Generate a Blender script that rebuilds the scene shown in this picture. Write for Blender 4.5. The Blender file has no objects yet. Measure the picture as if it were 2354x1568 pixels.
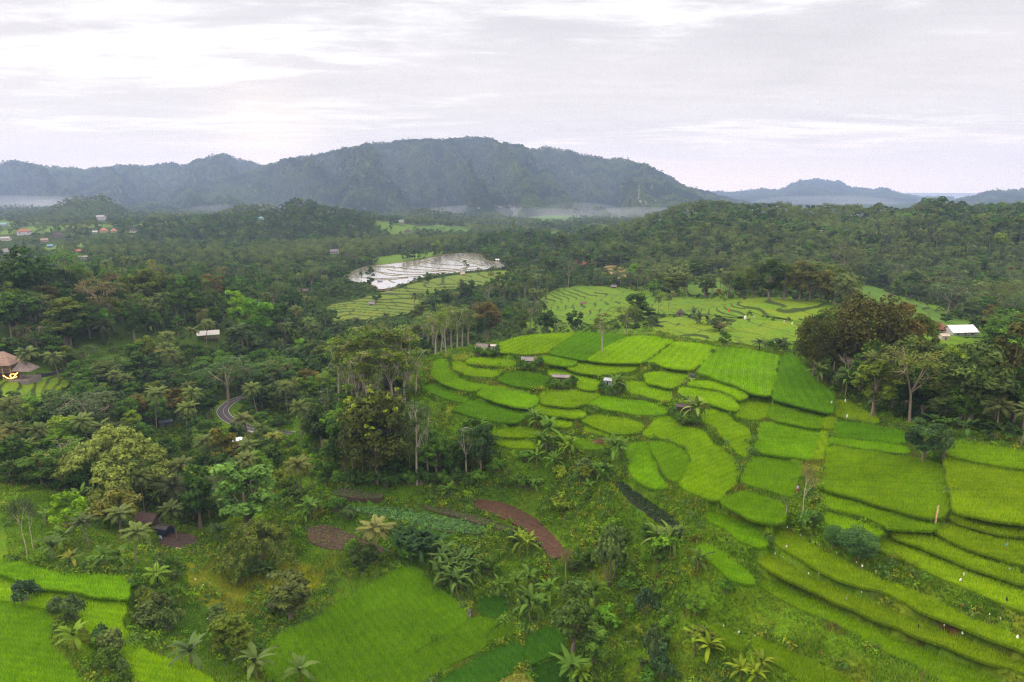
import bpy, math, random
import numpy as np
from mathutils import Vector, Matrix
R = math.radians
rng = np.random.default_rng(11)
random.seed(5)
sc = bpy.context.scene
C = sc.collection
# ------------------------------------------------------------------ camera, sky, sun, exposure
PITCH, CAMZ, FOC, CU, CV = R(12.5), 50.0, 1569.0, 1176.5, 784.0
cam_d = bpy.data.cameras.new('camera'); cam = bpy.data.objects.new('camera', cam_d); C.objects.link(cam)
cam.location = (0, 0, CAMZ); cam.rotation_euler = (R(90) - PITCH, 0, 0)
cam_d.sensor_width = 36; cam_d.lens = 36 * FOC / 2353.0; cam_d.clip_start = 0.5; cam_d.clip_end = 60000
sc.camera = cam
sc.view_settings.view_transform = 'Standard'; sc.view_settings.look = 'None'
sc.view_settings.exposure = 0.6; sc.view_settings.gamma = 1.0
sc.cycles.use_denoising = True; sc.cycles.denoiser = 'OPENIMAGEDENOISE'; sc.cycles.denoising_input_passes = 'RGB_ALBEDO_NORMAL'; sc.cycles.denoising_prefilter = 'NONE'; sc.cycles.pixel_filter_type = 'BLACKMAN_HARRIS'; sc.cycles.filter_width = 1.25
sc.cycles.max_bounces = 4; sc.cycles.diffuse_bounces = 1; sc.cycles.glossy_bounces = 2
sc.cycles.transmission_bounces = 3; sc.cycles.volume_bounces = 0; sc.cycles.transparent_max_bounces = 8
sc.cycles.sample_clamp_indirect = 4.0

SUN_EL, SUN_AZ = R(27), R(-60)          # azimuth from +Y, negative is to the left
sun_d = bpy.data.lights.new('sun', 'SUN'); sun = bpy.data.objects.new('sun', sun_d); C.objects.link(sun)
sun_d.energy = 1.5; sun_d.angle = R(12); sun_d.color = (1.0, 0.92, 0.76)
_s = Vector((math.sin(SUN_AZ) * math.cos(SUN_EL), math.cos(SUN_AZ) * math.cos(SUN_EL), math.sin(SUN_EL)))
sun.rotation_euler = _s.to_track_quat('Z', 'Y').to_euler(); sun.location = _s * 400

def build_world():
    w = bpy.data.worlds.new('World'); sc.world = w; w.use_nodes = True
    nt = w.node_tree; N = nt.nodes; L = nt.links; N.clear()
    def n(t, **k):
        o = N.new(t)
        for a, b in k.items(): setattr(o, a, b)
        return o
    def m(op, a, b=None, c=None, clamp=False):
        o = n('ShaderNodeMath', operation=op); o.use_clamp = clamp
        for i, v in enumerate((a, b, c)):
            if v is None: continue
            if isinstance(v, (int, float)): o.inputs[i].default_value = v
            else: L.new(v, o.inputs[i])
        return o.outputs[0]
    def mixc(f, a, b):
        o = n('ShaderNodeMix', data_type='RGBA')
        if isinstance(f, (int, float)): o.inputs[0].default_value = f
        else: L.new(f, o.inputs[0])
        for i, v in ((6, a), (7, b)):
            if isinstance(v, tuple): o.inputs[i].default_value = (*v, 1)
            else: L.new(v, o.inputs[i])
        return o.outputs[2]
    def ss(x, a, b):
        o = n('ShaderNodeMapRange', interpolation_type='SMOOTHSTEP')
        L.new(x, o.inputs[0]); o.inputs[1].default_value = a; o.inputs[2].default_value = b
        return o.outputs[0]
    tc = n('ShaderNodeTexCoord'); d = tc.outputs['Generated']
    sp = n('ShaderNodeSeparateXYZ'); L.new(d, sp.inputs[0]); X, Y, Z = sp.outputs
    zz = m('ADD', m('MAXIMUM', Z, 0.0), 0.05)
    px = m('DIVIDE', X, zz); py = m('DIVIDE', Y, zz)
    def cloud(sx, sy, off, detail, rough, dist=0.0):
        cb = n('ShaderNodeCombineXYZ')
        L.new(m('MULTIPLY_ADD', px, sx, off), cb.inputs[0]); L.new(m('MULTIPLY_ADD', py, sy, off * 1.7), cb.inputs[1])
        t = n('ShaderNodeTexNoise'); L.new(cb.outputs[0], t.inputs['Vector'])
        t.inputs['Scale'].default_value = 1.0; t.inputs['Detail'].default_value = detail
        t.inputs['Roughness'].default_value = rough; t.inputs['Distortion'].default_value = dist
        return t.outputs[0]
    big = cloud(.17, .24, 3.1, 5, .5, .3)
    mid = cloud(.48, .80, 7.7, 9, .58, .8)
    fine = cloud(1.5, 3.4, 1.3, 8, .62, .6)
    # brighter gaps toward the hidden sun at the upper left
    g1 = n('ShaderNodeVectorMath', operation='DOT_PRODUCT'); L.new(d, g1.inputs[0])
    a, e = R(-27), R(13); g1.inputs[1].default_value = (math.sin(a) * math.cos(e), math.cos(a) * math.cos(e), math.sin(e))
    glow = m('POWER', m('MAXIMUM', g1.outputs['Value'], 0.0), 9.0)
    br = m('ADD', m('MULTIPLY', big, 1.0), m('MULTIPLY', mid, .95))
    br = m('ADD', br, m('MULTIPLY', fine, .55))
    br = m('ADD', br, m('MULTIPLY', glow, .08))
    def lobe(a0, sa, z0, sz, amp, br):
        A = m('POWER', m('DIVIDE', m('SUBTRACT', m('DIVIDE', X, m('MAXIMUM', Y, .05)), a0), sa), 2.0); B = m('POWER', m('DIVIDE', m('SUBTRACT', Z, z0), sz), 2.0)
        return m('ADD', br, m('MULTIPLY', m('EXPONENT', m('MULTIPLY', m('ADD', A, B), -1.0)), amp))
    br = m('MULTIPLY_ADD', m('SUBTRACT', br, 1.4), 1.15, 1.36)
    for q in ((-.46, .30, .145, .040, .11), (-.62, .34, .240, .032, -.22), (.42, .55, .135, .040, -.20), (.55, .34, .076, .017, .30), (.30, .40, .235, .030, .14), (-.10, .22, .105, .030, .12)): br = lobe(*q, br)
    cl = ss(br, 1.26, 1.68)
    grey = mixc(ss(Z, 0.02, 0.28), (.74, .65, .585), (.545, .52, .525))
    lite = mixc(ss(Z, 0.03, 0.2), (.96, .82, .68), (.93, .89, .845))
    col = mixc(cl, grey, lite)
    vr = m('MULTIPLY_ADD', m('SUBTRACT', m('ADD', m('MULTIPLY', mid, .6), m('MULTIPLY', fine, .4)), .5), .55, 1.0); vv = n('ShaderNodeVectorMath', operation='SCALE'); L.new(col, vv.inputs[0]); L.new(vr, vv.inputs['Scale']); col = vv.outputs[0]
    # pale band above the horizon, blue toward the sea
    hz = ss(Z, 0.085, 0.015)
    col = mixc(m('MULTIPLY', hz, .75), col, (1.28, .97, .74))
    col = mixc(m('MULTIPLY', ss(Z, 0.03, 0.0), .8), col, (1.22, .96, .80))
    g2 = n('ShaderNodeVectorMath', operation='DOT_PRODUCT'); L.new(d, g2.inputs[0])
    a, e = R(-19), R(2.6); g2.inputs[1].default_value = (math.sin(a) * math.cos(e), math.cos(a) * math.cos(e), math.sin(e))
    gl = m('POWER', m('MAXIMUM', g2.outputs['Value'], 0.0), 500.0)
    col = mixc(m('MULTIPLY', gl, .45), col, (1.3, 1.0, .66))
    # the overcast dome is brightest overhead
    up = m('MULTIPLY_ADD', ss(Z, 0.27, 0.7), 3.0, 1.0)
    vm = n('ShaderNodeVectorMath', operation='SCALE'); L.new(col, vm.inputs[0]); L.new(up, vm.inputs['Scale'])
    wt = n('ShaderNodeVectorMath', operation='MULTIPLY'); L.new(vm.outputs[0], wt.inputs[0]); wc = mixc(ss(Z, 0.25, 0.5), (1.0, 1.0, 1.0), (1.10, 1.0, .84)); L.new(wc, wt.inputs[1]); vm = wt
    sky = n('ShaderNodeTexSky', sky_type='NISHITA'); sky.sun_disc = False
    sky.sun_elevation = SUN_EL; sky.sun_rotation = SUN_AZ; sky.air_density = 1.0; sky.dust_density = 2.0
    b1 = n('ShaderNodeBackground'); L.new(sky.outputs[0], b1.inputs[0]); b1.inputs[1].default_value = 0.06
    b2 = n('ShaderNodeBackground'); L.new(vm.outputs[0], b2.inputs[0]); b2.inputs[1].default_value = 1.06
    ms = n('ShaderNodeMixShader'); ms.inputs[0].default_value = .93
    L.new(b1.outputs[0], ms.inputs[1]); L.new(b2.outputs[0], ms.inputs[2])
    out = n('ShaderNodeOutputWorld'); L.new(ms.outputs[0], out.inputs[0])
    w.cycles.sampling_method = 'AUTOMATIC'
build_world()

# ------------------------------------------------------------------ helpers
SP, CP = math.sin(PITCH), math.cos(PITCH)
def ray(U, V):
    """direction of a picture point (units of the 2353 wide picture) in the world"""
    U = np.asarray(U, float); V = np.asarray(V, float)
    a = (U - CU) / FOC; b = (V - CV) / FOC
    return np.stack([a, CP - b * SP, -SP - b * CP], -1)
def at_z(U, V, z):
    d = ray(U, V); t = (z - CAMZ) / d[..., 2]
    return np.stack([d[..., 0] * t, d[..., 1] * t, np.broadcast_to(z, t.shape)], -1)
def project(x, y, z):
    zc = np.asarray(z) - CAMZ
    f = y * CP - zc * SP; v = y * SP + zc * CP
    f = np.maximum(f, 1e-3)
    return CU + FOC * x / f, CV - FOC * v / f, f

def _h(ix, iy, s):
    n = (ix.astype(np.int64) * 374761393 + iy.astype(np.int64) * 668265263 + s * 974711) & 0x7fffffff
    n = ((n ^ (n >> 13)) * 1274126177) & 0x7fffffff
    return ((n ^ (n >> 16)) & 0xffff) / 65535.0
def vnoise(x, y, s=0):
    x = np.asarray(x, float); y = np.asarray(y, float)
    ix = np.floor(x); iy = np.floor(y); fx = x - ix; fy = y - iy
    u = fx * fx * (3 - 2 * fx); v = fy * fy * (3 - 2 * fy)
    ix = ix.astype(np.int64); iy = iy.astype(np.int64)
    a = _h(ix, iy, s); b = _h(ix + 1, iy, s); c = _h(ix, iy + 1, s); d = _h(ix + 1, iy + 1, s)
    return (a + (b - a) * u) * (1 - v) + (c + (d - c) * u) * v
def fbm(x, y, s=0, o=4):
    t = 0; a = .5; k = 0; x, y = np.asarray(x, float) * .92 - np.asarray(y, float) * .39, np.asarray(x, float) * .39 + np.asarray(y, float) * .92
    for i in range(o):
        t = t + a * vnoise(x, y, s + i * 17); k += a; a *= .5; x, y = (x * .8 - y * .6) * 2.03 + 11.3, (x * .6 + y * .8) * 2.03 + 5.7
    return t / k

def mesh_np(name, V, F, mats=(), attrs=None, midx=None, smooth=False):
    """V (n,3); F (m,3) or (m,4), or a list of such arrays; attrs {name: per-vertex float}"""
    me = bpy.data.meshes.new(name)
    V = np.ascontiguousarray(V, np.float32)
    Fs = [np.asarray(f, np.int32) for f in (F if isinstance(F, list) else [F]) if len(f)]
    loops = np.concatenate([f.ravel() for f in Fs]); sizes = np.concatenate([np.full(len(f), f.shape[1], np.int32) for f in Fs])
    me.vertices.add(len(V)); me.vertices.foreach_set('co', V.ravel())
    me.loops.add(len(loops)); me.loops.foreach_set('vertex_index', loops)
    me.polygons.add(len(sizes)); me.polygons.foreach_set('loop_start', np.concatenate([[0], np.cumsum(sizes)[:-1]]).astype(np.int32))
    if midx is not None: me.polygons.foreach_set('material_index', np.asarray(midx, np.int32))
    me.polygons.foreach_set('use_smooth', np.full(len(sizes), smooth))
    for m in mats: me.materials.append(m)
    for k, a in (attrs or {}).items():
        a = np.asarray(a, np.float32)
        if a.ndim == 2:
            at = me.attributes.new(k, 'FLOAT_COLOR', 'POINT')
            at.data.foreach_set('color', np.concatenate([a, np.ones((len(a), 1), np.float32)], 1).ravel())
        else:
            at = me.attributes.new(k, 'FLOAT', 'POINT'); at.data.foreach_set('value', a)
    me.update(calc_edges=True); me.validate()
    return me
def link(name, me, parent=None, loc=None, rotz=0, scale=None):
    o = bpy.data.objects.new(name, me); C.objects.link(o)
    if loc is not None: o.location = [float(v) for v in loc]
    if rotz: o.rotation_euler = (0, 0, float(rotz))
    if scale is not None: o.scale = scale if hasattr(scale, '__len__') else (scale,) * 3
    if parent is not None: o.parent = parent
    return o
def tag(o, label=None, cat=None, group=None, kind=None):
    if label: o['label'] = label
    if cat: o['category'] = cat
    if group: o['group'] = group
    if kind: o['kind'] = kind
    return o
def thing(name, label, cat, loc, rotz=0, group=None, scale=None):
    return tag(link(name, None, None, loc, rotz, scale), label, cat, group)
def copy_tree(o, loc, rotz, scale, label, group=None):
    c = o.copy(); C.objects.link(c); c.location = [float(v) for v in loc]; c.rotation_euler = (0, 0, float(rotz))
    c.scale = scale if hasattr(scale, '__len__') else (scale,) * 3; c['label'] = label
    if group: c['group'] = group
    for ch in o.children:
        d = ch.copy(); C.objects.link(d); d.parent = c
        for g in ch.children:
            e = g.copy(); C.objects.link(e); e.parent = d
    return c
def lin(r, g, b):
    f = lambda c: (c / 255) / 12.92 if c <= 10 else (((c / 255) + .055) / 1.055) ** 2.4
    return (f(r), f(g), f(b))

def inside(poly, x, y):
    x = np.asarray(x, float); y = np.asarray(y, float); r = np.zeros(x.shape, bool)
    n = len(poly); j = n - 1
    for i in range(n):
        xi, yi = poly[i]; xj, yj = poly[j]
        if yi != yj:
            r ^= ((yi > y) != (yj > y)) & (x < (xj - xi) * (y - yi) / (yj - yi) + xi)
        j = i
    return r
def chaikin(p, it=2, closed=True):
    p = np.asarray(p, float)
    for _ in range(it):
        q = np.roll(p, -1, 0) if closed else p[1:]
        a = p if closed else p[:-1]
        r = np.empty((len(a) * 2, p.shape[1])); r[0::2] = a * .75 + q * .25; r[1::2] = a * .25 + q * .75
        p = r if closed else np.vstack([p[:1], r, p[-1:]])
    return p
def resample(p, step, closed=True):
    p = np.asarray(p, float)
    if closed: p = np.vstack([p, p[:1]])
    s = np.concatenate([[0], np.cumsum(np.linalg.norm(np.diff(p[:, :2], axis=0), axis=1))])
    n = max(3, int(s[-1] / step)); t = np.linspace(0, s[-1], n + 1)
    if closed: t = t[:-1]
    return np.stack([np.interp(t, s, p[:, k]) for k in range(p.shape[1])], 1)

# ------------------------------------------------------------------ materials
class NT:
    def __init__(s, name):
        s.m = bpy.data.materials.new(name); s.m.use_nodes = True
        s.N = s.m.node_tree.nodes; s.L = s.m.node_tree.links; s.N.clear()
        s.out = s.N.new('ShaderNodeOutputMaterial')
    def n(s, t, **k):
        o = s.N.new(t)
        for a, b in k.items(): setattr(o, a, b)
        return o
    def put(s, sock, v):
        if isinstance(v, (int, float)): sock.default_value = v
        elif isinstance(v, tuple): sock.default_value = (*v, 1) if len(v) == 3 and sock.type == 'RGBA' else v
        elif v is not None: s.L.new(v, sock)
    def math(s, op, a, b=None, c=None):
        o = s.n('ShaderNodeMath', operation=op)
        for i, v in enumerate((a, b, c)): s.put(o.inputs[i], v)
        return o.outputs[0]
    def mix(s, f, a, b, blend='MIX'):
        o = s.n('ShaderNodeMix', data_type='RGBA', blend_type=blend); s.put(o.inputs[0], f); s.put(o.inputs[6], a); s.put(o.inputs[7], b)
        return o.outputs[2]
    def noise(s, scale, detail=3, rough=.55, vec=None, dist=0):
        o = s.n('ShaderNodeTexNoise'); o.inputs['Scale'].default_value = scale; o.inputs['Detail'].default_value = detail
        o.inputs['Roughness'].default_value = rough; o.inputs['Distortion'].default_value = dist
        if vec is None: vec = s.n('ShaderNodeNewGeometry').outputs['Position']
        s.L.new(vec, o.inputs['Vector']); return o.outputs[0]
    def ss(s, x, a, b, c=0, d=1):
        o = s.n('ShaderNodeMapRange', interpolation_type='SMOOTHSTEP'); s.put(o.inputs[0], x)
        for i, v in enumerate((a, b, c, d)): o.inputs[i + 1].default_value = v
        return o.outputs[0]
    def attr(s, name, kind='GEOMETRY'):
        o = s.n('ShaderNodeAttribute', attribute_name=name, attribute_type=kind); return o
    def surf(s, col, rough=.8, spec=.3, bump=None, bstr=.3, bdist=.05, trans=0, metal=0, emit=None, estr=0):
        p = s.n('ShaderNodeBsdfPrincipled'); s.put(p.inputs['Base Color'], col); s.put(p.inputs['Roughness'], rough)
        p.inputs['Specular IOR Level'].default_value = spec; s.put(p.inputs['Metallic'], metal)
        if emit is not None: s.put(p.inputs['Emission Color'], emit); s.put(p.inputs['Emission Strength'], estr)
        if bump is not None:
            b = s.n('ShaderNodeBump'); s.put(b.inputs['Height'], bump); b.inputs['Strength'].default_value = bstr; b.inputs['Distance'].default_value = bdist
            s.L.new(b.outputs[0], p.inputs['Normal'])
        r = p.outputs[0]
        if trans:
            t = s.n('ShaderNodeBsdfTranslucent'); s.put(t.inputs[0], col)
            mx = s.n('ShaderNodeMixShader'); mx.inputs[0].default_value = trans
            s.L.new(r, mx.inputs[1]); s.L.new(t.outputs[0], mx.inputs[2]); r = mx.outputs[0]
        s.L.new(r, s.out.inputs[0]); return s.m
def plain(name, col, rough=.7, var=.25, scale=3.0, spec=.3, metal=0):
    t = NT(name); f = t.noise(scale, 4)
    c = t.mix(t.ss(f, .3, .7), tuple(v * (1 - var) for v in col), tuple(min(1, v * (1 + var)) for v in col))
    return t.surf(c, rough, spec, metal=metal)
def foliage_mat(name, trans=.25, rough=.6, spec=.06, col=None, gain=1.08):
    """leaf colour = the object's own colour, varied leaf by leaf (tone) and clump by clump"""
    t = NT(name); oi = t.n('ShaderNodeObjectInfo')
    tone = t.attr('tone').outputs['Fac']
    c = oi.outputs['Color']
    if col is not None:
        rgb = t.n('ShaderNodeRGB'); rgb.outputs[0].default_value = (*col, 1); c = rgb.outputs[0]
    c = t.mix(1.0, c, (gain * .98, gain * 1.03, gain * .9), 'MULTIPLY')
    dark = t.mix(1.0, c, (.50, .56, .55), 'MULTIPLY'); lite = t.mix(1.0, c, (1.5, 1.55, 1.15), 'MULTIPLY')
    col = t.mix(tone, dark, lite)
    nz = t.noise(.55, 3)
    col = t.mix(t.ss(nz, .3, .75), t.mix(1.0, col, (.85, .9, .9), 'MULTIPLY'), t.mix(1.0, col, (1.15, 1.08, .95), 'MULTIPLY'))
    col = t.mix(oi.outputs['Random'], t.mix(1.0, col, (.86, .86, .9), 'MULTIPLY'), t.mix(1.0, col, (1.10, 1.16, 1.0), 'MULTIPLY'))
    return t.surf(col, rough, spec, trans=trans)
# ------------------------------------------------------------------ terrain
# spots of known height: (U, V, z) on the ground seen there, or ('w', U, distance, z)
CTRL = [
 (300,1290,-16),(100,1500,-17),(0,1568,-17),(0,1320,-15),(0,1440,-16.5),(450,1568,-19.5),(250,1420,-17),(560,1350,-27),(450,1270,-27),(620,1460,-26.5),(430,1240,-27),
 (120,1262,-17),(60,1150,-17),(0,1100,-17),(0,1200,-16),(270,1145,-25),(350,1200,-27),(500,1200,-26.5),(650,1250,-26),(740,1225,-23.5),(950,1190,-21),(1180,1180,-20),(780,1110,-19),
 (1000,1108,-17.5),(1150,1010,-9),(1150,1118,-17),(1280,1100,-13),(1280,1265,-21),(1200,1265,-23.5),(900,1400,-24),(700,1500,-24),(1250,1500,-25),(920,1312,-24),(1180,1340,-24.3),(800,1300,-25),
 (1350,1370,-24),(1420,1500,-26),(1400,1568,-27),(1600,1300,-11.5),(1500,1250,-14),(1450,1150,-10.5),(1350,1200,-16),(1420,1090,-8),(1480,1050,-6),(1400,1300,-19),(1500,1400,-20),
 (1700,1400,-14.5),(1600,1500,-20),(1800,1568,-17),(1680,1470,-16.5),(1850,1530,-13.5),(1900,1440,-10.5),(2200,1560,-10),(2353,1568,-9),(1900,1330,-9),(2250,1510,-9),(1900,1275,-7),(2250,1440,-7),
 (2250,1360,-4.5),(2030,1240,-4.5),(2200,1300,-3.5),(2250,1240,-2.5),(2250,1130,0),(2000,1100,-1),(1950,1200,-2.8),(1770,1080,-3.5),(1720,1150,-4.5),(1800,1000,-2.3),(1850,860,0),(1690,850,0.2),(1550,820,0.2),
 (1470,795,0.2),(1370,785,0.2),(1240,785,0),(1115,800,-.5),(1130,828,-2),(1090,845,-3),(1020,840,-4),(1020,895,-5.5),(1205,870,-3),(1165,910,-4.5),(1130,940,-6),(1200,993,-7.5),(1310,915,-3.5),
 (1290,940,-4.5),(1400,975,-5),(1440,935,-3.8),(1640,1040,-4.5),(1500,1100,-6.5),(1620,1130,-7),(1650,1200,-8.5),(1700,1250,-9),
 (950,830,-5),(960,890,-7),(880,950,-12),(1000,960,-9.5),(1050,1030,-13.5),(800,960,-16),(750,1000,-21),(700,1060,-24),(690,1140,-24),(850,1060,-17),(950,1060,-15),
 (520,940,-30),(600,985,-31),(640,995,-31),(360,990,-31),(200,950,-27),(100,1050,-23),(480,1070,-28.5),(600,1080,-27.5),(620,1120,-27),
 (450,880,-29),(650,850,-30),(700,780,-30),(720,720,-28),(300,820,-20),(480,775,-17),(100,830,-18),(40,862,-18),(60,900,-20),(60,930,-21),(250,870,-24),
 (150,760,-9),(0,780,-9),(70,700,0),(300,730,-9),(500,705,-11),(650,720,-22),(600,780,-24),(100,640,-13),(300,650,-18),(600,650,-26),
 (100,560,-25),(300,600,-22),(500,600,-24),(700,600,-24),(0,600,-22),
 (800,560,-28),(500,552,-27),(850,512,-4),(350,520,-6),(600,510,-3),(700,508,-2),(600,556,-26),(905,548,-27),(150,500,-21),(50,480,-22),
 (1200,500,-35),(1100,520,-33),(1000,560,-30),(1300,545,-31),(1190,583,-21),(1180,556,-11),(1120,560,-15),(1260,560,-15),(1450,530,-33),
 (1000,600,-22),(870,650,-24),(1100,592,-20),(1150,610,-20),(850,700,-27),(950,670,-24.5),(800,730,-31),(1050,650,-22),
 (1100,690,-26),(1000,715,-29),(1300,612,-16),(1350,590,-15),(1250,650,-19.5),(1350,690,-18),(1300,740,-19),(1450,720,-14),(1250,700,-23),(1200,740,-22),
 ('w',1300,262,-9),('w',1150,262,-10),('w',1450,262,-6),('w',1700,240,-2.5),('w',1000,262,-16),('w',1550,255,-4),
 (1600,740,-6),(1700,700,-2.5),(1800,690,-1),(1880,690,-1),(1700,740,-5),(1950,670,-8),(2050,690,-12),(2100,720,-13),(2200,782,-9),(2200,735,-15),(2300,740,-18),(2353,780,-10),
 (1550,660,-15),(1500,640,-19),(1450,650,-20),(1700,640,-13),(2000,640,-18),(2300,650,-20),(2200,690,-19),
 (1600,560,-4),(2000,560,-4),(2300,560,-2),(1500,525,3),(1600,512,10),(1750,512,10),(1900,511,10),(2000,508,11),(2150,498,17),(2300,492,21),(2500,485,24),
 ('w',1450,1200,-30),('w',1500,1300,-28),('w',1800,1300,-25),('w',2100,1300,-20),('w',2300,1300,-12),('w',2600,1300,0),
 (1900,905,-1),(2100,985,-1),(2300,1005,0),(2100,850,-3),(2000,800,-4),(2280,850,-5),
 ('w',0,2500,-26),('w',300,2300,-26),('w',800,2500,-38),('w',1200,3000,-42),('w',1600,3000,-44),('w',2000,2600,-44),('w',2400,2500,-30),
 ('w',-800,2500,-25),('w',3200,2500,-20),('w',0,5000,-45),('w',1200,5000,-50),('w',2200,5000,-50),('w',-800,5000,-45),('w',3200,5000,-50),('w',1200,10000,-52),('w',-800,10000,-52),('w',3200,10000,-52),
 ('w',-800,1000,-24),('w',3200,900,15),('w',-700,400,-10),('w',3000,400,-6),('w',-700,200,-18),('w',3000,200,0),('w',3000,100,-2),('w',-700,90,-18),
 ('w',1200,60,-27),('w',600,60,-24),('w',2000,60,-16),('w',200,60,-20),('w',2600,60,-8),('w',1200,25,-28),('w',0,25,-24),('w',2600,25,-16),('w',1200,5,-28),('w',0,5,-28),('w',2600,5,-24),
]
_c = []
for c in CTRL:
    if c[0] == 'w':
        d = c[2]; _c.append(((c[1] - CU) / FOC * d * 1.02, d, c[3]))
    else:
        p = at_z(c[0], c[1], c[2]); _c.append(tuple(p))
_c = np.array(_c)
AZMAX = R(64)
def _al(x, y): return np.arctan2(x, np.maximum(y, .5)), np.log(np.maximum(np.hypot(x, y), 2.0))
_ca, _cl = _al(_c[:, 0], _c[:, 1])
def _ker(da, dl): return np.sqrt((da * 1.15) ** 2 + dl ** 2 + .012 ** 2)
_A = _ker(_ca[:, None] - _ca[None], _cl[:, None] - _cl[None])
_n = len(_c)
_M = np.block([[_A + np.eye(_n) * -1e-3, np.ones((_n, 1))], [np.ones((1, _n)), np.zeros((1, 1))]])
_w = np.linalg.solve(_M, np.concatenate([_c[:, 2], [0]]))
def base_h(x, y):
    a, l = _al(x, y); sh = a.shape; a = a.ravel(); l = l.ravel(); o = np.empty(len(a))
    for i in range(0, len(a), 60000):
        o[i:i + 60000] = _ker(a[i:i + 60000, None] - _ca[None], l[i:i + 60000, None] - _cl[None]) @ _w[:-1] + _w[-1]
    return o.reshape(sh)
# coarse grid, then the fine grid is interpolated from it
def rsteps():
    r = [5.0]
    while r[-1] < 10500:
        q = r[-1]
        r.append(q * (1.03 if q < 55 else 1.0048 if q < 330 else 1.008 if q < 900 else 1.02))
    return np.array(r)
GR = np.log(rsteps()); GA = np.linspace(-AZMAX, AZMAX, 820)
_a2 = np.linspace(-AZMAX, AZMAX, 260); _r2 = np.linspace(GR[0], GR[-1], 470)
_AA, _RR = np.meshgrid(_a2, _r2)
_bz = base_h(np.sin(_AA) * np.exp(_RR), np.cos(_AA) * np.exp(_RR))
# wooded rises of the valley: U from, U to, distance, half depth, height
for u0, u1, d0, dd_, hh in ((290, 930, 1150, 150, 25), (90, 340, 2050, 260, 46), (-200, 40, 1900, 240, 26), (925, 1060, 1750, 170, 24), (1205, 1300, 1330, 110, 13), (1310, 1425, 1480, 150, 20), (1440, 2800, 790, 230, 14), (2060, 2800, 800, 200, 9), (480, 700, 1500, 160, 16)):
    a0, a1 = math.atan((u0 - CU) / FOC), math.atan((u1 - CU) / FOC); e = (a1 - a0) * (.42 if u1 < 1430 else .12); sA = lambda q: np.clip(q, 0, 1) ** 2 * (3 - 2 * np.clip(q, 0, 1)); rr_ = np.exp(_RR)
    _bz = _bz + hh * sA((_AA - a0) / e) * sA((a1 - _AA) / e) * sA((dd_ - np.abs(rr_ - d0)) / (dd_ * .75)) * (.45 + 1.1 * fbm(_AA * 40, _RR * 9, 31, 3))
def grid_interp(Z, ga, gr, a, l):
    fa = np.clip(np.interp(a, ga, np.arange(len(ga))), 0, len(ga) - 1.001); fl = np.clip(np.interp(l, gr, np.arange(len(gr))), 0, len(gr) - 1.001)
    ia = fa.astype(int); il = fl.astype(int); u = fa - ia; v = fl - il
    return (Z[il, ia] * (1 - u) + Z[il, ia + 1] * u) * (1 - v) + (Z[il + 1, ia] * (1 - u) + Z[il + 1, ia + 1] * u) * v
TA, TR = np.meshgrid(GA, GR)
TX = np.sin(TA) * np.exp(TR); TY = np.cos(TA) * np.exp(TR)
Z0 = grid_interp(_bz, _a2, _r2, TA, TR)
_rough = (fbm(TX / 9, TY / 9, 3, 4) - .5) * 1.5 * np.clip((np.exp(TR) - 20) / 60, 0, 1) + (fbm(TX / 90, TY / 90, 8, 3) - .5) * 14 * np.clip((np.exp(TR) - 900) / 900, 0, 1)
Z0 = Z0 + _rough

# ---- traced plots. Points: x, y of the enlargements, 3 of them to one unit of the 2353 wide picture
def P(pts, dx=0, dy=0): return [(785 + (x + dx) / 3, 689 + (y + dy) / 3) for x, y in pts]
R5 = lambda *p: P(p)
R6 = lambda *p: P(p, 2352)
B1 = lambda *p: P(p, -2355, 1068)
B2 = lambda *p: P(p, 0, 1068)
B3 = lambda *p: P(p, 2352, 1068)
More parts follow.
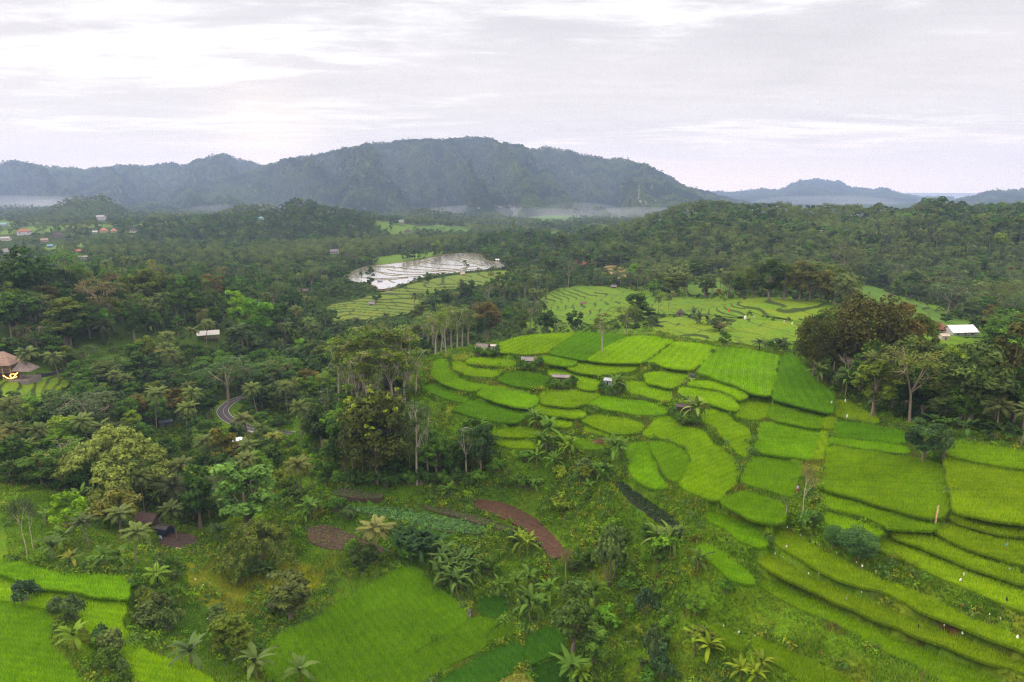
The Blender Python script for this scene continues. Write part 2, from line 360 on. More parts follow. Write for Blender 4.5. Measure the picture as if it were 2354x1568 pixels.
# name, level, colour, row direction (degrees), points
FIELDS = [
 ('bright paddy on the plateau rim beside the grey hut', 0.0,'Y',60,R5((1085,345),(1100,290),(1230,250),(1420,230),(1600,221),(1608,228),(1412,358),(1270,370),(1090,355))),
 ('darker green paddy on the plateau rim in front of the pale pollarded tree', 0.1,'D',62,R5((1625,222),(1700,220),(1985,242),(1830,318),(1700,400),(1685,410),(1430,362))),
 ('yellow green paddy on the plateau rim right of the pale pollarded tree', 0.2,'Y',64,R5((1702,402),(1850,308),(1990,248),(2130,246),(2285,272),(2080,425),(1900,428),(1715,412))),
 ('long bright paddy on the rim sloping to the brow hedge', 0.2,'Y',66,R5((2110,425),(2305,285),(2450,297),(2585,318),(2430,475),(2340,472),(2225,450))),
 ('big striped paddy on the brow', 0.2,'G',70,R6((250,320),(450,340),(662,375),(640,480),(600,650),(500,638),(380,585),(95,488))),
 ('dark green paddy against the grove on the brow', 0.1,'D',75,R6((680,378),(785,378),(800,420),(900,520),(1045,660),(1020,772),(900,742),(620,675),(650,540))),
 ('narrow green strip under the darker rim paddy', -.6,'G',5,R5((1345,388),(1480,382),(1615,405),(1600,440),(1540,448),(1400,425))),
 ('bright paddy under the brown bank of the rim', -1.2,'Y',0,R5((1550,450),(1690,420),(1900,440),(2050,445),(1990,480),(1880,502),(1790,510),(1640,490))),
 ('bright paddy left of the black tarpaulin', -1.5,'Y',-5,R5((2085,508),(2180,492),(2300,495),(2395,512),(2370,560),(2270,598),(2120,570))),
 ('curved yellow strip right of the black tarpaulin', -1.0,'Y',-10,R6((20,572),(90,548),(220,565),(330,600),(450,650),(390,688),(368,656),(250,610),(100,588))),
 ('bright paddy below the curved yellow strip', -1.8,'Y',-10,R6((-20,597),(100,607),(250,637),(350,682),(380,738),(360,762),(230,718),(100,683),(-10,658))),
 ('small bright paddy at the crossing of two paths', -2.2,'Y',20,R6((460,658),(600,693),(590,760),(560,800),(480,822),(378,797),(402,740),(397,692))),
 ('oblong green paddy below the big striped one', -1.5,'G',-15,R6((618,702),(800,727),(980,787),(975,868),(900,873),(760,848),(603,808))),
 ('square bright paddy left of the hedge path', -2.4,'G',-10,R6((545,838),(700,857),(948,897),(915,1093),(760,1073),(512,1033))),
 ('tiny yellow plot at the top of the hedge path', -1.2,'L',0,R6((992,800),(1058,805),(1030,878),(984,878))),
 ('narrow yellow strip beside the hedge path', -2.0,'L',80,R6((962,895),(1000,888),(993,1000),(950,1098),(924,1088))),
 ('green paddy beside the farmer and the dead tree', -3.4,'G',-12,R6((482,1074),(640,1088),(812,1118),(775,1328),(740,1348),(600,1298),(412,1250))),
 ('green paddy left of the ivy stump', -4.4,'G',-14,R6((422,1314),(540,1344),(697,1393),(688,1530),(500,1508),(268,1380))),
 ('large amphitheatre paddy below the red hut', -4.6,'Y',40,R5((2082,912),(2142,850),(2152,802),(2250,792),(2352,872),(2470,890),(2550,980),(2660,1060),(2738,1122),(2728,1240),(2598,1366),(2480,1338),(2335,1268),(2402,1180),(2422,1080),(2372,1000),(2280,958),(2150,940))),
 ('inner rounded paddy of the amphitheatre', -5.3,'G',40,R5((2135,968),(2250,976),(2330,1020),(2395,1062),(2396,1130),(2350,1228),(2310,1250),(2222,1198),(2205,1110),(2155,1040))),
 ('paddy right of the red hut and its banana clump', -3.2,'Y',35,R6((158,748),(300,762),(340,830),(398,852),(450,882),(463,1030),(440,1078),(382,1048),(312,958),(232,868),(132,828))),
 ('paddy on the lip of the ravine', -6.2,'G',50,R5((1972,984),(2110,978),(2148,1100),(2170,1180),(2258,1288),(2140,1288),(1987,1190))),
 ('mid green paddy above the pile of brown straw', -5.2,'Y',-8,R5((1652,817),(1780,788),(2000,832),(2078,862),(2048,908),(1900,912),(1760,860))),
 ('mid green paddy below the tarp shelter', -3.9,'G',-8,R5((1692,702),(1800,668),(2050,692),(2238,742),(2200,783),(2050,778),(1850,745))),
 ('paddy below the hedged hut', -3.6,'Y',-4,R5((1397,640),(1430,622),(1600,622),(1776,647),(1690,690),(1600,728),(1480,718),(1392,700))),
 ('lower paddy below the hedged hut', -4.6,'Y',-4,R5((1350,748),(1390,714),(1500,727),(1686,772),(1638,803),(1500,788),(1372,768))),
 ('green paddy in the middle of the left terraces', -4.7,'G',-14,R5((938,640),(1012,597),(1100,592),(1250,642),(1362,667),(1308,728),(1200,723),(1050,680))),
 ('dark striped paddy left of the hedged hut', -3.2,'D',-16,R5((1094,540),(1182,490),(1300,502),(1428,527),(1418,580),(1368,608),(1250,588),(1120,560))),
 ('broad paddy above the leaning banana plants', -6.2,'D',-12,R5((784,750),(882,692),(1000,702),(1150,742),(1286,772),(1200,833),(1080,828),(900,788))),
 ('crescent paddy round the left end of the terraces', -4.6,'G',-30,R5((642,425),(700,402),(733,480),(798,540),(900,577),(1012,582),(900,623),(820,608),(682,555),(642,510))),
 ('bright curved terrace below the grey hut', -3.3,'Y',-14,R5((774,422),(830,432),(900,472),(1096,492),(1058,523),(900,513),(792,470))),
 ('bright terrace left of the low shack', -2.2,'Y',-6,R5((874,425),(900,397),(1050,397),(1186,417),(1178,448),(1020,443))),
 ('lowest left terrace by the feathery trees', -6.2,'D',-25,R5((562,592),(650,582),(780,642),(868,682),(820,698),(700,658))),
 ('thin terrace over the cliff behind a banana plant', -7.8,'Y',-6,R5((1045,907),(1200,872),(1350,897),(1378,928),(1250,933),(1060,918))),
 ('lowest thin terrace on the cliff edge', -8.8,'Y',-6,R5((1048,970),(1200,957),(1346,985),(1328,1012),(1150,997))),
 ('yellow strip right of the hedged hut', -2.6,'Y',-8,R5((1430,462),(1540,478),(1680,518),(1765,560),(1756,608),(1644,600),(1640,540),(1450,510))),
 ('green terrace right of the tarp shelter', -2.8,'Y',-12,R5((1960,562),(2100,562),(2268,612),(2268,693),(2100,658),(1945,628))),
 ('small terrace left of the brown straw', -5.8,'Y',-6,R5((1410,800),(1588,822),(1558,868),(1402,840))),
 ('terrace behind the tall banana plants at the cliff', -6.9,'G',-8,R5((1510,922),(1750,972),(1846,1010),(1798,1036),(1600,1008),(1512,948))),
 ('thin bright strip under the middle paddy', -6.0,'Y',-8,R5((1664,872),(1850,902),(1976,940),(1955,948),(1780,918))),
 ('pale olive wedge below the grove', -1.1,'L',-20,R6((1062,678),(1200,732),(1336,800),(1352,848),(1230,836),(1050,786),(1037,740))),
 ('dark striped paddy left of the wind-bent bushes', -1.2,'D',-5,R6((1074,834),(1300,852),(1536,902),(1526,986),(1300,956),(1034,926))),
 ('narrow dark strip left of the wind-bent bushes', -1.5,'G',-5,R6((1037,942),(1300,972),(1536,1000),(1566,1056),(1300,1026),(1022,984))),
 ('very large flat paddy in the middle right', -1.2,'O',-6,R6((1012,1004),(1160,1022),(1300,1042),(1570,1077),(1700,1112),(1803,1142),(1842,1448),(1760,1498),(1500,1438),(1330,1386),(974,1288))),
 ('long paddy under the grove at the right edge', .6,'O',-8,R6((1824,964),(2000,982),(2350,1032),(2560,1060),(2560,1190),(2350,1152),(2100,1116),(1818,1056))),
 ('very large ripening paddy at the right edge', 0.0,'L',-8,R6((1818,1078),(2100,1132),(2350,1172),(2560,1210),(2560,1570),(2350,1530),(2100,1487),(1874,1446),(1834,1200))),
 ('curved strip above the brown bank path', -2.2,'O',-14,B3((952,252),(1100,272),(1300,322),(1500,372),(1756,432),(1740,506),(1580,486),(1410,486),(1400,466),(1200,398),(964,338))),
 ('tapering paddy above the round bushes', -3.2,'O',-20,B3((954,384),(1080,412),(1250,472),(1396,516),(1308,552),(1180,532),(1014,488))),
 ('ripe strip below the vertical ditch', -1.6,'L',-8,B3((1852,392),(2000,422),(2350,467),(2560,492),(2560,578),(2350,547),(2150,516),(1834,428))),
 ('ripe terrace holding the blue bag', -2.6,'L',-12,B3((1782,462),(1950,502),(2200,562),(2560,615),(2560,770),(2300,727),(2100,656),(1900,596),(1734,508))),
 ('ripe terrace below the blue bag', -3.6,'L',-22,B3((1444,540),(1500,503),(1700,532),(1950,642),(2200,755),(2400,850),(2350,868),(2250,836),(1900,716),(1600,597))),
 ('wide ripe terrace with the tall white rag', -4.7,'L',-22,B3((1344,590),(1420,563),(1600,622),(1900,742),(2350,892),(2450,930),(2450,1080),(2350,1048),(2200,1006),(1900,876),(1600,746),(1374,638))),
 ('long ripe terrace starting at the dead tree', -7.0,'L',-22,B3((624,502),(700,512),(850,592),(1000,662),(1100,722),(1300,832),(1500,902),(1700,982),(2000,1112),(2350,1272),(2450,1310),(2450,1370),(2350,1326),(2000,1196),(1700,1076),(1400,926),(1200,876),(1000,796),(800,676),(644,588))),
 ('second long ripe terrace below the dead tree', -9.0,'L',-22,B3((524,700),(562,673),(700,732),(900,852),(1200,972),(1500,1082),(1800,1202),(2100,1332),(2350,1422),(2450,1460),(2450,1530),(2350,1486),(2000,1366),(1700,1256),(1400,1136),(1100,1006),(800,866),(534,738))),
 ('third long ripe terrace below the dead tree', -11.0,'O',-22,B3((547,842),(700,882),(900,992),(1100,1092),(1300,1192),(1600,1302),(2000,1472),(2200,1570),(2350,1650),(1950,1640),(1700,1478),(1400,1338),(1200,1216),(900,1086),(650,946),(547,888))),
 ('lowest long terrace at the bottom edge', -14.0,'O',-22,B3((494,1242),(600,1292),(800,1362),(1000,1472),(1180,1570),(1320,1660),(940,1660),(780,1498),(600,1396),(494,1328))),
 ('small plot with two white bags near the bright bananas', -16.8,'O',-22,B3((114,1152),(250,1172),(428,1262),(466,1328),(380,1336),(200,1247))),
 ('bright sloping strip below the lip path', -7.2,'G',-30,B3((154,384),(300,412),(450,482),(578,562),(548,626),(420,578),(202,438))),
 ('bright lower strip on the ravine side', -10.0,'G',-32,B3((70,625),(200,603),(300,702),(478,830),(486,886),(330,846),(202,717))),
 ('large bright paddy in the dip at the bottom', -24.2,'M',-55,B2((420,768),(530,786),(620,900),(780,990),(856,1080),(850,1128),(500,1345),(120,1564),(-300,1660),(-480,1570),(-540,1420),(-520,1310),(-400,1210),(-150,1110),(50,980),(250,850))),
 ('second paddy of the dip behind the long furrow', -24.3,'M',-55,B2((876,1136),(960,1104),(1100,1150),(975,1225),(1015,1280),(960,1326),(700,1466),(550,1556),(330,1660),(100,1660),(180,1550),(520,1356))),
 ('small triangular paddy of the dip', -24.2,'M',-55,B2((980,1226),(1160,1154),(1196,1208),(1025,1276))),
 ('blue green paddy at the bottom edge', -24.6,'B',-55,B2((1236,1260),(1256,1420),(1100,1516),(1030,1568),(900,1640),(560,1640),(800,1472),(1000,1372))),
 ('blue green paddy beside the tall leafy tree', -24.8,'B',-55,B2((1254,1246),(1400,1192),(1480,1172),(1528,1300),(1538,1348),(1400,1386),(1282,1436))),
 ('dark green paddy at the bottom edge below the tall leafy tree', -25.2,'K',-55,B2((1294,1458),(1450,1402),(1556,1372),(1640,1440),(1600,1640),(1370,1640))),
 ('round dark seedling bed beside the banana clump', -24.1,'K',0,B2((935,1030),(960,990),(1010,968),(1070,966),(1120,985),(1145,1030),(1125,1080),(1070,1108),(1000,1104),(955,1075))),
 ('curved bright paddy along the banana row at left', -16.0,'G',-8,B1((-60,720),(100,722),(280,792),(480,822),(680,827),(838,817),(902,860),(868,930),(876,978),(780,966),(650,950),(480,914),(260,904),(160,864),(60,814),(-60,782))),
 ('long bright paddy sweeping to the bottom edge at left', -17.2,'Y',-10,B1((-60,800),(60,834),(160,892),(260,934),(480,934),(680,968),(856,992),(838,1080),(818,1170),(856,1240),(956,1320),(1100,1392),(1300,1455),(1480,1570),(1540,1660),(1000,1660),(980,1568),(800,1400),(740,1250),(600,1200),(556,1050),(400,1030),(330,1048),(250,1018),(-60,985))),
 ('bright paddy in the bottom left corner', -17.6,'G',-10,B1((-80,1012),(150,1022),(326,1072),(346,1200),(326,1290),(396,1380),(516,1472),(650,1660),(-80,1660))),
]
# soil and vegetable plots
PLOTS = [
 ('ploughed red brown plot under the cliff', -19.2,'brown',B2((930,293),(1150,332),(1340,432),(1480,572),(1558,680),(1450,728),(1382,628),(1250,500),(1100,432),(902,362))),
 ('dark seedling rows between the cassava and the ploughed plot', -20.0,'rows',B2((545,342),(700,362),(950,422),(1150,482),(1248,520),(1150,533),(1000,488),(800,428),(582,378))),
 ('blue green cassava plot', -20.6,'cassava',B2((-60,330),(0,332),(300,362),(560,402),(800,442),(998,500),(980,548),(700,528),(400,458),(100,388))),
 ('brown plot of planted tufts behind the pale palm', -23.4,'tufts',B2((-235,500),(-100,472),(0,512),(150,582),(320,652),(300,688),(120,660),(-100,648),(-230,598))),
 ('dark crop strip at the foot of the tree wall', -18.4,'rows',B2((-30,218),(150,252),(300,272),(285,300),(100,298),(-20,278))),
 ('black green crop strip along the ravine lip', -9.0,'dark',R5((1870,1242),(1950,1262),(2100,1372),(2250,1472),(2350,1570),(2350,1650),(2310,1600),(2180,1520),(2010,1390),(1880,1270))),
 ('grey brown yard by the hidden house', -27.2,'yard',B1((1080,590),(1130,560),(1200,520),(1400,570),(1350,620),(1190,682),(1120,660))),
 ('olive plot at the bottom edge', -24.6,'olive',B2((1040,1580),(1270,1472),(1350,1600),(1340,1660),(1000,1660))),
]
def densify(p, step):
    p = np.asarray(p, float); o = []
    for a, b in zip(p, np.roll(p, -1, 0)):
        n = max(1, int(np.hypot(*(b - a)) / step)); o += [a + (b - a) * i / n for i in range(n)]
    return np.array(o)
def outward(p, k):
    t_ = np.roll(p, -2, 0) - np.roll(p, 2, 0); n_ = np.stack([t_[:, 1], -t_[:, 0]], 1); n_ /= np.linalg.norm(n_, axis=1)[:, None] + 1e-9
    ar = np.sum(p[:, 0] * np.roll(p[:, 1], -1) - np.roll(p[:, 0], -1) * p[:, 1]); return p + n_ * np.asarray(k)[:, None] * (1 if ar > 0 else -1)
FLD = []
for nm, lv, cc, ang, pts in FIELDS:
    p = at_z(np.array([q[0] for q in pts]), np.array([q[1] for q in pts]), lv + .5)[:, :2]
    p = resample(chaikin(densify(p, 3.0), 1), .7)
    k = (vnoise(p[:, 0] / 3, p[:, 1] / 3, 71) - .5) * .8 + .22
    _c0 = p.mean(0); p = outward(p, k + (.55 if 150 < np.hypot(*_c0) < 208 and _c0[0] < 32 else .1))
    FLD.append(dict(name=nm, z=lv, col=cc, ang=R(ang), poly=p))
PLT = []
for nm, lv, kind, pts in PLOTS:
    p = at_z(np.array([q[0] for q in pts]), np.array([q[1] for q in pts]), lv + .2)[:, :2]
    PLT.append(dict(name=nm, z=lv, kind=kind, poly=resample(chaikin(resample(p, 2.5), 2), 1.0)))
# road centre line
ROADC = [(640,905,-29.5),(590,908,-29.6),(555,914,-29.8),(535,921,-30),(522,930,-30),(513,939,-30.2),(511,948,-30.2),(517,957,-30.2),(527,965,-30.3),(545,974,-30.4),(570,983,-30.6),(595,989,-30.8),(625,993,-31),(665,997,-31.2),(720,1000,-31.6)]
rc = np.array([at_z(np.array(u), np.array(v), z) for u, v, z in ROADC]); rc = resample(chaikin(rc, 3, False), 1.0, False)
ROADW = 4.4
MASK = np.zeros(TX.shape, np.int16); ZF = Z0.copy()
for i, f in enumerate(FLD + PLT):
    p = f['poly']; b = (TX > p[:, 0].min()) & (TX < p[:, 0].max()) & (TY > p[:, 1].min()) & (TY < p[:, 1].max())
    idx = np.where(b); m = inside(p, TX[idx], TY[idx]); idx = (idx[0][m], idx[1][m])
    MASK[idx] = i + 1; ZF[idx] = f['z']
b = np.where((TX > rc[:, 0].min() - 6) & (TX < rc[:, 0].max() + 6) & (TY > rc[:, 1].min() - 6) & (TY < rc[:, 1].max() + 6))
dd = np.hypot(TX[b][:, None] - rc[None, :, 0], TY[b][:, None] - rc[None, :, 1]); k = dd.argmin(1); m = dd.min(1) < ROADW / 2 + 1.6
idx = (b[0][m], b[1][m]); MASK[idx] = 999; ZF[idx] = rc[k[m], 2] - .12
# spread the terrace levels into the banks between them
D = ZF - Z0; fix = MASK > 0; D[~fix] = 0
near = (np.exp(GR) > 45) & (np.exp(GR) < 360); s0, s1 = np.where(near)[0][[0, -1]]
Dn = D[s0:s1 + 1]; fx = fix[s0:s1 + 1]; D0 = Dn.copy()
for it in range(90):
    q = Dn.copy()
    q[1:-1, 1:-1] = (Dn[:-2, 1:-1] + Dn[2:, 1:-1] + Dn[1:-1, :-2] + Dn[1:-1, 2:]) * .2495
    Dn = np.where(fx, D0, q)
D[s0:s1 + 1] = Dn
TZ = Z0 + D
def hgt(x, y):
    x = np.asarray(x, float); y = np.asarray(y, float)
    return grid_interp(TZ, GA, GR, np.arctan2(x, y), np.log(np.maximum(np.hypot(x, y), 5.01)))
def maskat(x, y):
    a = np.arctan2(x, y); l = np.log(np.maximum(np.hypot(x, y), 5.01))
    ia = np.clip(np.round(np.interp(a, GA, np.arange(len(GA)))).astype(int), 0, len(GA) - 1)
    il = np.clip(np.round(np.interp(l, GR, np.arange(len(GR)))).astype(int), 0, len(GR) - 1)
    return MASK[il, ia]
_td = np.exp(np.linspace(math.log(30), math.log(6000), 1400))
def ground(U, V):
    """first ground point seen at a picture point"""
    U = np.atleast_1d(np.asarray(U, float)); V = np.atleast_1d(np.asarray(V, float)); d = ray(U, V)
    d = d / d[:, 1:2]; out = np.zeros((len(U), 3))
    for i in range(len(U)):
        x = d[i, 0] * _td; y = d[i, 1] * _td; z = CAMZ + d[i, 2] * _td
        g = z - hgt(x, y); k = np.argmax(g < 0)
        if g[k] >= 0: k = len(_td) - 1
        a = g[k - 1] / max(1e-6, g[k - 1] - g[k]) if k else 0
        t = _td[k - 1] + (_td[k] - _td[k - 1]) * min(max(a, 0), 1)
        out[i] = (d[i, 0] * t, d[i, 1] * t, 0); out[i, 2] = hgt(out[i, 0], out[i, 1])
    return out
def g1(U, V): return ground([U], [V])[0]
# ------------------------------------------------------------------ mid-distance terraces, water, clearings (picture outlines on the ground)
TERR = [
 ('terraced rice slope with a small brown hut beyond the plateau','green',.75,[(1240,692),(1290,664),(1370,656),(1440,666),(1490,683),(1500,700),(1440,716),(1395,742),(1335,748),(1292,734),(1270,706)]),
 ('low terraces behind the tall coconut palm','green',.7,[(1450,702),(1500,692),(1560,682),(1605,690),(1640,690),(1690,702),(1712,728),(1660,722),(1590,722),(1530,722),(1470,718)]),
 ('broad terraces below the olive grove','bright',1.1,[(1668,692),(1740,684),(1810,691),(1900,698),(1905,722),(1850,738),(1780,727),(1700,712)]),
 ('stepped terraces with white bags beyond the brow','bright',1.1,[(1500,736),(1580,731),(1680,730),(1760,738),(1850,744),(1835,778),(1795,797),(1720,790),(1640,784),(1560,774),(1510,760)]),
 ('long green valley slope right of the olive grove','soft',.9,[(1945,652),(2000,656),(2060,682),(2130,702),(2200,736),(2250,746),(2290,742),(2330,758),(2280,772),(2200,772),(2120,752),(2060,727),(1990,692),(1950,682)]),
 ('pale green terraces below the flooded paddies','pale',.7,[(738,736),(760,702),(830,692),(866,678),(905,668),(940,658),(980,645),(1060,632),(1150,622),(1200,624),(1180,642),(1100,656),(1000,666),(962,690),(945,716),(890,727),(800,737)]),
 ('small green clearing at the foot of the wooded hill','soft',.8,[(1590,652),(1640,637),(1700,642),(1690,660),(1620,680),(1590,676)]),
 ('far light green field in the valley','soft',.8,[(950,524),(1010,521),(1085,529),(1060,536),(970,534)]),
 ('far light green field behind the hill grove','soft',.8,[(1258,537),(1310,531),(1335,545),(1280,551)]),
 ('far light green field below the wooded hill','soft',.8,[(1366,523),(1412,525),(1424,540),(1368,541)]),
 ('misty pale paddies at the foot of the mountain','soft',.8,[(1055,489),(1130,486),(1250,487),(1335,494),(1320,508),(1230,510),(1120,499)]),
 ('lawn steps below the thatched house','bright',1.0,[(0,872),(70,870),(135,868),(152,884),(104,900),(100,928),(40,932),(0,926)]),
 ('brown green vegetable ledge left of the white shed','ledge',1.2,[(215,828),(300,806),(380,790),(402,800),(330,822),(250,842)]),
 ('brown green plot behind the thatched house','ledge',1.2,[(0,777),(95,771),(112,788),(0,802)]),
 ('red brown ploughed patch on the far knoll','brown',1.2,[(1318,600),(1350,596),(1372,606),(1332,613)]),
 ('tan hillside clearing with white stones','tan',1.0,[(1392,612),(1420,612),(1442,630),(1436,642),(1408,632)]),
]
FLOOD = [(788,640),(830,613),(900,606),(960,599),(1000,590),(1040,582),(1100,582),(1112,592),(1116,600),(1150,603),(1195,606),(1160,616),(1060,626),(1000,632),(975,638),(935,652),(900,664),(868,670),(864,656),(800,646)]
CLEAR = []          # world polygons without trees
def world_poly(pts, n=2):
    p = ground([q[0] for q in pts], [q[1] for q in pts])[:, :2]
    return chaikin(p, n)
for t in TERR:
    _p = resample(world_poly(t[3]), 2.0); CLEAR.append(outward(_p, np.full(len(_p), np.hypot(*_p.mean(0)) * .008 if t[1] != 'ledge' else .3)))
CLEAR.append(world_poly(FLOOD, 1))
for p in CLEAR:
    idx = np.where((TX > p[:, 0].min()) & (TX < p[:, 0].max()) & (TY > p[:, 1].min()) & (TY < p[:, 1].max()))
    m = inside(p, TX[idx], TY[idx]); idx = (idx[0][m], idx[1][m]); MASK[idx] = 500
    TZ[idx] = grid_interp(_bz, _a2, _r2, TA[idx], TR[idx]) - .9
def smooth_h(x, y): return grid_interp(_bz, _a2, _r2, np.arctan2(x, y), np.log(np.maximum(np.hypot(x, y), 5.01)))

# ---- ground sheet
FORESTS = {  # picture outlines of tree-covered ground (tree feet)
 'A': [(-80,560),(60,600),(200,610),(420,640),(560,640),(720,655),(730,700),(720,745),(640,790),(560,780),(470,755),(380,775),(240,800),(130,810),(60,770),(-80,800)],
 'B': [(60,905),(100,885),(160,850),(240,845),(330,830),(420,810),(520,785),(620,800),(700,770),(760,790),(740,860),(720,930),(640,980),(540,915),(480,925),(470,990),(380,1010),(250,990),(150,960)],
 'C': [(-80,930),(100,940),(250,1000),(380,1020),(480,1010),(560,1010),(640,1040),(600,1110),(530,1200),(440,1220),(360,1180),(260,1170),(120,1120),(-80,1120)],
 'D': [(700,800),(760,780),(860,760),(960,770),(990,820),(940,860),(920,900),(960,1010),(1120,1030),(1120,1110),(1000,1108),(880,1105),(780,1095),(720,1050),(690,960),(720,880)],
 'H': [(1838,850),(1880,790),(2000,760),(2120,790),(2260,800),(2420,780),(2420,1000),(2330,1000),(2180,985),(2060,965),(1960,925),(1900,890)],
}
FPOLY = {k: world_poly(v, 1) for k, v in FORESTS.items()}
gd = np.exp(TR)
n1 = fbm(TX / 6, TY / 6, 21, 4); n2 = fbm(TX / 25, TY / 25, 33, 3); n3 = fbm(TX / 1.7, TY / 1.7, 40, 3)
cov = np.empty(TX.shape + (3,)); bank = np.array([.064, .132, .006]); dryb = np.array([.125, .135, .016]); darkb = np.array([.036, .085, .007])
a = np.clip((n1 - .56) * 4, 0, 1)[..., None]; b = np.clip((.46 - n2) * 5, 0, 1)[..., None]
cov = bank * (1 - a * .6) + dryb * a * .6; cov = cov * (1 - b) + darkb * b
cov *= (.8 + .4 * n3)[..., None]
soil = np.clip((fbm(TX / 4.5, TY / 4.5, 77, 3) - .69) * 9, 0, 1)[..., None] * ((gd < 130) & (TX > 5))[..., None]
cov = cov * (1 - soil) + np.array([.060, .032, .018]) * soil
fl = np.zeros(TX.shape, bool)
for p in FPOLY.values():
    idx = np.where((TX > p[:, 0].min()) & (TX < p[:, 0].max()) & (TY > p[:, 1].min()) & (TY < p[:, 1].max()))
    m = inside(p, TX[idx], TY[idx]); fl[idx[0][m], idx[1][m]] = True
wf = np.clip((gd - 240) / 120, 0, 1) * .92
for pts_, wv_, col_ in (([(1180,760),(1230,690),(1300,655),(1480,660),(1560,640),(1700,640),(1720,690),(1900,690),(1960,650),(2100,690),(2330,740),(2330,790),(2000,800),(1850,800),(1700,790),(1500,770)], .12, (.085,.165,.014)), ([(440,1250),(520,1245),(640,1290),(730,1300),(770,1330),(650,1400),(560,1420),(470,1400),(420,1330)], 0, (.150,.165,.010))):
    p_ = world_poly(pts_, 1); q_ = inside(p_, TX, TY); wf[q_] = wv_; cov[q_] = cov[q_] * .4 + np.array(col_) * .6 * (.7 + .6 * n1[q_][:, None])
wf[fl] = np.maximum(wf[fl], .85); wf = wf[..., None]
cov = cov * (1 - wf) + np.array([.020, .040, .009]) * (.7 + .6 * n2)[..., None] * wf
fld = np.clip((fbm(TX / 130, TY / 130, 90, 3) - .57) * 14, 0, 1)[..., None] * ((gd > 650) & (gd < 3000))[..., None]   # open green land among the valley woods
cov = cov * (1 - fld * .7) + np.array([.09, .17, .03]) * fld * .7
OPEN = fld[..., 0]
nr, na = TX.shape; vi = np.arange(nr * na).reshape(nr, na)
F = np.stack([vi[:-1, :-1], vi[:-1, 1:], vi[1:, 1:], vi[1:, :-1]], -1).reshape(-1, 4)
t = NT('ground_cover'); c = t.attr('cov').outputs['Color']
nz = t.noise(1.6, 6, .65); nz2 = t.noise(.25, 4)
c = t.mix(t.ss(nz, .25, .75), t.mix(1, c, (.62, .66, .6), 'MULTIPLY'), t.mix(1, c, (1.35, 1.3, 1.2), 'MULTIPLY'))
c = t.mix(t.ss(nz2, .4, .7), c, t.mix(1, c, (1.2, 1.0, .9), 'MULTIPLY'))
M_GROUND = t.surf(c, .95, .02, bump=nz, bstr=.6, bdist=.3)
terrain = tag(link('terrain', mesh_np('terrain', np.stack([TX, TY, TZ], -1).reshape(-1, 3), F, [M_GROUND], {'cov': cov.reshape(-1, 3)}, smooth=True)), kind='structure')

# ---- sea and far coast plain
def ring_mesh(name, r0, r1, z, n=96):
    a = np.linspace(-AZMAX * 1.3, AZMAX * 1.3, n); v = np.concatenate([np.stack([np.sin(a) * r, np.cos(a) * r, np.full(n, z)], 1) for r in (r0, r1)])
    i = np.arange(n - 1); return mesh_np(name, v, np.stack([i, i + 1, i + 1 + n, i + n], 1))
t = NT('sea_water'); sea_m = t.surf((.10, .14, .20), .35, .5)
sea = tag(link('sea', ring_mesh('sea', 9000, 26000, -51.0)), kind='structure'); sea.data.materials.append(sea_m)

# ---- mountains
M_MOUNT = None
t = NT('mountain_forest_floor'); nz = t.noise(.012, 6, .6); nz2 = t.noise(.06, 4, .6)
c = t.mix(t.ss(nz, .35, .65), (.026, .042, .014), (.065, .085, .024)); c = t.mix(t.ss(nz2, .3, .7), t.mix(1, c, (.7, .7, .7), 'MULTIPLY'), c)
M_MOUNT = t.surf(c, .95, .05)
MOUNTS = []
def mountain(name, crest, rc, r0, r1, base, seed, spur=.8, nu=420, nt=80, treeh=6):
    cr = np.array(crest, float); U = np.linspace(cr[0, 0], cr[-1, 0], nu); V = np.interp(U, cr[:, 0], cr[:, 1]) + treeh
    V += (fbm(U / 16, U * 0, seed + 5, 3) - .5) * 9
    az = (U - CU) / FOC * 1.0
    tt = np.linspace(0, 1.5, nt)
    AA, T = np.meshgrid(az, tt); UU, _ = np.meshgrid(U, tt); VV, _ = np.meshgrid(V, tt)
    crestz = CAMZ + (436 - VV) / FOC * rc * 1.03 / CP
    crestz = np.maximum(crestz, base + 3)
    sp = 1 - np.abs(2 * fbm(UU / 115 + T * .8, T * .8 + UU / 400, seed, 3) - 1) * 2.6
    sp2 = fbm(UU / 30, T * 3.2, seed + 9, 4)
    f = np.where(T <= 1, np.clip(T, 0, 1), np.clip(1 - (T - 1) * 2.2, -.2, 1)); f = np.where(T <= 1, f ** 1.25 * .55 + f * .45, f)
    w = np.sin(np.pi * np.clip(T, 0, 1)) 
    zz = base + (crestz - base) * np.clip(f + w * (sp - .60) * spur * .85 + w * (sp2 - .5) * spur * .9, -.1, .985 + 0 * f)
    rr = np.where(T <= 1, r0 + (rc - r0) * T, rc + (r1 - rc) * (T - 1) / .5) + (fbm(UU / 120, UU * 0, seed + 3, 2) - .5) * (rc - r0) * .5 * (1 - np.clip(T, 0, 1))
    lim = CAMZ + (crestz - CAMZ) * (rr / rc) - 14 * np.clip(1 - T, 0, 1) - 4 * (T < .97); zz = np.where(T < .995, np.minimum(zz, np.maximum(lim, base + 2)), zz)
    X = AA * rr * 1.02; Y = rr
    i = np.arange(nu * nt).reshape(nt, nu); F = np.stack([i[:-1, :-1], i[:-1, 1:], i[1:, 1:], i[1:, :-1]], -1).reshape(-1, 4)
    o = tag(link(name, mesh_np(name, np.stack([X, Y, zz], -1).reshape(-1, 3), F, [M_MOUNT], smooth=True)), kind='structure')
    MOUNTS.append((o, X, Y, zz, T, base)); return o
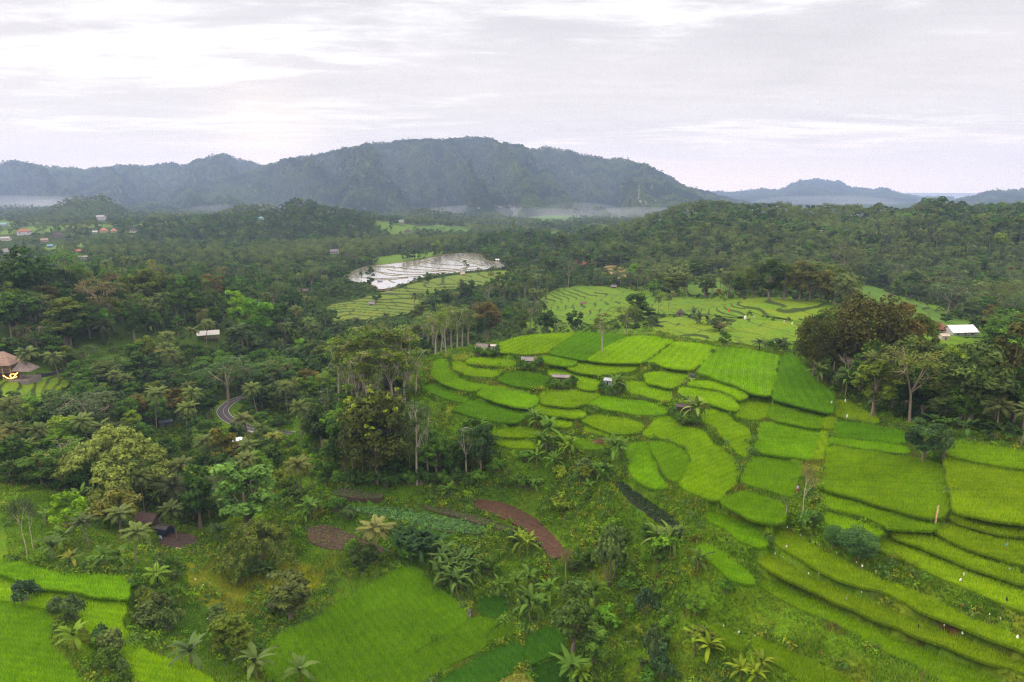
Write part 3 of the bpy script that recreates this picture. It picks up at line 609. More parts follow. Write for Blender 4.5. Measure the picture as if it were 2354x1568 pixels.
mountain('mountain', [(300,462),(330,452),(390,440),(450,428),(520,415),(560,405),(600,392),(640,382),(700,366),(790,352),(850,340),(900,333),(950,328),(1010,329),(1080,323),(1130,327),(1180,340),(1215,346),(1245,341),(1300,350),(1330,357),(1380,366),(1420,368),(1450,375),(1490,392),(1520,405),(1560,426),(1590,434),(1620,441),(1660,451),(1700,462),(1750,474),(1790,484)], 3800, 2250, 4600, -36, 4)
mountain('left_mountain', [(-320,380),(-100,372),(0,376),(60,378),(90,372),(130,380),(200,386),(260,389),(330,381),(370,378),(400,382),(440,377),(460,381),(500,369),(540,358),(570,364),(600,374),(640,384),(700,392),(800,410),(900,440)], 4700, 3300, 5400, -40, 51)
mountain('far_mountain', [(1600,446),(1650,441),(1690,440),(1730,434),(1760,438),(1790,426),(1815,417),(1850,415),(1890,420),(1920,430),(1950,436),(1990,435),(2020,441),(2060,450),(2100,463),(2125,470),(2150,476)], 7400, 5200, 8400, -46, 90, spur=.15, nu=200, nt=40, treeh=1)
mountain('coast_hill', [(2110,474),(2135,469),(2160,458),(2200,447),(2230,438),(2280,438),(2320,433),(2353,425),(2450,408),(2600,380),(2800,360)], 4600, 3600, 5600, -48, 120, spur=.2, nu=200, nt=50, treeh=3)

# ---- rice crops
M_RICE = foliage_mat('rice_leaves', trans=.35, rough=.7, spec=.04, gain=1.0)
M_LEAF = foliage_mat('tree_leaves', trans=.2)
RICE = {'Y': (.245,.385,.003), 'G': (.190,.345,.004), 'D': (.125,.265,.006), 'L': (.245,.345,.005), 'O': (.200,.320,.004), 'M': (.155,.290,.005), 'B': (.080,.205,.020), 'K': (.048,.130,.012)}
def blades(x, y, z, h, w, lean, g, nb):
    """nb upright bent triangles at each point; returns verts, faces, tone"""
    n = len(x); N = n * nb
    X = np.repeat(x, nb); Y = np.repeat(y, nb); Z = np.repeat(z, nb); H = np.repeat(h, nb) * g.uniform(.7, 1.15, N); Wd = np.repeat(w, nb) * g.uniform(.7, 1.3, N)
    a = g.uniform(0, 2 * np.pi, N); L = np.repeat(lean, nb) * g.uniform(.3, 1.2, N); b = a + np.pi / 2 + g.normal(0, .5, N)
    sx = np.cos(b) * Wd / 2; sy = np.sin(b) * Wd / 2; ox = np.cos(a) * L * .2; oy = np.sin(a) * L * .2
    v = np.empty((N, 3, 3)); v[:, 0] = np.stack([X + ox - sx, Y + oy - sy, Z], 1); v[:, 1] = np.stack([X + ox + sx, Y + oy + sy, Z], 1)
    v[:, 2] = np.stack([X + np.cos(a) * L, Y + np.sin(a) * L, Z + H], 1)
    return v.reshape(-1, 3), np.arange(N * 3).reshape(-1, 3)
def fill_poly(p, ang, sx, sy, jit, g):
    c, s = math.cos(ang), math.sin(ang); q = np.stack([p[:, 0] * c + p[:, 1] * s, -p[:, 0] * s + p[:, 1] * c], 1)
    u = np.arange(q[:, 0].min(), q[:, 0].max(), sx); v = np.arange(q[:, 1].min(), q[:, 1].max(), sy)
    U, V = np.meshgrid(u, v); U = U + g.uniform(-jit, jit, U.shape) * sx; V0 = V.copy(); V = V + g.uniform(-jit, jit, V.shape) * sy * .5
    X = U * c - V * s; Y = U * s + V * c; m = inside(p, X, Y)
    return X[m], Y[m], V0[m]
def crop(f, k):
    g = np.random.default_rng(k + 100); p = f['poly']; z0 = f['z']; d = np.hypot(*p.mean(0)); n = len(p)
    s = max(.26, d * .0021); short = f['col'] == 'K'
    x, y, row = fill_poly(p, f['ang'], s, s * 1.25, .42, g)
    hh = .55 + .22 * fbm(x / 3, y / 3, 5, 3) + .06 * np.sin(row * 2.3 + 3 * vnoise(x / 9, y / 9, 3))
    if short: hh = hh * .55
    wind = fbm(x / 7 + 50, y / 3.5, 15, 3)
    V, Fc = blades(x, y, np.full(len(x), z0 + .02), hh, np.full(len(x), s * .34), np.full(len(x), .26), g, 5)
    patch = np.clip((fbm(x / 11, y / 11, 61 + k % 5, 3) - .5) * 2.6 + .5, 0, 1)
    stripe = .5 + .5 * np.sin(row * (2 * np.pi / max(1.3, d * .011)) + 4 * vnoise(x / 14, y / 14, 8))
    to = np.clip(.08 + .34 * patch + .24 * wind + .24 * stripe, 0, 1); to = np.clip(np.repeat(to, 5) + g.normal(0, .20, len(to) * 5), 0, 1)
    tn = np.stack([to * .45, to * .45, np.clip(to * 1.15 + .05, 0, 1)], 1).ravel()
    e = resample(p, .16); ee = e + g.normal(0, .10, e.shape); V2, F2 = blades(ee[:, 0], ee[:, 1], np.full(len(ee), z0 - .25), np.full(len(ee), .38 if short else .68), np.full(len(ee), s * .36), np.full(len(ee), .24), g, 4)
    t2 = np.clip(g.normal(.42, .18, len(V2) // 3), 0, 1); tn = np.concatenate([tn, np.stack([t2 * .2, t2 * .2, t2], 1).ravel()]); Fc = np.vstack([Fc, F2 + len(V)]); V = np.vstack([V, V2])
    nb = len(V); zb = z0 + (.08 if short else .14)
    top = np.column_stack([p, np.full(n, zb)]); bot = np.column_stack([p, np.full(n, z0 - .3)])
    VV = np.vstack([V, top, bot]); i = np.arange(n); j = (i + 1) % n
    me = mesh_np('rice_field', VV, [Fc, np.stack([nb + i, nb + j, nb + n + j, nb + n + i], 1), (nb + i)[None]], [M_RICE], {'tone': np.concatenate([tn, np.full(2 * n, .05)])})
    o = link('rice_field', me); o.color = (*RICE[f['col']], 1)
    tag(o, f['name'], 'rice field', None, 'structure'); return o
for k, f in enumerate(FLD): crop(f, k)

# ---- soil and vegetable plots
def leafy(x, y, z, r, nl, ls, g, flat=.6):
    """small leafy plants: nl leaf quads round each point"""
    n = len(x); N = n * nl; R_ = np.repeat(r, nl)
    d = g.normal(size=(N, 3)); d[:, 2] = np.abs(d[:, 2]) * flat; d /= np.linalg.norm(d, axis=1)[:, None]
    c = np.stack([np.repeat(x, nl), np.repeat(y, nl), np.repeat(z, nl)], 1) + d * (R_ * g.uniform(.55, 1.05, N))[:, None]
    nrm = d + g.normal(0, .5, (N, 3)); return quads(c, nrm, np.repeat(r, nl) * ls * g.uniform(.7, 1.3, N), g)
def quads(c, nrm, size, g, asp=.6):
    N = len(c); nrm = nrm / np.linalg.norm(nrm, axis=1)[:, None]
    u = np.cross(nrm, g.normal(size=(N, 3))); u /= np.linalg.norm(u, axis=1)[:, None] + 1e-9; v = np.cross(nrm, u)
    s = size[:, None]; V = np.stack([c - u * s, c - v * s * asp, c + u * s, c + v * s * asp], 1)
    return V.reshape(-1, 3), np.arange(N * 4).reshape(-1, 4)
PCOL = {'brown': (.050,.029,.020), 'rows': (.045,.036,.026), 'cassava': (.04,.06,.02), 'tufts': (.050,.033,.028), 'dark': (.028,.032,.022), 'yard': (.052,.038,.035), 'olive': (.14,.13,.03)}
def soil_mat(name, col):
    t = NT(name); a = t.noise(1.3, 6, .65); b = t.noise(.22, 3)
    c = t.mix(t.ss(a, .3, .7), tuple(v * .7 for v in col), tuple(v * 1.3 for v in col)); c = t.mix(t.ss(b, .35, .7), c, t.mix(1, c, (1.25, 1.2, 1.1), 'MULTIPLY'))
    return t.surf(c, .95, .1, bump=a, bstr=.8, bdist=.15)
def plot(f, k):
    g = np.random.default_rng(900 + k); p = f['poly']; z0 = f['z']; n = len(p)
    top = np.column_stack([p, np.full(n, z0 + .10)]); bot = np.column_stack([p, np.full(n, z0 - .9)]); i = np.arange(n); j = (i + 1) % n
    nm = {'brown': 'ploughed_field', 'yard': 'dirt_yard'}.get(f['kind'], 'vegetable_plot')
    o = link(nm, mesh_np(nm, np.vstack([top, bot]), [np.stack([i, j, n + j, n + i], 1), i[None]], [soil_mat(nm + '_soil', PCOL[f['kind']])]))
    tag(o, f['name'], 'plot', None, 'structure')
    K = f['kind']
    if K == 'yard': return
    s = {'brown': .55, 'rows': .8, 'cassava': .75, 'tufts': 1.0, 'dark': .5, 'olive': .5}[K]
    ang = {'brown': -20, 'rows': -18, 'cassava': -18, 'tufts': -20, 'dark': -48, 'olive': 20}[K]
    x, y, row = fill_poly(p, R(ang), s, s * 1.15, .22 if K != 'cassava' else .4, g); z = np.full(len(x), z0 + .12)
    if K == 'brown':
        m = g.random(len(x)) < .55; x, y, z = x[m], y[m], z[m]; r = np.full(len(x), .13)
    else: r = np.full(len(x), {'rows': .30, 'cassava': .62, 'tufts': .34, 'dark': .4, 'olive': .3}[K]) * g.uniform(.75, 1.2, len(x))
    V, Fq = leafy(x, y, z, r, 6 if K == 'brown' else 26, .38 if K != 'cassava' else .30, g, 1.0)
    tn = np.repeat(np.clip(g.normal(.5, .25, len(V) // 4), 0, 1), 4)
    q = tag(link('vegetable_crop', mesh_np('vegetable_crop', V, Fq, [M_LEAF], {'tone': tn})), 'crop plants of the ' + f['name'], 'crop', None, 'stuff')
    q.color = (*{'brown': (.10,.13,.05), 'rows': (.07,.12,.05), 'cassava': (.085,.170,.078), 'tufts': (.11,.11,.065), 'dark': (.032,.052,.030), 'olive': (.15,.16,.03)}[K], 1)
for k, f in enumerate(PLT): plot(f, k)

# ---- stepped terraces in the middle distance
TCOL = {'green': (.066,.135,.014), 'bright': (.080,.150,.012), 'soft': (.052,.115,.018), 'pale': (.075,.120,.022), 'ledge': (.105,.110,.04), 'brown': (.10,.05,.032), 'tan': (.20,.16,.08)}
def terrace_mat(name, col, water=False):
    t = NT(name); r = t.attr('riser').outputs['Fac']; a = t.noise(.8, 4, .6); b = t.noise(.08, 3, .5)
    if water:
        w = t.n('ShaderNodeBsdfPrincipled'); w.inputs['Base Color'].default_value = (.80, .78, .76, 1); w.inputs['Roughness'].default_value = .05; w.inputs['Metallic'].default_value = .95
        dk = t.mix(t.ss(a, .3, .7), (.09, .085, .03), (.17, .16, .06)); m = t.n('ShaderNodeBsdfDiffuse'); t.put(m.inputs[0], dk)
        mx = t.n('ShaderNodeMixShader'); t.put(mx.inputs[0], t.ss(r, .25, .55)); t.L.new(w.outputs[0], mx.inputs[1]); t.L.new(m.outputs[0], mx.inputs[2])
        t.L.new(mx.outputs[0], t.out.inputs[0]); return t.m
    c = t.mix(t.ss(a, .3, .7), tuple(v * .78 for v in col), tuple(v * 1.2 for v in col)); c = t.mix(t.ss(b, .35, .65), c, t.mix(1, c, (1.3, 1.05, .8), 'MULTIPLY'))
    c = t.mix(t.ss(r, .2, .6), c, (.032, .050, .014))
    return t.surf(c, .9, .03, bump=a, bstr=.7, bdist=.3)
def terrace(nm, p, col, step, k, water=False):
    d = np.hypot(*p.mean(0)); cs = max(.45, d * .0016); x = np.arange(p[:, 0].min(), p[:, 0].max() + cs, cs); y = np.arange(p[:, 1].min(), p[:, 1].max() + 3 * cs, cs * 1.6)
    X, Y = np.meshgrid(x, y); m = inside(p, X, Y)
    h = smooth_h(X, Y) + (fbm(X / (d * .11), Y / (d * .11), 200 + k, 3) - .5) * step * 5
    q = h / step; fr = q - np.floor(q); lv = np.floor(q)
    w = .20 if not water else .09
    ris = np.clip(1 - np.abs(fr - (1 - w / 2)) / (w * .75), 0, 1)
    # dividing bunds across the steps
    u = X * np.cos(lv * 1.7 + k) * .0 + X * .9 + Y * .45 + 60 * vnoise(lv * 3.1, lv * 0 + k, 7) + 3 * vnoise(X / 15, Y / 15, 5)
    per = d * (.05 if not water else .17); fu = np.abs((u / per) % 1 - .5); ris = np.maximum(ris, np.clip(1 - fu / (.055 if not water else .02), 0, 1) * (1 if water else .75))
    zs = (lv + np.clip((fr - (1 - w)) / w, 0, 1)) * step
    H = smooth_h(X, Y); z = H + (zs - h) * .9 + .25 + ris * (.22 if water else .12)
    if water: z = H + (zs - h) * .5 + .25 + ris * .3
    ny, nx = X.shape; i = np.arange(nx * ny).reshape(ny, nx); F = np.stack([i[:-1, :-1], i[:-1, 1:], i[1:, 1:], i[1:, :-1]], -1).reshape(-1, 4)
    F = F[m.ravel()[F].all(1)]; us = np.unique(F); re = np.full(nx * ny, -1); re[us] = np.arange(len(us))
    o = link('flooded_paddies' if water else 'terraced_field', mesh_np('terraced_field', np.stack([X, Y, z], -1).reshape(-1, 3)[us], re[F], [terrace_mat('terrace_ground', col, water)], {'riser': ris.ravel()[us]}, smooth=not water))
    tag(o, nm, 'rice terraces', None, 'structure')
for k, t_ in enumerate(TERR): terrace(t_[0], CLEAR[k], TCOL[t_[1]], t_[2], k)
X7 = lambda *p: [(769.8 + x / 5.692, 563 + y / 5.692) for x, y in p]
def flooded():
    p = resample(CLEAR[-1], 2.5); x = np.arange(p[:, 0].min(), p[:, 0].max() + 3, 2.0); y = np.arange(p[:, 1].min(), p[:, 1].max() + 3, 3.0); X, Y = np.meshgrid(x, y); m = inside(p, X, Y); A = np.column_stack([X[m], Y[m], np.ones(m.sum())])
    cf = np.linalg.lstsq(A, smooth_h(X[m], Y[m]), rcond=None)[0]; pl = lambda u, v: cf[0] * u + cf[1] * v + cf[2] + .35
    t = NT('flooded_water'); a = t.noise(.05, 5, .6); rf = t.noise(.5, 3); w = t.n('ShaderNodeBsdfPrincipled'); w.inputs['Base Color'].default_value = (.90, .87, .83, 1); w.inputs['Metallic'].default_value = .96; t.put(w.inputs['Roughness'], t.ss(rf, .2, .8, .10, .26))
    d = t.n('ShaderNodeBsdfDiffuse'); d.inputs[0].default_value = (.13, .125, .05, 1); mx = t.n('ShaderNodeMixShader'); t.put(mx.inputs[0], t.ss(a, .64, .72, 0, .6)); t.L.new(w.outputs[0], mx.inputs[1]); t.L.new(d.outputs[0], mx.inputs[2]); t.L.new(mx.outputs[0], t.out.inputs[0])
    n = len(p); o = link('flooded_paddies', mesh_np('flooded_paddies', np.column_stack([p, pl(p[:, 0], p[:, 1])]), [np.arange(n)[None]], [t.m])); tag(o, 'white flooded rice paddies reflecting the sky between brown dikes', 'rice terraces', None, 'structure')
    md = plain('dike_mud', (.085, .082, .030), .9, .4, .4); L_ = [X7(*q) for q in (((770,305),(900,290),(1020,268),(1180,215),(1300,180),(1390,140),(1540,112)), ((540,350),(640,365),(760,380),(870,390),(1000,395),(1180,385),(1400,365),(1600,340),(1900,310)), ((680,320),(760,340),(900,355),(1100,360),(1300,350),(1500,335),(1640,320)), ((830,300),(1000,320),(1150,330),(1500,335)), ((1030,270),(1200,295),(1400,310),(1600,320)), ((1200,235),(1400,260),(1700,270)), ((1420,180),(1600,215),(1800,245),(1930,265)), ((1530,150),(1620,185),(1760,220),(1930,245)), ((1600,150),(1700,180),(1850,200),(1920,205)), ((1690,150),(1740,175),(1900,190)), ((290,290),(420,285),(560,290),(700,300),(830,300)), ((370,265),(500,275),(650,285),(780,285)), ((120,410),(300,425),(500,440),(700,440),(900,425),(1100,412)), ((520,455),(640,460),(800,450),(950,430)), ((330,310),(450,305),(540,350),(700,400),(800,405),(870,390)), ((700,460),(740,485),(780,490)), ((900,240),(1000,250),(1100,235)), ((980,205),(1060,222),(1150,225)), ((1640,320),(1700,295),(1950,270)))]
    V, F, k = [], [], 0
    for i, q in enumerate(L_ + [FLOOD + FLOOD[:1]]):
        d_ = ray([u for u, v in q], [v for u, v in q]); tt = (cf[2] + .35 - CAMZ) / (d_[:, 2] - cf[0] * d_[:, 0] - cf[1] * d_[:, 1]); g = resample(chaikin(d_[:, :2] * tt[:, None], 2, False), 1.5, False); g = g + np.column_stack([fbm(g[:, 0] / 5, g[:, 1] / 5, i, 2) - .5, fbm(g[:, 0] / 5, g[:, 1] / 5, i + 50, 2) - .5]) * 1.2
        tn = np.gradient(g, axis=0); tn /= np.linalg.norm(tn, axis=1)[:, None] + 1e-9; nn = np.stack([-tn[:, 1], tn[:, 0]], 1); hw = (1.1 if i == 0 else 0.7 if i == len(L_) else .5) * (.7 + .6 * vnoise(g[:, 0] / 4, g[:, 1] / 4, 9))[:, None]; z = pl(g[:, 0], g[:, 1]); n = len(g)
        for s_, dz in ((-1.5, -.3), (-.8, .32), (.8, .32), (1.5, -.3)): V.append(np.column_stack([g + nn * hw * s_, z + dz]))
        j = np.arange(n - 1); F += [np.stack([k + a * n + j, k + a * n + j + 1, k + (a + 1) * n + j + 1, k + (a + 1) * n + j], 1) for a in range(3)]; k += 4 * n
    tag(link('paddy_dikes', mesh_np('paddy_dikes', np.vstack(V), np.vstack(F), [md])), 'brown mud dikes dividing the flooded paddies', 'dikes', None, 'structure')
flooded()

# ---- valley road
def ribbon(name, pl, w, off, dz, m, thick=0):
    tn = np.gradient(pl[:, :2], axis=0); tn /= np.linalg.norm(tn, axis=1)[:, None]; nn = np.stack([-tn[:, 1], tn[:, 0]], 1)
    a = pl.copy(); a[:, :2] += nn * (off - w / 2); b = pl.copy(); b[:, :2] += nn * (off + w / 2); a[:, 2] += dz; b[:, 2] += dz
    n = len(pl); i = np.arange(n - 1); return mesh_np(name, np.vstack([a, b]), np.stack([i, i + 1, i + 1 + n, i + n], 1), [m])
t = NT('asphalt'); nz = t.noise(2.5, 5); M_ASPH = t.surf(t.mix(nz, (.028, .027, .034), (.046, .044, .054)), .8, .3)
M_PAINT = plain('road_paint', (.42, .42, .41), .6, .2)
tag(link('road', ribbon('road', rc, ROADW, 0, .04, M_ASPH)), kind='structure')
for off in (-ROADW / 2 + .2, ROADW / 2 - .2, 0.15): tag(link('road_marking', ribbon('road_marking', rc, .13 if off != .15 else .08, off, .05, M_PAINT)), kind='structure')
# ------------------------------------------------------------------ plants: one builder for each kind
t = NT('bark'); nz = t.noise(3, 5); oi = t.n('ShaderNodeObjectInfo')
M_BARK = t.surf(t.mix(nz, t.mix(1, oi.outputs['Color'], (.6, .6, .6), 'MULTIPLY'), t.mix(1, oi.outputs['Color'], (1.3, 1.3, 1.3), 'MULTIPLY')), .9, .1)
class PB:
    """collects wood tubes and leaf quads of one plant"""
    def __init__(s, seed): s.g = np.random.default_rng(seed); s.wv, s.wf, s.nv = [], [], 0; s.lv, s.lt, s.li = [], [], []; s.nl = 0
    def tube(s, pts, rad, n=5):
        pts = np.asarray(pts, float); k = len(pts); t_ = np.gradient(pts, axis=0); t_ /= np.linalg.norm(t_, axis=1)[:, None] + 1e-9
        ref = np.where(np.abs(t_[:, 2:3]) > .9, np.array([[1., 0, 0]]), np.array([[0., 0, 1.]])); a = np.cross(t_, ref); a /= np.linalg.norm(a, axis=1)[:, None] + 1e-9; b = np.cross(t_, a)
        an = np.arange(n) / n * 2 * np.pi; r = np.asarray(rad, float)[:, None, None]
        v = pts[:, None] + r * (np.cos(an)[None, :, None] * a[:, None] + np.sin(an)[None, :, None] * b[:, None])
        i = np.arange(k * n).reshape(k, n); f = np.stack([i[:-1], np.roll(i[:-1], -1, 1), np.roll(i[1:], -1, 1), i[1:]], -1).reshape(-1, 4)
        s.wv.append(v.reshape(-1, 3)); s.wf.append(f + s.nv); s.nv += k * n
    def limb(s, a, b, r0, r1, sag=.15, n=5, k=6):
        a = np.asarray(a, float); b = np.asarray(b, float); t_ = np.linspace(0, 1, k)[:, None]; L = np.linalg.norm(b - a)
        mid = (1 - (2 * t_ - 1) ** 2) * np.append(s.g.normal(0, .06, 2) * L, -sag * L * .3)
        s.tube(a + (b - a) * t_ + mid, np.linspace(r0, r1, k), n)
    def leaves(s, c, nrm, size, tone, asp=.6):
        V, F = quads(np.asarray(c, float), np.asarray(nrm, float), np.asarray(size, float), s.g, asp); s.raw(V, F, np.repeat(tone, 4))
    def raw(s, V, F, tone):
        s.lv.append(V); s.li.append(np.asarray(F) + s.nl); s.nl += len(V); s.lt.append(np.asarray(tone, float))
    def clump(s, c, r, n, size, tone, fl=.75, up=.35):
        g = s.g; d = g.normal(size=(n, 3)); d /= np.linalg.norm(d, axis=1)[:, None]; m = d[:, 2] < -.35; d[m, 2] *= -1
        rad = g.uniform(.62, 1.06, n) * (1 + .22 * np.sin(d[:, 0] * 5 + r * 9) * np.cos(d[:, 1] * 4 + r * 5))
        p = np.asarray(c) + d * rad[:, None] * np.array([r, r, r * fl])
        nr = d + g.normal(0, .55, (n, 3)) + np.array([0, 0, up])
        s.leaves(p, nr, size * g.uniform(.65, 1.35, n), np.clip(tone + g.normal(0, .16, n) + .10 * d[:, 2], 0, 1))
    def wood(s, name): return mesh_np(name, np.vstack(s.wv), np.vstack(s.wf), [M_BARK], smooth=True)
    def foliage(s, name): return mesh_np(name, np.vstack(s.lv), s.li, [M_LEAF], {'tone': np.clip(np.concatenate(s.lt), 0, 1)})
    def whole(s, name):
        V = np.vstack(s.wv + s.lv) if s.wv else np.vstack(s.lv); F = ([np.vstack(s.wf)] if s.wf else []) + [f + s.nv for f in s.li]
        tn = np.concatenate([np.full(s.nv, .2)] + s.lt); nw = sum(len(f) for f in s.wf); nf = nw + sum(len(f) for f in s.li)
        return mesh_np(name, V, F, [M_BARK, M_LEAF], {'tone': tn}, midx=np.where(np.arange(nf) < nw, 0, 1))

def g_broad(seed, H=15, W=11, ncl=26, nl=150, ls=.36, fork=.30, shape=1.0, tall=.36, tips=0):
    b = PB(seed); g = b.g; zt = H * fork; b.tube([(0, 0, -.8), (.1, 0, zt * .5), (0, .1, zt), (.15, 0, H * .55)], [H * .028, H * .023, H * .019, H * .008], 6)
    cs = []; k = 0
    while len(cs) < ncl and k < 900:
        k += 1; d = g.normal(size=3); d /= np.linalg.norm(d); rr = g.uniform(.45, 1) ** .6
        c = np.array([d[0] * W * .40 * rr, d[1] * W * .40 * rr, H * (.98 - tall) + d[2] * H * tall * rr * .86])
        h = (c[2] / H - .3) / .7
        if c[2] < H * .26 or np.hypot(c[0], c[1]) > W * .42 * (1.12 - shape * max(0, h) ** 2 * .55): continue
        if all(np.linalg.norm((c - q) * np.array([1, 1, 1.2])) > W * .105 for q in cs): cs.append(c)
    for c in cs:
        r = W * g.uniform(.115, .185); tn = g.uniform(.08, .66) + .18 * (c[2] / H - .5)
        b.clump(c, r, int(nl * (r / (W * .15)) ** 2), ls, tn)
    if tips:
        b.tip = PB(seed + 7); cs2 = sorted(cs, key=lambda c: -c[2] - .3 * np.hypot(c[0], c[1]) + g.uniform(0, 4))[:tips]
        for c in cs2:
            for _ in range(3): b.tip.clump(c + g.normal(0, 1, 3) * W * .07 + np.array([0, 0, W * .07]), W * .036, 16, ls, .6)
    for c in cs[:14:2]: b.limb((0, 0, zt * g.uniform(.7, 1.2)), c * .86, H * .012, H * .003, .1, 4, 4)
    return b
def g_umbrella(seed, H=16, W=11, npad=34, nl=70, ls=.27, forkz=.42, nlimb=6, layers=(.58, 1.0), flat=.26, pr=.135):
    b = PB(seed); g = b.g; zf = H * forkz; lean = g.normal(0, .03, 2) * H
    b.tube([(0, 0, -.8), (lean[0] * .4, lean[1] * .4, zf * .5), (lean[0] * .7, lean[1] * .7, zf)], [H * .017, H * .014, H * .012], 6)
    tips = []
    for i in range(nlimb):
        a = i / nlimb * 6.283 + g.uniform(-.4, .4); rr = W * g.uniform(.16, .34); z = H * g.uniform(layers[0] + .05, layers[1] - .08)
        e = np.array([lean[0] + math.cos(a) * rr, lean[1] + math.sin(a) * rr, z]); s0 = np.array([lean[0] * .7, lean[1] * .7, zf * g.uniform(.82, 1.0)])
        b.limb(s0, e, H * .0085, H * .004, -.35, 5, 6); tips.append(e)
    for i in range(npad):
        a = g.uniform(0, 6.283); rr = W * .44 * math.sqrt(g.uniform(.03, 1)); z = H * (layers[1] - (layers[1] - layers[0]) * (g.uniform(0, 1) ** 1.3) - .16 * (rr / (W * .5)) ** 2)
        c = np.array([lean[0] + math.cos(a) * rr, lean[1] + math.sin(a) * rr, z]); q = tips[int(np.argmin([np.linalg.norm(c - t_) for t_ in tips]))]
        b.limb(q, c, H * .0035, H * .0014, -.1, 4, 4); r = W * pr * g.uniform(.7, 1.25); n = int(nl * g.uniform(.7, 1.2))
        d = np.stack([g.normal(0, .5, n), g.normal(0, .5, n), g.normal(0, .30, n) * flat * 2.4], 1) * r; d[:, 2] -= (np.hypot(d[:, 0], d[:, 1]) ** 2) / r * .22
        b.leaves(c + d, g.normal(0, .42, (n, 3)) + np.array([0, 0, 1]), ls * g.uniform(.6, 1.3, n), np.clip(g.uniform(.25, .6) + g.normal(0, .15, n), 0, 1), .5)
    return b
def frond(b, base, az, el, L, n, lw, ll, tone, droop=1.0, tw=0.0):
    g = b.g; t_ = np.linspace(0, 1, 9); th = el - droop * t_ ** 1.5 * 1.55; ds = L / 8
    rr = np.concatenate([[0], np.cumsum(np.cos(th[:-1]) * ds)]); zz = np.concatenate([[0], np.cumsum(np.sin(th[:-1]) * ds)])
    side = az + tw * t_; P_ = np.stack([base[0] + np.cos(side) * rr, base[1] + np.sin(side) * rr, base[2] + zz], 1)
    b.tube(P_, np.linspace(.055, .012, 9) * (L / 4), 3)
    s_ = np.linspace(.10, .99, n); C_ = np.stack([np.interp(s_, t_, P_[:, k]) for k in range(3)], 1); tan = np.stack([np.interp(s_, t_, np.gradient(P_[:, k])) for k in range(3)], 1); tan /= np.linalg.norm(tan, axis=1)[:, None]
    sd = np.array([-math.sin(az), math.cos(az), 0]); V = []
    for sg in (-1, 1):
        ln = ll * np.sin(np.pi * np.clip(s_ * .93 + .07, 0, 1)) ** .55 * g.uniform(.8, 1.1, n)
        dr = sd * sg + tan * .55 + np.array([0, 0, -.42]) + g.normal(0, .10, (n, 3)); dr /= np.linalg.norm(dr, axis=1)[:, None]
        w = tan * lw; e = C_ + dr * ln[:, None]; m = C_ + dr * (ln * .5)[:, None] + np.array([0, 0, .05])
        e[:, 2] -= ln * .22
        V.append(np.stack([C_ - w * .5, m - w * .6, e, m + w * .6], 1))
    V = np.concatenate(V); N = len(V)
    b.raw(V.reshape(-1, 3), np.arange(N * 4).reshape(-1, 4), np.repeat(np.clip(tone + g.normal(0, .10, N), 0, 1), 4))
def g_palm(seed, H=11, nf=24, L=4.1, n=26, lw=.20, ll=.95, lean=.12, rt=.15):
    b = PB(seed); g = b.g; a = g.uniform(0, 6.283); k = np.linspace(0, 1, 7); off = lean * H * g.uniform(.3, 1.2) * k ** 1.8
    T = np.stack([np.cos(a) * off, np.sin(a) * off, -.6 + (H + .6) * k], 1); b.tube(T, np.linspace(rt * 1.35, rt * .8, 7), 6); top = T[-1]
    for i in range(nf):
        q = i / nf; el = 1.35 - 1.75 * q + g.normal(0, .10); b_az = i * 2.4 + g.normal(0, .2)
        frond(b, top, b_az, el, L * g.uniform(.85, 1.1) * (.8 if q < .15 else 1), n, lw, ll, .62 - .25 * q + (.25 if q > .9 and g.random() < .5 else 0), droop=.75 + .45 * q)
    return b
def g_banana(seed, H=2.0, nlv=12, L=2.5, W=.50):
    b = PB(seed); g = b.g; b.tube([(0, 0, -.4), (.03, 0, H * .5), (.06, .03, H)], [.15, .12, .08], 6)
    for i in range(nlv):
        az = i * 2.4 + g.normal(0, .25); el = g.uniform(.75, 1.45) if i < nlv - 3 else g.uniform(-.4, .5); l = L * g.uniform(.7, 1.1); k = 8; t_ = np.linspace(0, 1, k); th = el - t_ ** 1.4 * g.uniform(.9, 1.9); ds = l / (k - 1)
        rr = np.concatenate([[0], np.cumsum(np.cos(th[:-1]) * ds)]); zz = H + np.concatenate([[0], np.cumsum(np.sin(th[:-1]) * ds)])
        C_ = np.stack([.06 + np.cos(az) * rr, .03 + np.sin(az) * rr, zz], 1); sd = np.array([-math.sin(az), math.cos(az), 0]); w = W * .5 * np.sin(np.pi * np.clip(t_ * .9 + .08, 0, 1)) ** .6 * g.uniform(.85, 1.1, k)
        Lf = C_ + sd * w[:, None] + np.array([0, 0, .10]) * w[:, None]; Rf = C_ - sd * w[:, None] + np.array([0, 0, .10]) * w[:, None]
        Lf[:, 2] -= .12 * t_; Rf[:, 2] -= .18 * t_ * g.random()
        V = np.vstack([Lf, C_, Rf]); q = np.arange(k - 1); F = np.vstack([np.stack([q, q + 1, q + 1 + k, q + k], 1), np.stack([q + k, q + k + 1, q + 1 + 2 * k, q + 2 * k], 1)])
        b.raw(V, F, np.clip(np.full(len(V), g.uniform(.35, .75) if i < nlv - 1 else .95) + g.normal(0, .05, len(V)), 0, 1))
    return b
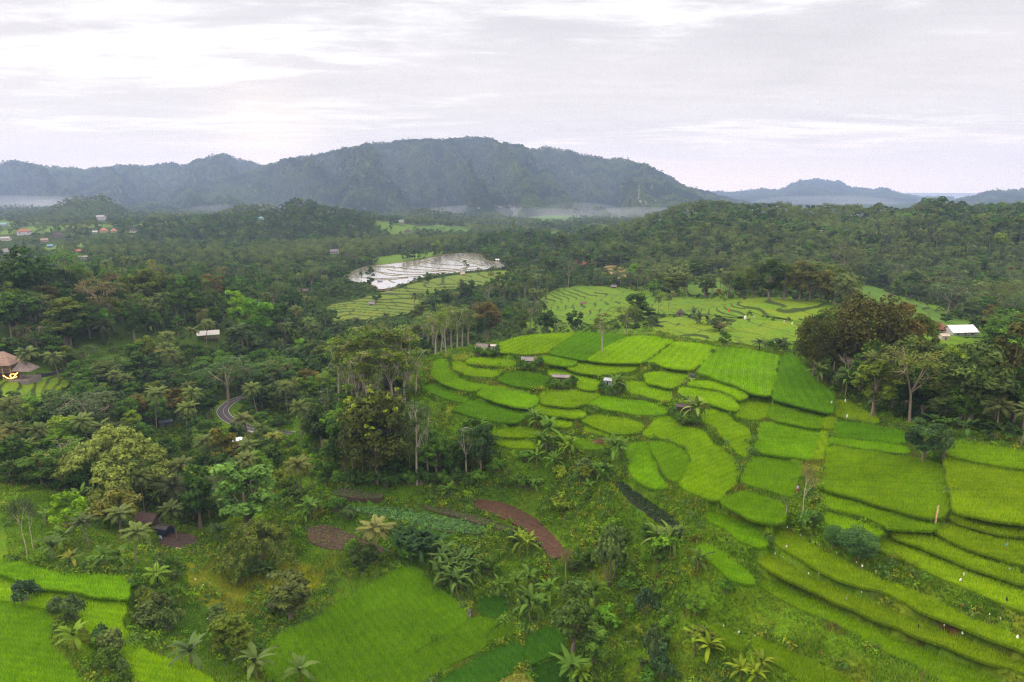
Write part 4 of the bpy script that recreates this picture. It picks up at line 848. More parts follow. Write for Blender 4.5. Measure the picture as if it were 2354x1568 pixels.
def g_bamboo(seed, H=13, W=22, nc=46, nl=190, ls=.30):
    b = PB(seed); g = b.g
    for i in range(nc):
        a = g.uniform(0, 6.283); q = math.sqrt(g.uniform(0, 1)); rr = W * .42 * q; h = H * (1.0 - .62 * q ** 1.7) * g.uniform(.82, 1.06); s0 = np.array([math.cos(a) * q * 1.6, math.sin(a) * q * 1.6, 0]); e = np.array([math.cos(a) * rr, math.sin(a) * rr, h])
        t_ = np.linspace(0, 1, 7)[:, None]; P_ = s0 + (e - s0) * np.hstack([t_ ** 1.8, t_ ** 1.8, 1 - (1 - t_) ** 1.8]); b.tube(P_, np.linspace(.07, .02, 7), 4)
        r = W * g.uniform(.055, .085); tn = g.uniform(.3, .62); d = np.array([math.cos(a), math.sin(a), 0])
        for k in range(3):
            c = e + d * r * .9 * (k - .6) + np.array([0, 0, -.30 * r * (k - .3) ** 2]); b.clump(c, r * (1 - .12 * k), nl // 2, ls, tn, .62, .5)
    return b
def g_shrub(seed, H=2.6, W=3.2, ncl=9, nl=90, ls=.17):
    b = PB(seed); g = b.g
    for i in range(ncl):
        a = g.uniform(0, 6.283); q = math.sqrt(g.uniform(0, 1)); c = np.array([math.cos(a) * W * .34 * q, math.sin(a) * W * .34 * q, H * (.75 - .4 * q) * g.uniform(.75, 1.15)]); b.limb((0, 0, -.2), c, .05, .015, 0, 4, 3)
        b.clump(c, W * g.uniform(.15, .22), nl, ls, g.uniform(.25, .6), .9)
    return b
def g_bare(seed, H=9, W=4, leaf=0, spread=.55):
    b = PB(seed); g = b.g
    def rec(p, d, L, r, lv):
        e = p + d * L; m = (p + e) / 2 + g.normal(0, .05, 3) * L; b.tube([p, m, e], [r, r * .85, r * .68], 5 if lv < 2 else 3)
        if leaf and lv >= 3:
            n = leaf; b.leaves(e + g.normal(0, .35, (n, 3)), g.normal(size=(n, 3)) + np.array([0, 0, .6]), g.uniform(.09, .17, n), np.clip(g.normal(.5, .2, n), 0, 1))
        if lv >= 5 or L < .25: return
        for i in range(3 if lv < 4 else 2):
            q = d + g.normal(0, spread, 3) * np.array([1, 1, .6]) + np.array([0, 0, .16]); q /= np.linalg.norm(q); rec(e if i else m + (e - m) * .5, q, L * g.uniform(.58, .82), r * .62, lv + 1)
    b.limb((0, 0, -.5), (.05, 0, H * .3), H * .017, H * .014, 0); rec(np.array([.05, 0, H * .3]), np.array([.05, 0, 1.]), H * .24, H * .012, 0)
    return b

# meshes of each kind: list of (trunk mesh, crown mesh, natural height, natural crown width)
def kind(fn, name, seeds, **k):
    r = []
    for s_ in seeds:
        b = fn(s_, **k); lv = np.vstack(b.lv or b.wv); r.append((b.wood(name + '_trunk') if b.wv else None, b.foliage(name + '_crown') if b.lv else None, float(np.percentile(lv[:, 2], 99.5)), float(np.percentile(np.hypot(lv[:, 0], lv[:, 1]), 98) * 2), b.tip.foliage(name + '_young_leaves') if hasattr(b, 'tip') else None))
    return r
KIND = {
 'broad': kind(g_broad, 'broadleaf', (1, 2, 3, 4, 5)),
 'round': kind(g_broad, 'roundleaf', (11, 12, 13), H=13, W=9, ncl=20, fork=.24, shape=.7, tall=.40),
 'tower': kind(g_broad, 'towerleaf', (21, 22, 23), H=17, W=8, ncl=24, fork=.2, shape=1.35, tall=.44, nl=120),
 'dense': kind(g_broad, 'denseleaf', (31, 32), H=16, W=15, ncl=60, nl=170, ls=.26, fork=.2, tall=.42),
 'tipped': kind(g_broad, 'tippedleaf', (35, 36), H=16, W=13, ncl=44, nl=170, ls=.28, fork=.2, tall=.44, tips=18),
 'umbrella': kind(g_umbrella, 'feathery', (41, 42, 43, 44)),
 'slim': kind(g_umbrella, 'slim_feathery', (51, 52, 53, 54, 55), H=18, W=7, npad=27, nl=62, forkz=.45, nlimb=5, layers=(.55, 1.0), pr=.17, ls=.25),
 'palm': kind(g_palm, 'palm', (61, 62, 63, 64, 65)),
 'banana': kind(g_banana, 'banana', (71, 72, 73, 74, 75)),
 'bamboo': kind(g_bamboo, 'bamboo', (81, 82)),
 'shrub': kind(g_shrub, 'shrub', (91, 92, 93, 94)),
 'bare': kind(g_bare, 'bare', (101, 102, 103)),
 'bareleaf': kind(g_bare, 'sparse', (105, 106), leaf=5, spread=.42),
 'fern': kind(g_palm, 'fern', (111,), H=3.6, nf=14, L=2.5, n=22, lw=.14, ll=.52, lean=.05, rt=.10),
 'sugar': kind(g_palm, 'sugar_palm', (121, 122), H=6, nf=24, L=4.4, n=26, lw=.14, ll=.9, lean=.03, rt=.22),
}
NAMES = {'broad': ('broadleaf_tree', 'tree'), 'round': ('broadleaf_tree', 'tree'), 'tower': ('broadleaf_tree', 'tree'), 'dense': ('broadleaf_tree', 'tree'), 'tipped': ('broadleaf_tree', 'tree'), 'umbrella': ('feathery_tree', 'tree'), 'slim': ('feathery_tree', 'tree'),
 'palm': ('coconut_palm', 'palm'), 'sugar': ('sugar_palm', 'palm'), 'banana': ('banana_plant', 'banana plant'), 'bamboo': ('bamboo_clump', 'bamboo'), 'shrub': ('shrub', 'shrub'), 'bare': ('bare_tree', 'tree'), 'bareleaf': ('bare_tree', 'tree'), 'fern': ('tree_fern', 'tree fern')}
PARTS = {'palm': ('trunk', 'fronds'), 'sugar': ('trunk', 'fronds'), 'fern': ('trunk', 'fronds'), 'banana': ('stem', 'leaves'), 'bamboo': ('canes', 'foliage'), 'shrub': ('stems', 'foliage'), 'bare': ('trunk', 'leaves'), 'bareleaf': ('trunk', 'leaves')}
WOODC = {'slim': (.30, .275, .23), 'umbrella': (.24, .20, .155), 'palm': (.16, .135, .105), 'sugar': (.06, .05, .04), 'bare': (.28, .24, .20), 'bareleaf': (.36, .31, .26), 'banana': (.13, .13, .05), 'bamboo': (.12, .12, .04), 'fern': (.03, .022, .016)}
PLANTS = []          # every standing plant: dict(k, x, y, z, h, w, col, label, group, hand)
def add_plant(k, x, y, z, h, w, col, label=None, group=None, wood=None, var=None, rot=None, hand=True):
    PLANTS.append(dict(k=k, x=float(x), y=float(y), z=float(z), h=h, w=w, col=col, label=label, group=group, wood=wood, var=var, rot=rot, hand=hand))
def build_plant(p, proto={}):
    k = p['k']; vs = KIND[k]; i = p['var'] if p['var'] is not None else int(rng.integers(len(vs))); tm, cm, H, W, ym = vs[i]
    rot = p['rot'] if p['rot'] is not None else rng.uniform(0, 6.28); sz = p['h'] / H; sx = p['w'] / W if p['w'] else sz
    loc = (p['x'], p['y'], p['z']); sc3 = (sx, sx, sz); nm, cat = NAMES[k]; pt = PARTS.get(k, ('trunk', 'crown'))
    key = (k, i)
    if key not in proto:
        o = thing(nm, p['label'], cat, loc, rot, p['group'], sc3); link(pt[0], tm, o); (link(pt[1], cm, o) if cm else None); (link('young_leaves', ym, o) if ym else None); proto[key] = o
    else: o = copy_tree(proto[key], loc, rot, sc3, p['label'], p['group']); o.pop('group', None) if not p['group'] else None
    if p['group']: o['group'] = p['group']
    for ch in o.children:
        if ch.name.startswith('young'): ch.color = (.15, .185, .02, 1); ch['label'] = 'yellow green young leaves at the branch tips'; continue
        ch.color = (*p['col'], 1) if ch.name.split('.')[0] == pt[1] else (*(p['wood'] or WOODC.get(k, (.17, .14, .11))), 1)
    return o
# ------------------------------------------------------------------ plants one can point to: kind, U, V of the foot, V of the top, width in picture units, colour, label
DK, GRN, BR, LM, OL = (.028,.060,.012), (.055,.112,.015), (.085,.185,.015), (.15,.27,.012), (.080,.102,.015)
BN, OG, PK, GG, BG, YG = (.085,.074,.024), (.100,.072,.020), (.140,.112,.058), (.058,.088,.042), (.042,.080,.044), (.115,.165,.022)
BANA, BANB, PALM, PALY = (.105,.19,.035), (.17,.27,.025), (.100,.128,.045), (.17,.17,.035)
HAND = [
 # left woods
 ('broad',62,705,568,120,DK,'huge dark green tree left of the bright spreading tree'),
 ('dense',10,712,612,110,DK,'wide dark green tree beside the huge dark one'),
 ('umbrella',156,695,574,92,BR,'bright green spreading tree in front of the village roofs'),
 ('umbrella',233,748,640,108,PK,'pinkish brown fan-shaped tree with bare lower branches'),
 ('tower',152,792,686,96,OL,'tall dark olive tree above the thatched house'),
 ('round',112,720,655,50,BN,'brownish olive tree behind the tall dark olive one'),
 ('broad',42,768,672,104,GRN,'round mid green tree with a pale thin trunk showing'),
 ('tower',88,770,690,50,GG,'grey green tree with a pale stem beside the dark olive tree'),
 ('broad',340,712,618,92,OL,'olive tree with a pale forked trunk in the woods'),
 ('tower',262,690,630,56,OG,'orange brown tree behind the fan-shaped tree'),
 ('broad',372,690,622,75,BN,'yellow brown tree beside the pale forked trunk'),
 ('round',490,700,632,60,OG,'rusty brown crown rising out of the woods'),
 ('tower',547,768,668,44,LM,'slender lime green tree behind the white shed'),
 ('round',594,800,684,82,BR,'bright green creeper-covered tree right of the white shed'),
 ('tower',650,800,700,60,DK,'dark green tree at the edge of the woods above the terraces'),
 ('round',405,690,640,46,GRN,'green tree beside the rusty brown crown'),
 ('round',420,745,665,60,DK,'dark tree left of the slender lime tree'),
 ('tower',560,840,742,78,GG,'grey green drooping tree below the white shed'),
 ('umbrella',525,930,822,160,(.040,.080,.022),'broad layered tree arching over the road bend'),
 ('umbrella',215,1010,908,140,GG,'flat-topped grey green tree with pale limbs in the valley'),
 ('umbrella',268,880,820,130,GRN,'pale layered tree below the brown ledge'),
 ('umbrella',640,880,826,110,GRN,'layered tree left of the feathery tree row'),
 ('bamboo',266,1150,985,265,(.165,.195,.055),'huge yellow green bamboo clump with drooping plumes'),
 ('bamboo',600,1318,1200,175,(.085,.105,.026),'grey green bamboo dome above the dip'),
 ('round',160,1232,1136,84,LM,'vivid lime green tree left of the palms'),
 ('broad',278,1215,1124,104,(.105,.100,.024),'orange green tree behind the hidden house'),
 ('tower',520,1095,985,64,(.105,.098,.020),'yellow tinged tree below the road'),
 ('round',425,1130,1075,60,DK,'dark green tree beside the bamboo'),
 ('tower',462,1215,1075,74,DK,'dark tree with a thin white trunk beside the yard'),
 ('tower',568,1238,1062,140,(.090,.170,.042),'big bright green feathery tree with white stems in the dip'),
 ('bareleaf',63,1284,1135,44,GG,'taller bare white-trunked tree at the rice edge'),
 ('bareleaf',78,1266,1150,40,GG,'shorter bare white-trunked tree behind the taller one'),
 ('fern',366,1358,1300,62,(.15,.24,.03),'yellow green tree fern on a black stem'),
 ('tower',668,1432,1322,104,(.080,.098,.032),'grey olive tree on the bank of the large dip paddy'),
 ('round',545,1506,1412,108,OL,'olive round-leaved tree at the corner of the dip paddy'),
 ('shrub',230,1478,1436,42,BG,'small blue green bush on the field bank'),
 ('shrub',62,1388,1332,66,BG,'blue green bush between the two left paddies'),
 ('shrub',172,1424,1368,54,GG,'silvery loose bush on the left field bank'),
 ('shrub',130,1400,1372,44,GG,'silvery small bush beside the loose bush'),
 ('round',834,1325,1255,64,(.040,.066,.018),'dark round bush tree under the pale palm'),
 ('tower',1318,1512,1345,98,(.060,.100,.026),'tall leafy tree on the edge of the ravine'),
 ('round',1360,1530,1446,78,(.085,.150,.030),'light green tree beside the tall leafy one'),
 ('bareleaf',1299,1345,1258,34,PK,'slender grey tree with a smoky bare crown at the tip of the ploughed plot'),
 ('shrub',1402,1345,1206,74,(.085,.125,.045),'tall loose shrub on the ravine slope'),
 ('shrub',1430,1240,1215,40,(.075,.12,.04),'small loose shrub on the steep slope'),
 ('shrub',1486,1412,1354,64,BG,'blue green round bush on the ravine slope'),
 ('shrub',1498,1540,1436,56,GG,'tall grey green shrub near the bottom edge'),
 ('shrub',1520,1560,1480,60,BG,'blue green shrub near the bright bananas'),
 ('shrub',1065,1300,1252,46,BG,'dark bush beside the banana grove'),
 ('shrub',1180,1250,1218,34,BG,'small blue green bush left of the bright taro plants'),
 ('dense',1912,1262,1208,44,(.060,.125,.045),'smaller of the two round bushes on the field bank'),
 ('dense',1974,1284,1220,92,(.060,.125,.045),'larger of the two round bushes on the field bank'),
 ('bareleaf',1843,1198,1066,60,(.16,.15,.05),'leafless pale tree on the path between the paddies'),
 ('bareleaf',1806,1190,1142,36,GRN,'broken ivy-covered stump with one bare branch'),
 ('shrub',1860,1215,1172,60,(.07,.13,.03),'low bushes at the foot of the leafless tree'),
 ('round',2120,1064,968,86,(.036,.070,.030),'dark wind-bent bush in the middle of the right paddies'),
 ('shrub',2166,1058,985,44,(.062,.095,.050),'paler wind-bent bush beside the dark one'),
 # tree wall below the feathery row
 ('tipped',868,1112,905,176,(.045,.054,.016),'massive dark tree with yellow tipped leaves over the tree wall'),
 ('tower',795,1090,950,90,DK,'dark green tree left of the massive dark tree'),
 ('broad',740,1040,930,90,(.040,.066,.018),'dark tree beside the leaning palm'),
 ('round',1003,1100,1010,80,GRN,'mid green tree at the foot of the thin pale trunks'),
 ('round',1105,1092,975,64,(.030,.060,.026),'round dark tree on the cliff beside the banana plant'),
 ('slim',958,1114,925,72,GG,'thin tree with a long bare white trunk'),
 ('slim',984,1098,920,66,GRN,'thin tree with three pale stems beside the white trunk'),
 ('slim',1072,1100,982,54,GG,'single thin tree in front of the cliff'),
 ('round',1040,1100,1010,70,DK,'dark tree between the thin trees on the cliff'),
 ('round',905,1108,1040,70,DK,'dark tree at the foot of the massive one'),
 ('round',760,1108,1030,64,GRN,'green tree above the cassava plot'),
 # behind the plateau rim
 ('broad',1120,778,694,70,OG,'rusty brown round tree behind the grey hut'),
 ('tower',1199,772,712,36,OL,'narrow olive tree behind the plateau rim'),
 ('umbrella',1217,770,690,62,GG,'sparse feathery tree with a white trunk behind the rim'),
 ('round',1258,766,718,44,DK,'dark tree right of the sparse feathery one'),
 ('bare',1243,766,738,38,PK,'pinkish leafless thicket behind the rim'),
 ('bare',1282,764,742,46,PK,'second pinkish leafless thicket behind the rim'),
 ('round',1322,764,716,42,DK,'dark round tree alone behind the rim'),
 ('slim',1383,811,720,56,OL,'pale pollarded tree standing in the rim paddies'),
 ('umbrella',1440,770,704,66,OL,'brown feathery tree with forked white limbs behind the rim'),
 ('round',1490,736,706,34,DK,'small dark round tree on the low terraces'),
 ('shrub',1500,755,724,40,GG,'grey shrub by the low terraces'),
 ('broad',1652,765,730,56,(.05,.08,.03),'dark tree beside the banana clump on the terraces'),
 ('round',1664,803,764,30,GRN,'small green tree on the brow of the striped paddy'),
 ('bareleaf',1664,775,740,40,PK,'thin leafless tree on the terraces'),
 ('round',1795,806,778,44,GG,'grey green tree on the brow'),
 ('round',1770,804,784,34,GRN,'small tree beside the brow palm'),
 # olive grove
 ('broad',1727,690,616,52,OL,'leftmost olive tree of the grove'),
 ('broad',1765,694,596,76,(.046,.075,.018),'tallest dark green tree of the grove'),
 ('tower',1800,694,606,46,OL,'olive tree right of the tallest one in the grove'),
 ('broad',1836,694,601,58,(.10,.088,.028),'tan tree in the middle of the grove'),
 ('tower',1860,694,606,42,(.085,.098,.020),'yellow olive tree in the grove'),
 ('round',1884,694,620,58,(.125,.108,.032),'pale tan tree near the right of the grove'),
 ('round',1908,690,612,52,OL,'olive tree behind the pale tan one'),
 ('tower',1932,692,640,42,(.105,.112,.020),'small yellow olive tree at the right end of the grove'),
 ('round',1912,702,655,38,(.095,.100,.022),'low olive tree at the corner of the grove'),
 ('umbrella',1940,650,563,78,(.062,.074,.026),'tall layered tree behind the grove'),
 ('umbrella',2048,664,605,62,GG,'layered tree on the valley slope beyond the grove'),
 ('umbrella',2176,724,655,98,GG,'wide layered tree with forked pale trunk in the right valley'),
 # right grove
 ('dense',1985,880,682,165,(.070,.066,.020),'great brown olive tree at the front of the right grove'),
 ('dense',1868,868,730,92,(.062,.070,.018),'dark olive tree at the corner of the right grove'),
 ('broad',2042,880,698,118,(.098,.070,.018),'rusty orange crowned tree in the right grove'),
 ('round',2110,860,725,64,(.085,.105,.018),'yellow green tree in front of the red roof'),
 ('bare',1882,872,780,80,PK,'bare pinkish branched tree at the grove edge'),
 ('bare',1945,900,815,70,PK,'second bare tree with twisting branches at the grove edge'),
 ('tipped',1994,905,782,62,(.040,.075,.018),'dark tree with lime green tips in the right grove'),
 ('round',2003,960,832,92,(.095,.125,.018),'yellow green tree at the front of the grove'),
 ('umbrella',2090,974,805,150,(.095,.105,.030),'forked pale-trunked feathery tree at the front of the grove'),
 ('broad',2085,930,772,104,(.070,.090,.030),'grey green tree behind the forked one'),
 ('broad',2225,985,788,160,(.062,.088,.030),'big grey green tree near the right edge'),
 ('round',2214,986,900,60,GRN,'leafy small tree in front of the big grey green one'),
 ('broad',2322,975,745,130,(.058,.056,.018),'dark brown green tree at the right edge of the grove'),
 ('broad',2346,1000,845,90,DK,'dark tree at the right edge above the bananas'),
 ('tower',2150,930,800,70,DK,'dark tree between the forked and the big grey green one'),
 ('round',1935,905,850,48,(.06,.09,.035),'silvery bush at the foot of the right grove'),
 ('round',2050,945,880,60,DK,'dark tree left of the forked one'),
 ('round',2172,745,722,30,DK,'dark bush left of the white roof'),
 ('round',2246,768,730,44,DK,'dark tree right of the white roof'),
 ('round',2195,735,712,34,GRN,'green bush behind the red roof'),
 # near the flooded paddies
 ('round',1005,590,556,30,YG,'yellow round tree beside the flooded paddies'),
 ('tower',1291,600,540,36,(.045,.052,.018),'tall dark tree on the far knoll'),
 ('round',1180,605,568,26,DK,'dark tree beside the flooded paddies'),
 ('round',1208,600,570,22,OL,'olive tree on the far knoll'),
 ('round',1243,602,560,34,GRN,'green tree on the far knoll'),
 ('umbrella',1305,665,596,48,GG,'feathery tree with pale forked trunk below the far knoll'),
 ('round',1068,615,598,12,GRN,'small tree on a dike of the flooded paddies'),
 ('round',985,655,626,18,GRN,'tree beside the stone channel of the flooded paddies'),
 ('tower',852,668,612,22,GG,'tall ragged tree in front of the flooded paddies'),
 ('tower',1078,704,645,32,DK,'dark tree in the grove below the pale terraces'),
 ('sugar',1062,700,642,24,(.04,.05,.03),'dark palm in the grove below the pale terraces'),
 ('bare',1123,712,655,40,PK,'white leafless tree in the grove below the pale terraces'),
 ('round',865,696,672,26,GRN,'small tree beside the field hut on the pale terraces'),
 # palms
 ('palm',475,797,735,46,PALM,'coconut palm in front of the white shed'),('palm',443,824,752,42,PALM,'coconut palm just left of the white shed'),('palm',398,834,762,48,PALM,'coconut palm on the brown ledge'),
 ('palm',60,882,800,66,PALM,'coconut palm in front of the thatched house'),('palm',137,878,808,58,PALM,'coconut palm beside the pool wall'),('palm',262,912,850,52,PALM,'coconut palm alone among the valley trees'),
 ('palm',360,985,888,64,PALM,'big coconut palm left of the road bend'),('palm',430,1012,925,60,PALM,'coconut palm over the blue roof'),('palm',455,980,890,56,PALM,'coconut palm nearest the road bend on its outer side'),
 ('palm',592,965,880,60,PALM,'coconut palm inside the road bend'),('palm',662,955,878,52,PALM,'coconut palm at the foot of the feathery tree row'),('palm',694,1036,922,66,PALM,'leaning coconut palm with a yellow frond beside the road'),
 ('palm',577,1030,948,68,(.115,.125,.045),'pale coconut palm in front of the road'),('palm',470,1090,1002,60,PALM,'coconut palm left of the yellow tinged tree'),('palm',578,1092,1012,62,PALM,'coconut palm below the kiosk'),
 ('palm',634,1050,992,54,PALY,'yellowish coconut palm right of the kiosk'),('palm',694,1144,1048,82,(.10,.105,.035),'coconut palm on the grassy bluff'),('palm',73,1078,1005,60,PALM,'dark coconut palm behind the bamboo'),
 ('palm',98,1100,1045,50,PALY,'yellowish palm left of the bamboo'),('palm',33,1110,1060,44,PALM,'short palm at the left edge'),('palm',660,805,740,40,PALM,'coconut palm at the edge of the terraces'),
 ('palm',137,690,622,40,PALM,'left palm of the pair above the woods'),('palm',172,690,618,42,PALM,'right palm of the pair above the woods'),('palm',253,665,598,36,PALM,'palm beyond the orange brown tree'),
 ('palm',305,655,588,40,PALM,'left palm of the three beyond the olive tree'),('palm',326,655,590,32,PALM,'middle palm of the three beyond the olive tree'),('palm',350,660,596,30,PALY,'yellow palm of the three beyond the olive tree'),
 ('sugar',240,790,730,56,(.035,.05,.03),'dark grey sugar palm under the fan-shaped tree'),('sugar',415,750,700,44,(.045,.06,.035),'dark sugar palm near the white shed'),
 ('sugar',405,1190,1090,86,(.050,.062,.040),'grey sugar palm beside the hidden house'),('palm',205,1262,1188,74,(.050,.066,.030),'dark palm right of the lime green tree'),('palm',278,1250,1172,84,PALM,'palm below the orange green tree'),
 ('palm',313,1300,1215,92,PALM,'palm in front of the hidden house'),('palm',407,1240,1152,70,(.052,.072,.026),'dark palm behind the yard'),
 ('palm',864,1296,1190,96,(.145,.140,.070),'pale straw-coloured palm on the plot edge'),
 ('palm',2287,1012,918,92,(.075,.092,.032),'coconut palm under the right grove'),('palm',2345,1030,930,86,PALM,'coconut palm at the right edge'),
 ('palm',1897,672,612,26,PALM,'tall palm in front of the olive grove'),('palm',1652,696,664,26,(.17,.13,.03),'small yellow palm at the end of the grove'),('palm',1535,716,676,26,PALM,'coconut palm on the low terraces'),('sugar',1745,808,778,44,(.055,.075,.04),'squat palm on the brow of the striped paddy'),
 ('palm',818,770,728,34,PALM,'left palm of the three above the feathery row'),('palm',848,772,732,32,PALM,'middle palm of the three above the feathery row'),('palm',884,760,718,30,PALM,'right palm of the three above the feathery row'),
 ('palm',1032,716,666,24,PALM,'palm in the grove below the pale terraces'),('palm',1178,560,506,12,PALM,'tall palm on the hill grove'),('palm',832,664,622,18,PALM,'palm in front of the flooded paddies'),
 # banana plants
 ('banana',1228,985,948,46,BANA,'banana pair on the terrace above the cliff'),('banana',1240,990,955,40,BANA,'ragged banana plant beside the banana pair'),('banana',1262,1024,968,58,BANA,'tall banana plant on the cliff top'),('banana',1254,1040,1000,44,BANA,'banana plant just below the tall cliff top one'),
 ('banana',1312,1048,1010,46,BANB,'bright banana plant on the cliff'),('banana',1298,1048,1020,34,BANB,'smaller bright banana plant on the cliff'),('banana',1272,1082,1046,44,BANA,'lone banana plant in the cliff grass'),('banana',1332,1116,1084,36,BANA,'banana plant on the bare spot of the slope'),
 ('banana',1412,1062,1012,58,BANA,'leafy banana clump by the straw pile'),('banana',1425,1058,1018,50,BANA,'banana plant at the ravine lip'),('banana',1390,1108,1072,46,BANA,'banana plant below the leafy clump'),('banana',1352,1146,1112,34,BANA,'ragged banana plant on the slope'),
 ('banana',1103,1005,970,40,BANA,'banana plant sticking out of the cliff trees'),('banana',1032,1148,1118,40,BANA,'banana plant above the cassava plot'),('banana',1600,972,918,56,(.20,.27,.08),'pale banana plant beside the red hut'),('banana',1588,968,925,44,(.18,.25,.07),'second pale banana plant beside the red hut'),
 ('banana',1415,906,868,44,BANA,'banana plant beside the tarp shelter'),('banana',1510,1278,1222,56,(.15,.21,.06),'left banana plant of the pair above the ravine'),('banana',1540,1276,1218,58,(.15,.21,.06),'right banana plant of the pair above the ravine'),
 ('banana',1147,1372,1336,42,BANA,'single banana plant at the head of the dip paddy'),('banana',1186,1372,1326,48,BANA,'banana plant right of the single one'),('banana',1216,1366,1318,52,BANA,'banana plant with a yellow stem above the clump'),
 ('banana',1262,1392,1342,54,BANA,'banana plant on the right of the clump'),('banana',1218,1435,1366,70,BANA,'front banana plant of the clump beside the seedling bed'),('banana',1236,1430,1380,56,BANA,'second banana plant of the clump beside the seedling bed'),('banana',1200,1420,1378,50,(.08,.14,.04),'dark banana plant of the clump'),
 ('banana',1368,1392,1338,62,BANA,'banana plant above the ravine path'),('banana',1310,1568,1520,90,BANA,'banana plant at the bottom edge'),('banana',1335,1575,1535,60,BANB,'bright banana leaf cluster at the bottom edge'),
 ('banana',1595,1510,1458,64,BANB,'bright banana plant on the ravine edge'),('banana',1628,1515,1470,60,(.22,.29,.02),'yellow green banana plant on the ravine edge'),('banana',1748,1550,1510,50,(.20,.24,.03),'banana plant with orange leaf near the bottom edge'),('banana',1700,1568,1530,60,(.22,.29,.02),'yellow green banana plant at the bottom edge'),('banana',1735,1580,1540,60,(.22,.29,.02),'second yellow green banana plant at the bottom edge'),
 ('banana',1195,1285,1232,50,(.24,.32,.04),'bright yellow taro-like plant by the ploughed plot'),('banana',1212,1282,1236,46,(.24,.32,.04),'second bright yellow plant by the ploughed plot'),
 ('banana',110,1212,1178,40,(.13,.18,.05),'banana plant left of the lime green tree'),('banana',192,1180,1128,50,BANA,'banana plant behind the lime green tree'),('banana',146,1262,1220,54,BANA,'banana plant at the row below the lime tree'),('banana',126,1290,1244,66,(.10,.16,.05),'wide banana plant above the left paddies'),
 ('banana',168,1302,1270,46,(.17,.17,.04),'small yellowing banana plant above the left paddies'),('banana',240,1306,1264,58,BANA,'banana plant in the middle of the left row'),('banana',274,1300,1266,46,BANA,'banana plant right of the middle one'),('banana',507,1252,1212,44,(.07,.12,.06),'grey green banana plant beside the yard'),
 ('banana',714,1200,1156,58,BANA,'banana plant pair by the tuft plot'),('banana',702,1208,1172,40,BANA,'small banana plant by the tuft plot'),('banana',613,1330,1298,48,(.07,.14,.045),'banana plant under the grey bamboo'),('banana',590,1325,1290,44,(.06,.11,.05),'dark banana plant under the grey bamboo'),
 ('banana',172,1492,1446,64,BANB,'bright banana plant on the left field bank'),('banana',440,1535,1480,76,(.10,.15,.07),'silvery banana plant on the sweeping paddy bank'),('banana',590,1560,1505,86,(.11,.15,.06),'ragged banana plant at the bottom edge'),('banana',690,1572,1525,76,(.11,.16,.06),'banana plant at the bottom of the dip paddy'),
 ('banana',376,752,720,42,BANA,'banana plant in the woods clearing'),('banana',350,762,736,36,BANA,'second banana plant in the woods clearing'),('banana',90,812,790,36,BANB,'bright banana plant behind the thatched house'),('banana',62,806,786,28,BANA,'banana plant beside the thatched roof'),
 ('banana',1880,882,842,44,(.11,.14,.06),'banana plant at the corner of the right grove'),('banana',1942,918,858,36,BANA,'upright banana plant in front of the right grove'),('banana',2006,945,905,44,(.09,.14,.06),'banana plant under the yellow green tree'),
 ('banana',2152,1000,962,52,(.06,.12,.03),'banana plant left in the row under the grove'),('banana',2180,1006,968,50,(.06,.12,.03),'second banana plant in the row under the grove'),('banana',2222,1008,968,56,(.06,.12,.03),'third banana plant in the row under the grove'),('banana',2285,1016,978,62,(.055,.10,.03),'dark banana plant in the row under the grove'),('banana',2335,1025,985,60,(.055,.11,.03),'last banana plant in the row under the grove'),
 ('banana',1608,748,722,40,(.075,.105,.05),'banana clump on the stepped terraces'),('banana',1625,752,728,36,(.075,.105,.05),'second banana clump on the stepped terraces'),('banana',1595,735,712,40,(.07,.10,.05),'upper banana clump on the stepped terraces'),
]
for i_, (u, v) in enumerate([(1100,820),(1122,823),(1142,817),(1200,850),(1225,853),(1240,842),(1275,894),(1300,896),(1314,886),(1264,887),(1284,897),(1384,902),(1402,910),(1416,906),(1427,900),(1560,970),(1580,977),(1548,960),(1602,978),(1566,980)]):
    HAND.append(('shrub', u, v, v - 24, 28, [(.06,.12,.02), (.075,.13,.02), (.05,.10,.03)][i_ % 3], 'leafy hedge bush crowding round a hut on the terraces'))
HAND += [('round',548,1006,972,40,DK,'dark bush tree below the road edge'),('round',604,1012,980,44,GRN,'leafy tree hiding the road below the bend'),('round',566,966,938,40,DK,'dark tree inside the road bend'),('round',602,978,948,44,GRN,'green tree inside the end of the road bend'),('broad',478,962,900,60,DK,'dark tree at the outer side of the road bend'),('round',640,992,958,44,DK,'dark tree at the end of the visible road')]
for i_ in range(14): HAND.append(('shrub', 752 + i_ * 27, 1112 + (i_ * 7) % 9, 1072 + (i_ * 11) % 17, 44, [(.045,.09,.02), (.06,.12,.02), (.04,.08,.025)][i_ % 3], 'leafy bush in the hedge at the foot of the tree wall'))
DARKB = [(930,1268),(950,1262),(972,1268),(945,1290),(968,1296),(992,1288),(1005,1280),(918,1282)]
for i, (u, v) in enumerate(DARKB): HAND.append(('banana', u, v, v - 46, 56, (.040,.090,.042), 'dark blue green banana plant in the grove at the head of the dip paddy'))
MIDB = [(1015,1320),(1035,1338),(1052,1325),(1072,1330),(1090,1345),(1060,1356),(1036,1362),(1012,1345),(1085,1318),(1020,1300),(1050,1372)]
for i, (u, v) in enumerate(MIDB): HAND.append(('banana', u, v, v - 48, 54, (.085,.145,.045), 'green banana plant of the long clump above the dip paddy'))
SLIM = [(782,968,780),(798,962,768),(812,955,772),(826,962,776),(836,950,764),(850,945,752),(862,948,758),(874,935,748),(888,930,756),(900,922,752),(914,915,758),(928,905,762),(942,892,770),(905,945,800),(868,965,800),(846,975,806),(822,985,810),(930,930,815),(955,905,805)]
